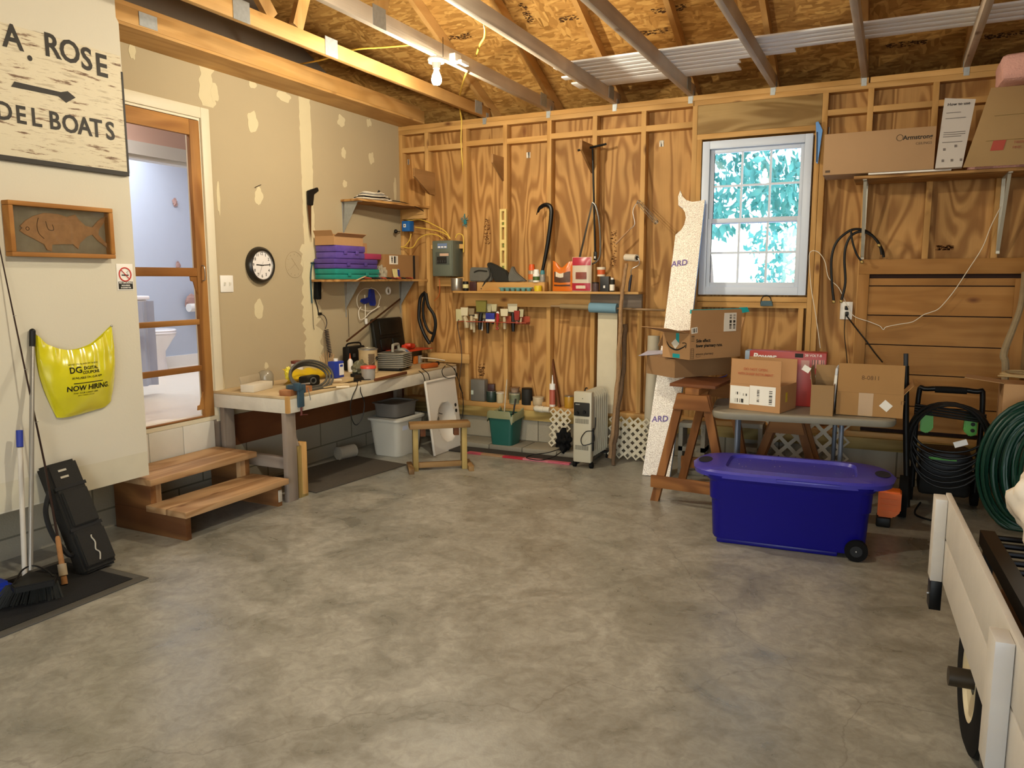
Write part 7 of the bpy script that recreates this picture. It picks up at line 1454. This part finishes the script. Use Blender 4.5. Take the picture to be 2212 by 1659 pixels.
# high shelf
HZ = P(2000, 372, 'y', 5.74).z; hx0 = P(1845, 372, 'y', 5.74).x
HSf = thing('high_shelf', 'high plywood shelf with white metal brackets at the right of the window', 'shelf', (.45, 5.95, HZ-.02))
MB().bx(hx0, 1.6, 5.74, 6.118, HZ-.019, HZ, .001).build('board', ply('x'), HSf)
wm = mat('white_metal', 'b5b2a4', .4, .2)
for xb, za in ((-.205, gz(1864, 562, 6.11)), (.62, gz(2155, 548, 6.11)), (1.4, gz(2155, 548, 6.11))):
    MB().beam((xb, 6.112, za), (xb, 6.112, HZ-.02), .022, .010, up=Y).beam((xb, 6.105, za+.02), (xb, 5.82, HZ-.024), .020, .006, up=Y).bx(xb-.012, xb+.012, 5.77, 6.11, HZ-.026, HZ-.0195).build('bracket', wm, HSf)
ax0, ax1 = P(1779, 340, 'y', 5.70).x, P(2020, 320, 'y', 5.70).x; az = HZ+.012
# plinth tiles
tag(MB().bx(ax0+.28, ax1+.10, 5.71, 6.05, HZ+.0005, HZ+.011).build('ceiling_tile', white), 'thin white ceiling tile lying flat under the long carton on the high shelf', 'tile')
AR = thing('tile_carton', 'long flat ceiling tile carton with black print on the high shelf', 'box', ((ax0+ax1)/2, 5.85, az)); ah = P(2020, 272, 'y', 5.70).z-az; lc = mat('cardboard_light', 'b08e68', .8, var=.03)
MB().bx(ax0, ax1, 5.70, 6.0, az, az+ah, .002).build('carton', lc, AR)
w_ = ax1-ax0; text('Armstrong', .038, ink, AR, (ax1-.018, 5.6985, az+ah*.70), X, Z, align='RIGHT', bold=.0007, th=.0004); text('CEILINGS', .022, mat('grey_ink', '5a4836', .7), AR, (ax1-.02, 5.6985, az+ah*.58), X, Z, align='RIGHT', th=.0003)
MB().ring((ax1-.205, 5.699, az+ah*.785), Y, .019, .0014, 28, 6).build('logo_ring', ink, AR); MB().bx(ax0+.015, ax0+.045, 5.6985, 5.6997, az+.015, az+.03).build('small_mark', mat('grey_ink', '5a4836'), AR)
# folded white instruction carton
IC = thing('white_sheets', 'white printed instruction sheets leaning beside the kraft roll', 'sheets', P(2045, 362, 'y', 5.68)); yq = 5.66
pq = [P(2020, 362, 'y', yq), P(2041, 212, 'y', yq+.10), P(2108, 214, 'y', yq+.10), P(2078, 362, 'y', yq)]
pq[0].z = pq[3].z = HZ+.012; n_ = (pq[1]-pq[0]).cross(pq[3]-pq[0]).normalized(); n_ = n_ if n_.y < 0 else -n_
MB().prism(pq, -n_*.03).build('sheets', mat('printed_white', 'c9c3bc', .6, var=.02), IC)
ud = (pq[1]-pq[0]).normalized(); rd = V(1, 0, 0)
gi = mat('grey_ink2', '77706c', .7)
text('How to use', .026, ink, IC, pq[0].lerp(pq[1], .87)+rd*.02+n_*.001, rd, ud, th=.0003, bold=.0003)
for k, (u, ln) in enumerate(((.78, .08), (.70, .11), (.50, .12), (.47, .12), (.44, .10), (.36, .11))): MB().beam(pq[0].lerp(pq[1], u)+rd*.02+n_*.0008, pq[0].lerp(pq[1], u)+rd*(.02+ln)+n_*.0008, .004, .0006, up=n_).build('printed_line', gi, IC)
for x_, u in ((.03, .10), (.08, .10), (.13, .10), (.03, .26), (.09, .30)): MB().beam(pq[0].lerp(pq[1], u)+rd*x_+n_*.0008, pq[0].lerp(pq[1], u)+rd*(x_+.014)+n_*.0008, .016, .0006, up=n_).build('printed_icon', gi, IC)
# kraft faced insulation bundle and pink batt
KR = thing('insulation_roll', 'kraft wrapped roll of pink insulation with a red square print on the high shelf', 'insulation', (.55, 5.7, HZ)); kx0 = P(2080, 364, 'y', 5.62).x
rows = []
for i in range(17):
    v = i/16; z = HZ+.002+.47*v; bulge = .05*math.sin(math.pi*v)
    rows.append([V(kx0+.12*v+.0*bulge+t_*(1.05-.12*v), 5.62+.05*v-bulge*math.sin(math.pi*min(1, t_*1.6+.1))+.10*t_*t_, z) for t_ in [k/14 for k in range(15)]])
kraft = mat('kraft_paper', 'a08358', .8, var=.10, vs_=5); pk = mat('pink_fibre', 'dca79a', .95, var=.12, vs_=25, bump=.6, bs=90)
MB().sheet(rows, .004).build('kraft_facing', kraft, KR)
MB().prism([(r[0].x+.03, 5.74, r[0].z) for r in rows]+[(r[0].x+.03, 6.08, r[0].z) for r in rows[::-1]], (.9, 0, 0)).build('fibre', pk, KR)
for zz_ in (.17, .30): MB().tube([V(p.x, p.y-.002, p.z) for p in rows[int(zz_*34)]][1:], .0012, 5).build('fold_line', mat('kraft_dark', '7a6636', .8), KR)
def kp(u, v): i = int(v*16); r = rows[i]; k = min(13, int(u*14)); return r[k].lerp(r[k+1], u*14-k)
q = kp(.13, .28); MB().sheet([[kp(.11, v)+V(0, -.003, 0), kp(.14, v)+V(0, -.003, 0), kp(.175, v)+V(0, -.003, 0)] for v in (.20, .24, .28, .325)], .0006).build('red_square', mat('kraft_red', 'a84434', .7), KR)
text('FIBERGLAS', .022, mat('kraft_red_ink', 'a86850', .8), KR, kp(.22, .30)+V(0, -.006, 0), X, Z, th=.0004); text('PINK', .022, mat('kraft_red_ink', 'a86850'), KR, kp(.22, .24)+V(0, -.006, 0), X, Z, th=.0004); text('PINK', .032, mat('kraft_red_ink', 'a86850'), KR, kp(.36, .78)+V(0, -.012, 0), X, Z, th=.0004, shear=.2)
BT = thing('insulation_batt', 'fluffy pink insulation batt lying on top of the kraft roll', 'insulation', (.9, 5.7, HZ+.48)); bx0 = P(2152, 210, 'y', 5.55).x
m = MB(); bmesh.ops.create_grid(m.b, x_segments=1, y_segments=1, size=.001); m = MB().box((bx0+.36, 5.66, HZ+.565), (.70, .34, .155), Euler((0, R(-3), 0)).to_matrix(), .03)
bmesh.ops.subdivide_edges(m.b, edges=list(m.b.edges), cuts=3, use_grid_fill=True)
for v in m.b.verts: v.co += V(*[.012*mnoise.noise(v.co*11+V(k*7, 0, 0)) for k in range(3)])
m.build('fibre', pk, BT)
# black hose, strings, outlet, clamp, hook
cz_ = P(1850, 575, 'y', 6.04); BH = thing('black_hose', 'black rubber hose looped over the left shelf bracket', 'hose', P(1815, 650, 'y', 6.04))
MB().tube([P(a, b, 'y', 6.05) for a, b in ((1801, 650), (1797, 610), (1796, 560), (1806, 525), (1828, 503), (1848, 495), (1872, 500), (1893, 518), (1906, 540), (1909, 556))], .009, 10, 6).tube([P(a, b, 'y', 6.03) for a, b in ((1818, 648), (1826, 610), (1824, 560), (1828, 530), (1840, 508), (1862, 500), (1885, 510), (1900, 530), (1905, 550))], .009, 10, 6).tube([P(a, b, 'y', 6.02) for a, b in ((1838, 495), (1841, 520), (1850, 548), (1862, 566))], .007, 10, 5).build('hose', black, BH)
for a, b, y in ((1801, 652, 6.05), (1817, 651, 6.03), (1862, 566, 6.02), (1899, 530, 6.03)): MB().box(P(a, b, 'y', y), (.022, .022, .022), None, .005).build('brass_fitting', mat('brass', '8a7440', .4, .7), BH)
oq = P(1828, 671, 'y', 6.19); OU2 = thing('wall_outlet', 'white outlet plate beside the siding panel', 'outlet', (oq.x, 6.2, oq.z-.06))
MB().bx(oq.x-.042, oq.x+.042, 6.192, 6.204, oq.z-.065, oq.z+.065, .003).build('plate', white, OU2)
for s in (-.024, .024): MB().bx(oq.x-.016, oq.x+.016, 6.189, 6.1925, oq.z+s-.014, oq.z+s+.014, .002).build('socket', mat('toggle_white', 'dcd8cc'), OU2)
MB().box((oq.x+.002, 6.178, oq.z+.02), (.024, .025, .03), None, .005).box((oq.x+.006, 6.178, oq.z-.022), (.024, .025, .03), None, .005).build('plug', black, OU2)
cable('power_cable', [V(oq.x, 6.17, oq.z-.03), P(1850, 710, 'y', 6.06), P(1870, 735, 'y', 6.04), P(1888, 760, 'y', 6.03), P(1906, 782, 'y', 5.9)], .005, black, 'black cord running from the outlet down behind the right carton', 'cord')
cable('thin_cable', [V(oq.x-.003, 6.17, oq.z-.03), P(1824, 720, 'y', 6.15), P(1829, 770, 'y', 6.15), P(1830, 785, 'y', 6.15)], .003, black, 'thin dark cord dropping straight below the outlet', 'cord')
cable('white_string', [P(a, b, 'y', 6.05) for a, b in ((2162, 446), (2140, 490), (2122, 535), (2090, 585), (2060, 630), (2030, 665), (2012, 674), (1995, 680), (1972, 695), (1945, 700), (1915, 706), (1908, 712), (1900, 704), (1875, 694), (1845, 683), (1830, 660), (1812, 622), (1790, 600), (1782, 565), (1768, 545), (1752, 543), (1748, 560), (1752, 620), (1762, 680), (1772, 752))], .0028, whitecord, 'white cord strung from the high shelf past the outlet to the red box', 'cord', 5)
bc = P(1768, 300, 'y', 6.09); BCl = thing('blue_clamp', 'blue metal bracket hung on the stud right of the window', 'clamp', P(1765, 354, 'y', 6.1)); bcm = mat('blue_metal', '4a78b0', .35, .4)
MB().prism([P(a, b, 'y', 6.085) for a, b in ((1762, 264), (1768, 262), (1777, 281), (1774, 300), (1770, 330), (1766, 354), (1762, 350), (1764, 310), (1763, 285))], (0, .02, 0), .002).build('bracket', bcm, BCl); MB().tube([P(1765, 285, 'y', 6.08), P(1764, 350, 'y', 6.08)], .004, 6).build('rib', mat('dark_blue_metal', '24466e', .4, .4), BCl)
hk = P(1655, 660, 'y', 6.09); HK = thing('door_hook', 'teal spring clamp with black loop under the window sill', 'clamp', hk); 
MB().tube([P(a, b, 'y', 6.10) for a, b in ((1643, 657), (1646, 644), (1655, 638), (1664, 643), (1667, 657))], .0035, 8, 6).build('loop', black, HK); MB().prism([P(a, b, 'y', 6.09) for a, b in ((1644, 650), (1667, 650), (1669, 661), (1642, 661))], (0, .025, 0), .003).build('body', mat('dark_teal', '1e4a58', .4), HK)
# ================================================================== under and behind the table
for i, (px, py) in enumerate(((1493, 975), (1615, 985))):
    q = P(px, py, 'z', 0.0); yb0_ = (5.70, 5.88)[i]; xx = P(px, py, 'y', yb0_).x
    t = thing('concrete_block', ('hollow concrete block standing behind the front sawhorse', 'hollow concrete block under the left of the table')[i], 'block', (xx, yb0_+.08, 0)); b = MB()
    b.bx(xx-.10, xx+.10, yb0_, yb0_+.15, 0, .035, .003).bx(xx-.10, xx+.10, yb0_, yb0_+.15, .36, .395, .003).bx(xx-.10, xx+.10, yb0_, yb0_+.15, .18, .215).bx(xx-.10, xx-.068, yb0_, yb0_+.15, .035, .36).bx(xx+.068, xx+.10, yb0_, yb0_+.15, .035, .36).build('block', mat('block_grey', '8a8476', .95, bump=.4), t)
o = P(1645, 985, 'y', 5.9); lattice('dim lattice offcut standing behind the table legs', V(o.x, 5.90, .01), (1, 0, 0), (0, .10, 1), 5, 4, .085, .017)
for i, (px, dz_) in enumerate(((1727, .0), (1737, .10))):
    q = P(px, 985, 'y', 5.62); t = MB().lathe((q.x, 5.62, .001+dz_), [(.02, .001), (.055, 0), (.055, .098), (.02, .098)], 24); tag(t.build('paper_roll', white), ('lower toilet paper roll under the table', 'upper toilet paper roll under the table')[i], 'paper roll')
# ================================================================== hand truck, pressure washer, green hose, sticks
hx_, hy_ = P(1950, 1110, 'z', 0).x, 5.25
HTk = thing('hand_truck', 'black upright bar with a wheel beside the pressure washer', 'hand truck', (hx_, hy_, 0))
MB().tube([V(hx_+.02, hy_+.02, .06), P(1957, 930, 'y', hy_+.02), P(1957, 790, 'y', hy_)], .018, 12).build('upright', blackm, HTk); MB().tube([P(1957, 815, 'y', hy_), P(1957, 764, 'y', hy_)], .014, 12).build('grip', mat('dark_grey_grip', '262a30', .6), HTk)
MB().cyl((hx_-.03, hy_, .131), (hx_+.015, hy_, .131), .13, n=32).build('wheel', rubber, HTk); MB().cyl((hx_-.035, hy_, .131), (hx_-.03, hy_, .131), .05, n=24).build('hub', blackm, HTk)
px0, py0 = P(2040, 1090, 'z', 0).x, 5.60
PW = thing('pressure_washer', 'black pressure washer with green side pods and coiled hoses', 'pressure washer', (px0, py0, 0)); grn = mat('lime_green', '4c9a2e', .4)
hb0, hb1 = P(1974, 1000, 'y', 5.55), P(2112, 1000, 'y', 5.55); ht = P(2040, 842, 'y', 5.55).z
MB().tube([V(hb0.x, 5.58, .12), V(hb0.x, 5.56, ht-.06), V(hb0.x+.05, 5.55, ht), V(hb1.x-.05, 5.55, ht), V(hb1.x, 5.56, ht-.06), V(hb1.x, 5.58, .12)], .016, 12, 6).build('handle_frame', blackm, PW); MB().tube([V(hb0.x+.09, 5.55, ht), V(hb1.x-.09, 5.55, ht)], .021, 12).build('grip', rubber, PW)
for s, a in ((1, hb0.x), (-1, hb1.x)):
    zc_ = P(2000, 910, 'y', 5.55).z
    MB().prism([V(a+s*.02, 5.52, zc_+.085), V(a+s*.09, 5.52, zc_+.055), V(a+s*.095, 5.52, zc_-.04), V(a+s*.06, 5.52, zc_-.075), V(a+s*.02, 5.52, zc_-.06)], (0, .06, 0), .006).build('green_pod', grn, PW)
for k in range(3): MB().cyl((hb1.x-.045, 5.515, P(2000, 895+13*k, 'y', 5.55).z), (hb1.x-.045, 5.519, P(2000, 895+13*k, 'y', 5.55).z), .012).build('pod_dial', ink, PW)
MB().bx(hb0.x+.03, hb1.x-.03, 5.50, 5.78, .09, .38, .03).build('motor_body', black, PW); MB().bx(hb0.x+.08, hb1.x-.12, 5.49, 5.499, .33, .345).build('green_badge', grn, PW)
for x in (hb0.x-.01, hb1.x+.01): MB().cyl((x-.02, 5.72, .111), (x+.02, 5.72, .111), .11, n=28).build('wheel', rubber, PW)
m = MB(); cx_, cz_ = (hb0.x+hb1.x)/2, (ht-.11)
for k in range(7):
    rx, rz_ = (hb1.x-hb0.x)/2+.03+.010*(k % 3), .16+.018*k
    m.tube([V(cx_+rx*math.cos(a), 5.47-.012*k, cz_-rz_+.04+rz_*math.sin(a)+.006*math.sin(3*a+k)) for a in [2*math.pi*i/30 for i in range(31)]], .0075, 8)
m.build('coiled_hose', black, PW)
m = MB()
for k in range(4): m.tube([V(hb0.x-.02, 5.50-.01*k, ht-.10-.015*k), V(cx_, 5.49-.01*k, ht-.115-.015*k), V(hb1.x+.02, 5.50-.01*k, ht-.14-.013*k)], .0075, 8, 5)
m.build('hose_run', black, PW); MB().box(P(2075, 958, 'y', 5.40), (.075, .01, .035), Euler((0, R(-22), 0)).to_matrix()).build('white_tag', white, PW)
MB().tube([V(hb0.x+.05, 5.45, .05), V(hb0.x+.02, 5.3, .01), V(hb0.x+.15, 5.2, .008), V(hb0.x+.28, 5.25, .008)], .006, 8, 6).build('trailing_cord', black, PW)
GH = thing('garden_hose', 'big coil of dark green garden hose hanging at the right edge', 'hose', (P(2180, 1100, 'y', 5.2).x, 5.2, .0)); m = MB(); random.seed(8)
gc = P(2228, 1000, 'y', 5.25)
for k in range(26):
    rx = (.27-.0085*k); rz_ = .40-.008*k; yy = 5.22+.014*(k % 5)-.01*(k//5)
    m.tube([V(gc.x+.02*math.sin(k)+rx*math.cos(a), yy+.02*math.sin(a*2+k), max(.013, gc.z-.03+rz_*math.sin(a)*(1 if math.sin(a) > 0 else 1.0))) for a in [2*math.pi*i/36 for i in range(37)]], .0115, 8)
m.build('hose_coil', mat('hose_green', '0f3a2a', .4, var=.15), GH)
m = MB()
for k in range(3): m.ring((gc.x, 5.31, gc.z+.05), Y, .20+.02*k, .01, 30, 8)
m.build('hanger_reel', black, GH)
OB = P(1917, 1105, 'y', 5.0); OBx = thing('orange_tool', 'orange ribbed plastic tool case behind the tote', 'tool', (OB.x, 5.0, 0)); oz = P(1917, 1060, 'y', 5.0).z
MB().prism([(OB.x-.055, 4.97, .06), (OB.x+.035, 4.97, .06), (OB.x+.07, 4.97, .10), (OB.x+.07, 4.97, oz), (OB.x-.055, 4.97, oz)], (0, .12, 0), .008).build('body', mat('hot_orange', 'e06a1c', .4), OBx)
for k in range(3): MB().bx(OB.x-.04, OB.x+.05, 4.962, 4.969, .10+.035*k, .108+.035*k).build('rib', mat('hot_orange', 'c84a14'), OBx)
MB().bx(OB.x-.06, OB.x+.02, 4.96, 5.08, .0005, .059, .01).build('base', black, OBx)
# pale branches and a kraft scrap at the right edge
b0, b1 = P(2175, 1060, 'y', 5.3), P(2205, 700, 'y', 5.6)
tag(MB().tube([V(b0.x, 5.72, .02), V(b0.x+.0, 5.72, .35), P(2172, 800, 'y', 5.72), P(2168, 765, 'y', 5.72), P(2188, 710, 'y', 5.76), P(2205, 660, 'y', 5.8), P(2213, 590, 'y', 5.95)], [.018, .02, .022, .022, .02, .018, .016], 10, 6).build('driftwood_branch', mat('grey_bark', '8c7a5c', .85, var=.25, vs_=25, bump=.5)), 'crooked pale branch rising at the right edge behind the hose', 'branch')
rg = P(2185, 812, 'y', 5.45); VW = thing('vine_wreath', 'coil of pale vine resting on a cardboard scrap at the right edge', 'wreath', (rg.x+.15, 5.45, rg.z-.03)); m = MB()
for k in range(4): m.tube([V(rg.x+.17+(.24-.01*k)*math.cos(a), 5.42+.10*math.sin(a)+.008*k, rg.z+.008*math.sin(2*a+k)+.006*k) for a in [2*math.pi*i/24 for i in range(25)]], .006, 6)
m.build('vine', mat('vine', 'a88f64', .8), VW)
KB = thing('tall_carton', 'tall open cardboard carton at the right edge under the vine wreath', 'box', (rg.x+.25, 5.45, 0)); kz = rg.z-.045
MB().bx(rg.x-.04, rg.x+.45, 5.40, 5.64, .0005, kz, .003).build('carton', card, KB); MB().prism([V(rg.x-.04, 5.40, kz), V(rg.x-.25, 5.36, kz+.03), V(rg.x-.23, 5.50, kz+.035), V(rg.x-.04, 5.62, kz)], (0, 0, .004)).build('flap', card, KB)
# ================================================================== trailer
TRo = V(.272, 2.6, 0); ta = R(3.0)
TL = lthing('utility_trailer', 'small utility trailer with white plank sides at the right edge', 'trailer', TRo, ta)   # local +y runs away from the camera
wpl = mat('white_plank', 'c6c1b8', .65, var=.10, vs_=7, bump=.25, bs=25)
def st(y0): 
    MB().bx(-.045, -.005, y0, y0+.085, .335, .655, .002).build('side_stake', wpl, TL); MB().bx(-.042, -.002, y0+.002, y0+.080, .22, .334, .002).build('stake_pocket', blackm, TL); MB().cyl((-.043, y0+.03, .275), (-.05, y0+.03, .275), .006).build('bolt', steel, TL)
st(.62); st(-.62)
for z0, z1, nm in ((.505, .665, 'side_plank'), (.335, .498, 'side_plank')): MB().bx(-.004, .014, -2.2, .70, z0, z1, .002).build(nm, wpl, TL)
MB().bx(1.20, 1.22, -2.2, .70, .335, .665, .002).build('side_plank', wpl, TL)
MB().bx(.016, 1.198, -2.2, .66, .30, .325, .001).build('bed', wood('bed_board', '6a4a2c', '4e3218', 'y', rings=3), TL)
MB().bx(.09, .13, -2.2, .66, .20, .299, .002).bx(1.15, 1.20, -2.2, .66, .22, .299, .002).bx(.05, 1.15, .60, .65, .22, .299).build('chassis', mat('chassis_blue', '1f4a78', .4, .3), TL)
def wheel(x, s):
    MB().lathe((x, .06, .232), [(.13, -.042), (.20, -.046), (.225, -.036), (.231, -.02), (.231, .02), (.225, .036), (.20, .046), (.13, .042)], 40, X, cap=False).build('tyre', rubber, TL)
    MB().lathe((x, .06, .232), [(.131, -.041), (.12, -.03), (.05, -.02), (.045, -.03)], 32, X, cap=False).lathe((x, .06, .232), [(.131, .041), (.12, .03), (.05, .02), (.045, .03)], 32, X, cap=False).build('rim', mat('rim_cream', 'cfc4a4', .4), TL)
    MB().cyl((x, .06, .232), (x+s*.098, .06, .232), .03, n=20).build('hub', mat('hub_brown', '3c3428', .5, .4), TL)
wheel(.060, -1); wheel(1.125, 1)
MB().bx(.08, 1.12, .04, .08, .21, .225).build('axle', blackm, TL)
# steel ramp lying in the bed
MB().beam((.10, -1.6, .60), (.10, .45, .58), .045, .05).beam((.62, -1.6, .60), (.62, .45, .58), .045, .05).build('ramp_rail', blackm, TL)
m = MB()
for k in range(24): m.tube([(.12, -1.55+.085*k, .595), (.60, -1.55+.085*k, .595)], .010, 8)
m.build('ramp_rung', blackm, TL)
for x, y in ((.10, .4), (.62, .4), (.10, -1.5), (.62, -1.5)): MB().bx(x-.015, x+.015, y-.015, y+.015, .326, .575).build('ramp_support', blackm, TL)
bgp = P(2225, 1190, 'x', .62); BGW = thing('white_sack', 'stuffed white sack lying on the black ramp of the trailer', 'bag', (.72, bgp.y, .63))
sk = P(2208, 1180, 'y', 3.0); MB().ball((sk.x*0+.53, 2.92, .74), .17, (.85, .8, .85), 4, .35).build('sack', mat('sack_white', 'd8ccba', .6, var=.04), BGW)
tag(MB().bx(P(2072, 1130, 'y', 3.9).x, 1.2, 4.15, 4.40, .0005, .04, .003).build('floor_plank', wood('plank_floor', '6e5c46', '56452f', 'x', rings=3)), 'broad brown plank lying on the floor beyond the trailer', 'plank')
ls = P(2070, 1650, 'y', 1.95); LSm = tag(MB().ball((ls.x, 1.95, .04), .05, (1.5, .8, .8), 3, .6).build('strap_heap', rubber), 'small dark strap heap on the floor beside the trailer wheel', 'strap')

# ================================================================== sub-parts go under the part they sit on
ON = {'barcode': ('shipping_label', 'barcode_label', 'address_label'), 'print': ('address_label',), 'tag_print': ('tag',), 'hub': ('wheel', 'tyre'), 'axle_end': ('wheel',), 'rim': ('tyre', 'can_body'),
 'knob': ('control_panel',), 'maker_plate': ('control_panel',), 'breaker': ('breaker_block',), 'label_field': ('blue_label',), 'latch': ('lid',), 'fish_eye': ('fish',), 'fish_gill_line': ('fish',), 'printed_rule': ('front_panel',),
 'chuck': ('body',), 'tip': ('bottle',), 'bail_ear': ('can_body',), 'bail_wire': ('can_body',), 'torn_label': ('can_body',), 'wire_coil_on_lid': ('can_body',), 'claw': ('bar',), 'vial': ('body',), 'pod_dial': ('green_pod',),
 'blue_badge': ('motor_cover',), 'red_stripe': ('motor_cover',), 'cooling_rib': ('shell',), 'bolt': ('stake_pocket',), 'brass_fitting': ('hose',), 'handle_hole': ('lid',), 'front_latch': ('lid',), 'sawdust_specks': ('lid',),
 'script_emblem': ('pocket',), 'emblem_bar': ('body',), 'moulded_pocket': ('lid',), 'teal_tape': ('box_body',), 'tape_end': ('flap',), 'white_label': ('box_body',), 'smile_arrow': ('box_body',), 'tally_mark': ('box_body',),
 'up_arrows': ('box_body',), 'small_smile': ('box_body',), 'shipping_tape': ('box_body',), 'clear_tape': ('box_body',), 'yellow_label': ('box_body',), 'black_tape': ('box_body',), 'lettering': ('dial', 'board', 'black_band', 'front_panel', 'box_body', 'carton', 'foil_face', 'kraft_facing', 'sheets'),
 'red_square': ('kraft_facing',), 'fold_line': ('kraft_facing',), 'logo_ring': ('carton',), 'small_mark': ('carton',), 'black_panel': ('carton',), 'line_drawing': ('carton',), 'text_block': ('carton', 'bag_film'), 'printed_line': ('sheets',), 'printed_icon': ('sheets',),
 'warning_label': ('cover',), 'blue_label': (), 'tap_hole': ('basin_shell',), 'drain': ('basin_shell',), 'ferrule': ('bristles',), 'core_hole': ('roller_sleeve',), 'label_band': ('label',), 'second_hand': ('dial',), 'painted_arrow': ('board',), 'port_rim': ('motor_housing',), 'toggle': ('plate',), 'socket': ('plate',),
 'brand_band': ('bag_film',), 'printed_window': ('bag_film',), 'white_splash': ('bag_film',), 'red_top': ('bag_film',), 'red_bottom': ('bag_film',), 'brown_heart': ('bag_film',), 'green_badge': ('motor_body',), 'line_guide': ('blank',), 'nail_plate': ('bottom_chord',), 'hurricane_tie': ('bottom_chord',)}
def mid(o):
    b = [o.matrix_basis @ Vector(c) for c in o.bound_box]; return sum(b, Vector())/8
for t in [o for o in COL.objects if o.parent is None]:
    kids = list(t.children); base = lambda o: o.name.split('.')[0]
    for o in kids:
        tg = ON.get(base(o))
        if not tg or o.type != 'MESH' or len(o.children): continue
        for nm in tg:
            c = [k for k in kids if k is not o and base(k) == nm and k.parent is t and base(k) not in ('lettering',)]
            c = [k for k in c if not ON.get(base(k)) or base(k) in ('label', 'stake_pocket')]
            if c: o.parent = min(c, key=lambda k: (mid(k)-mid(o)).length); break
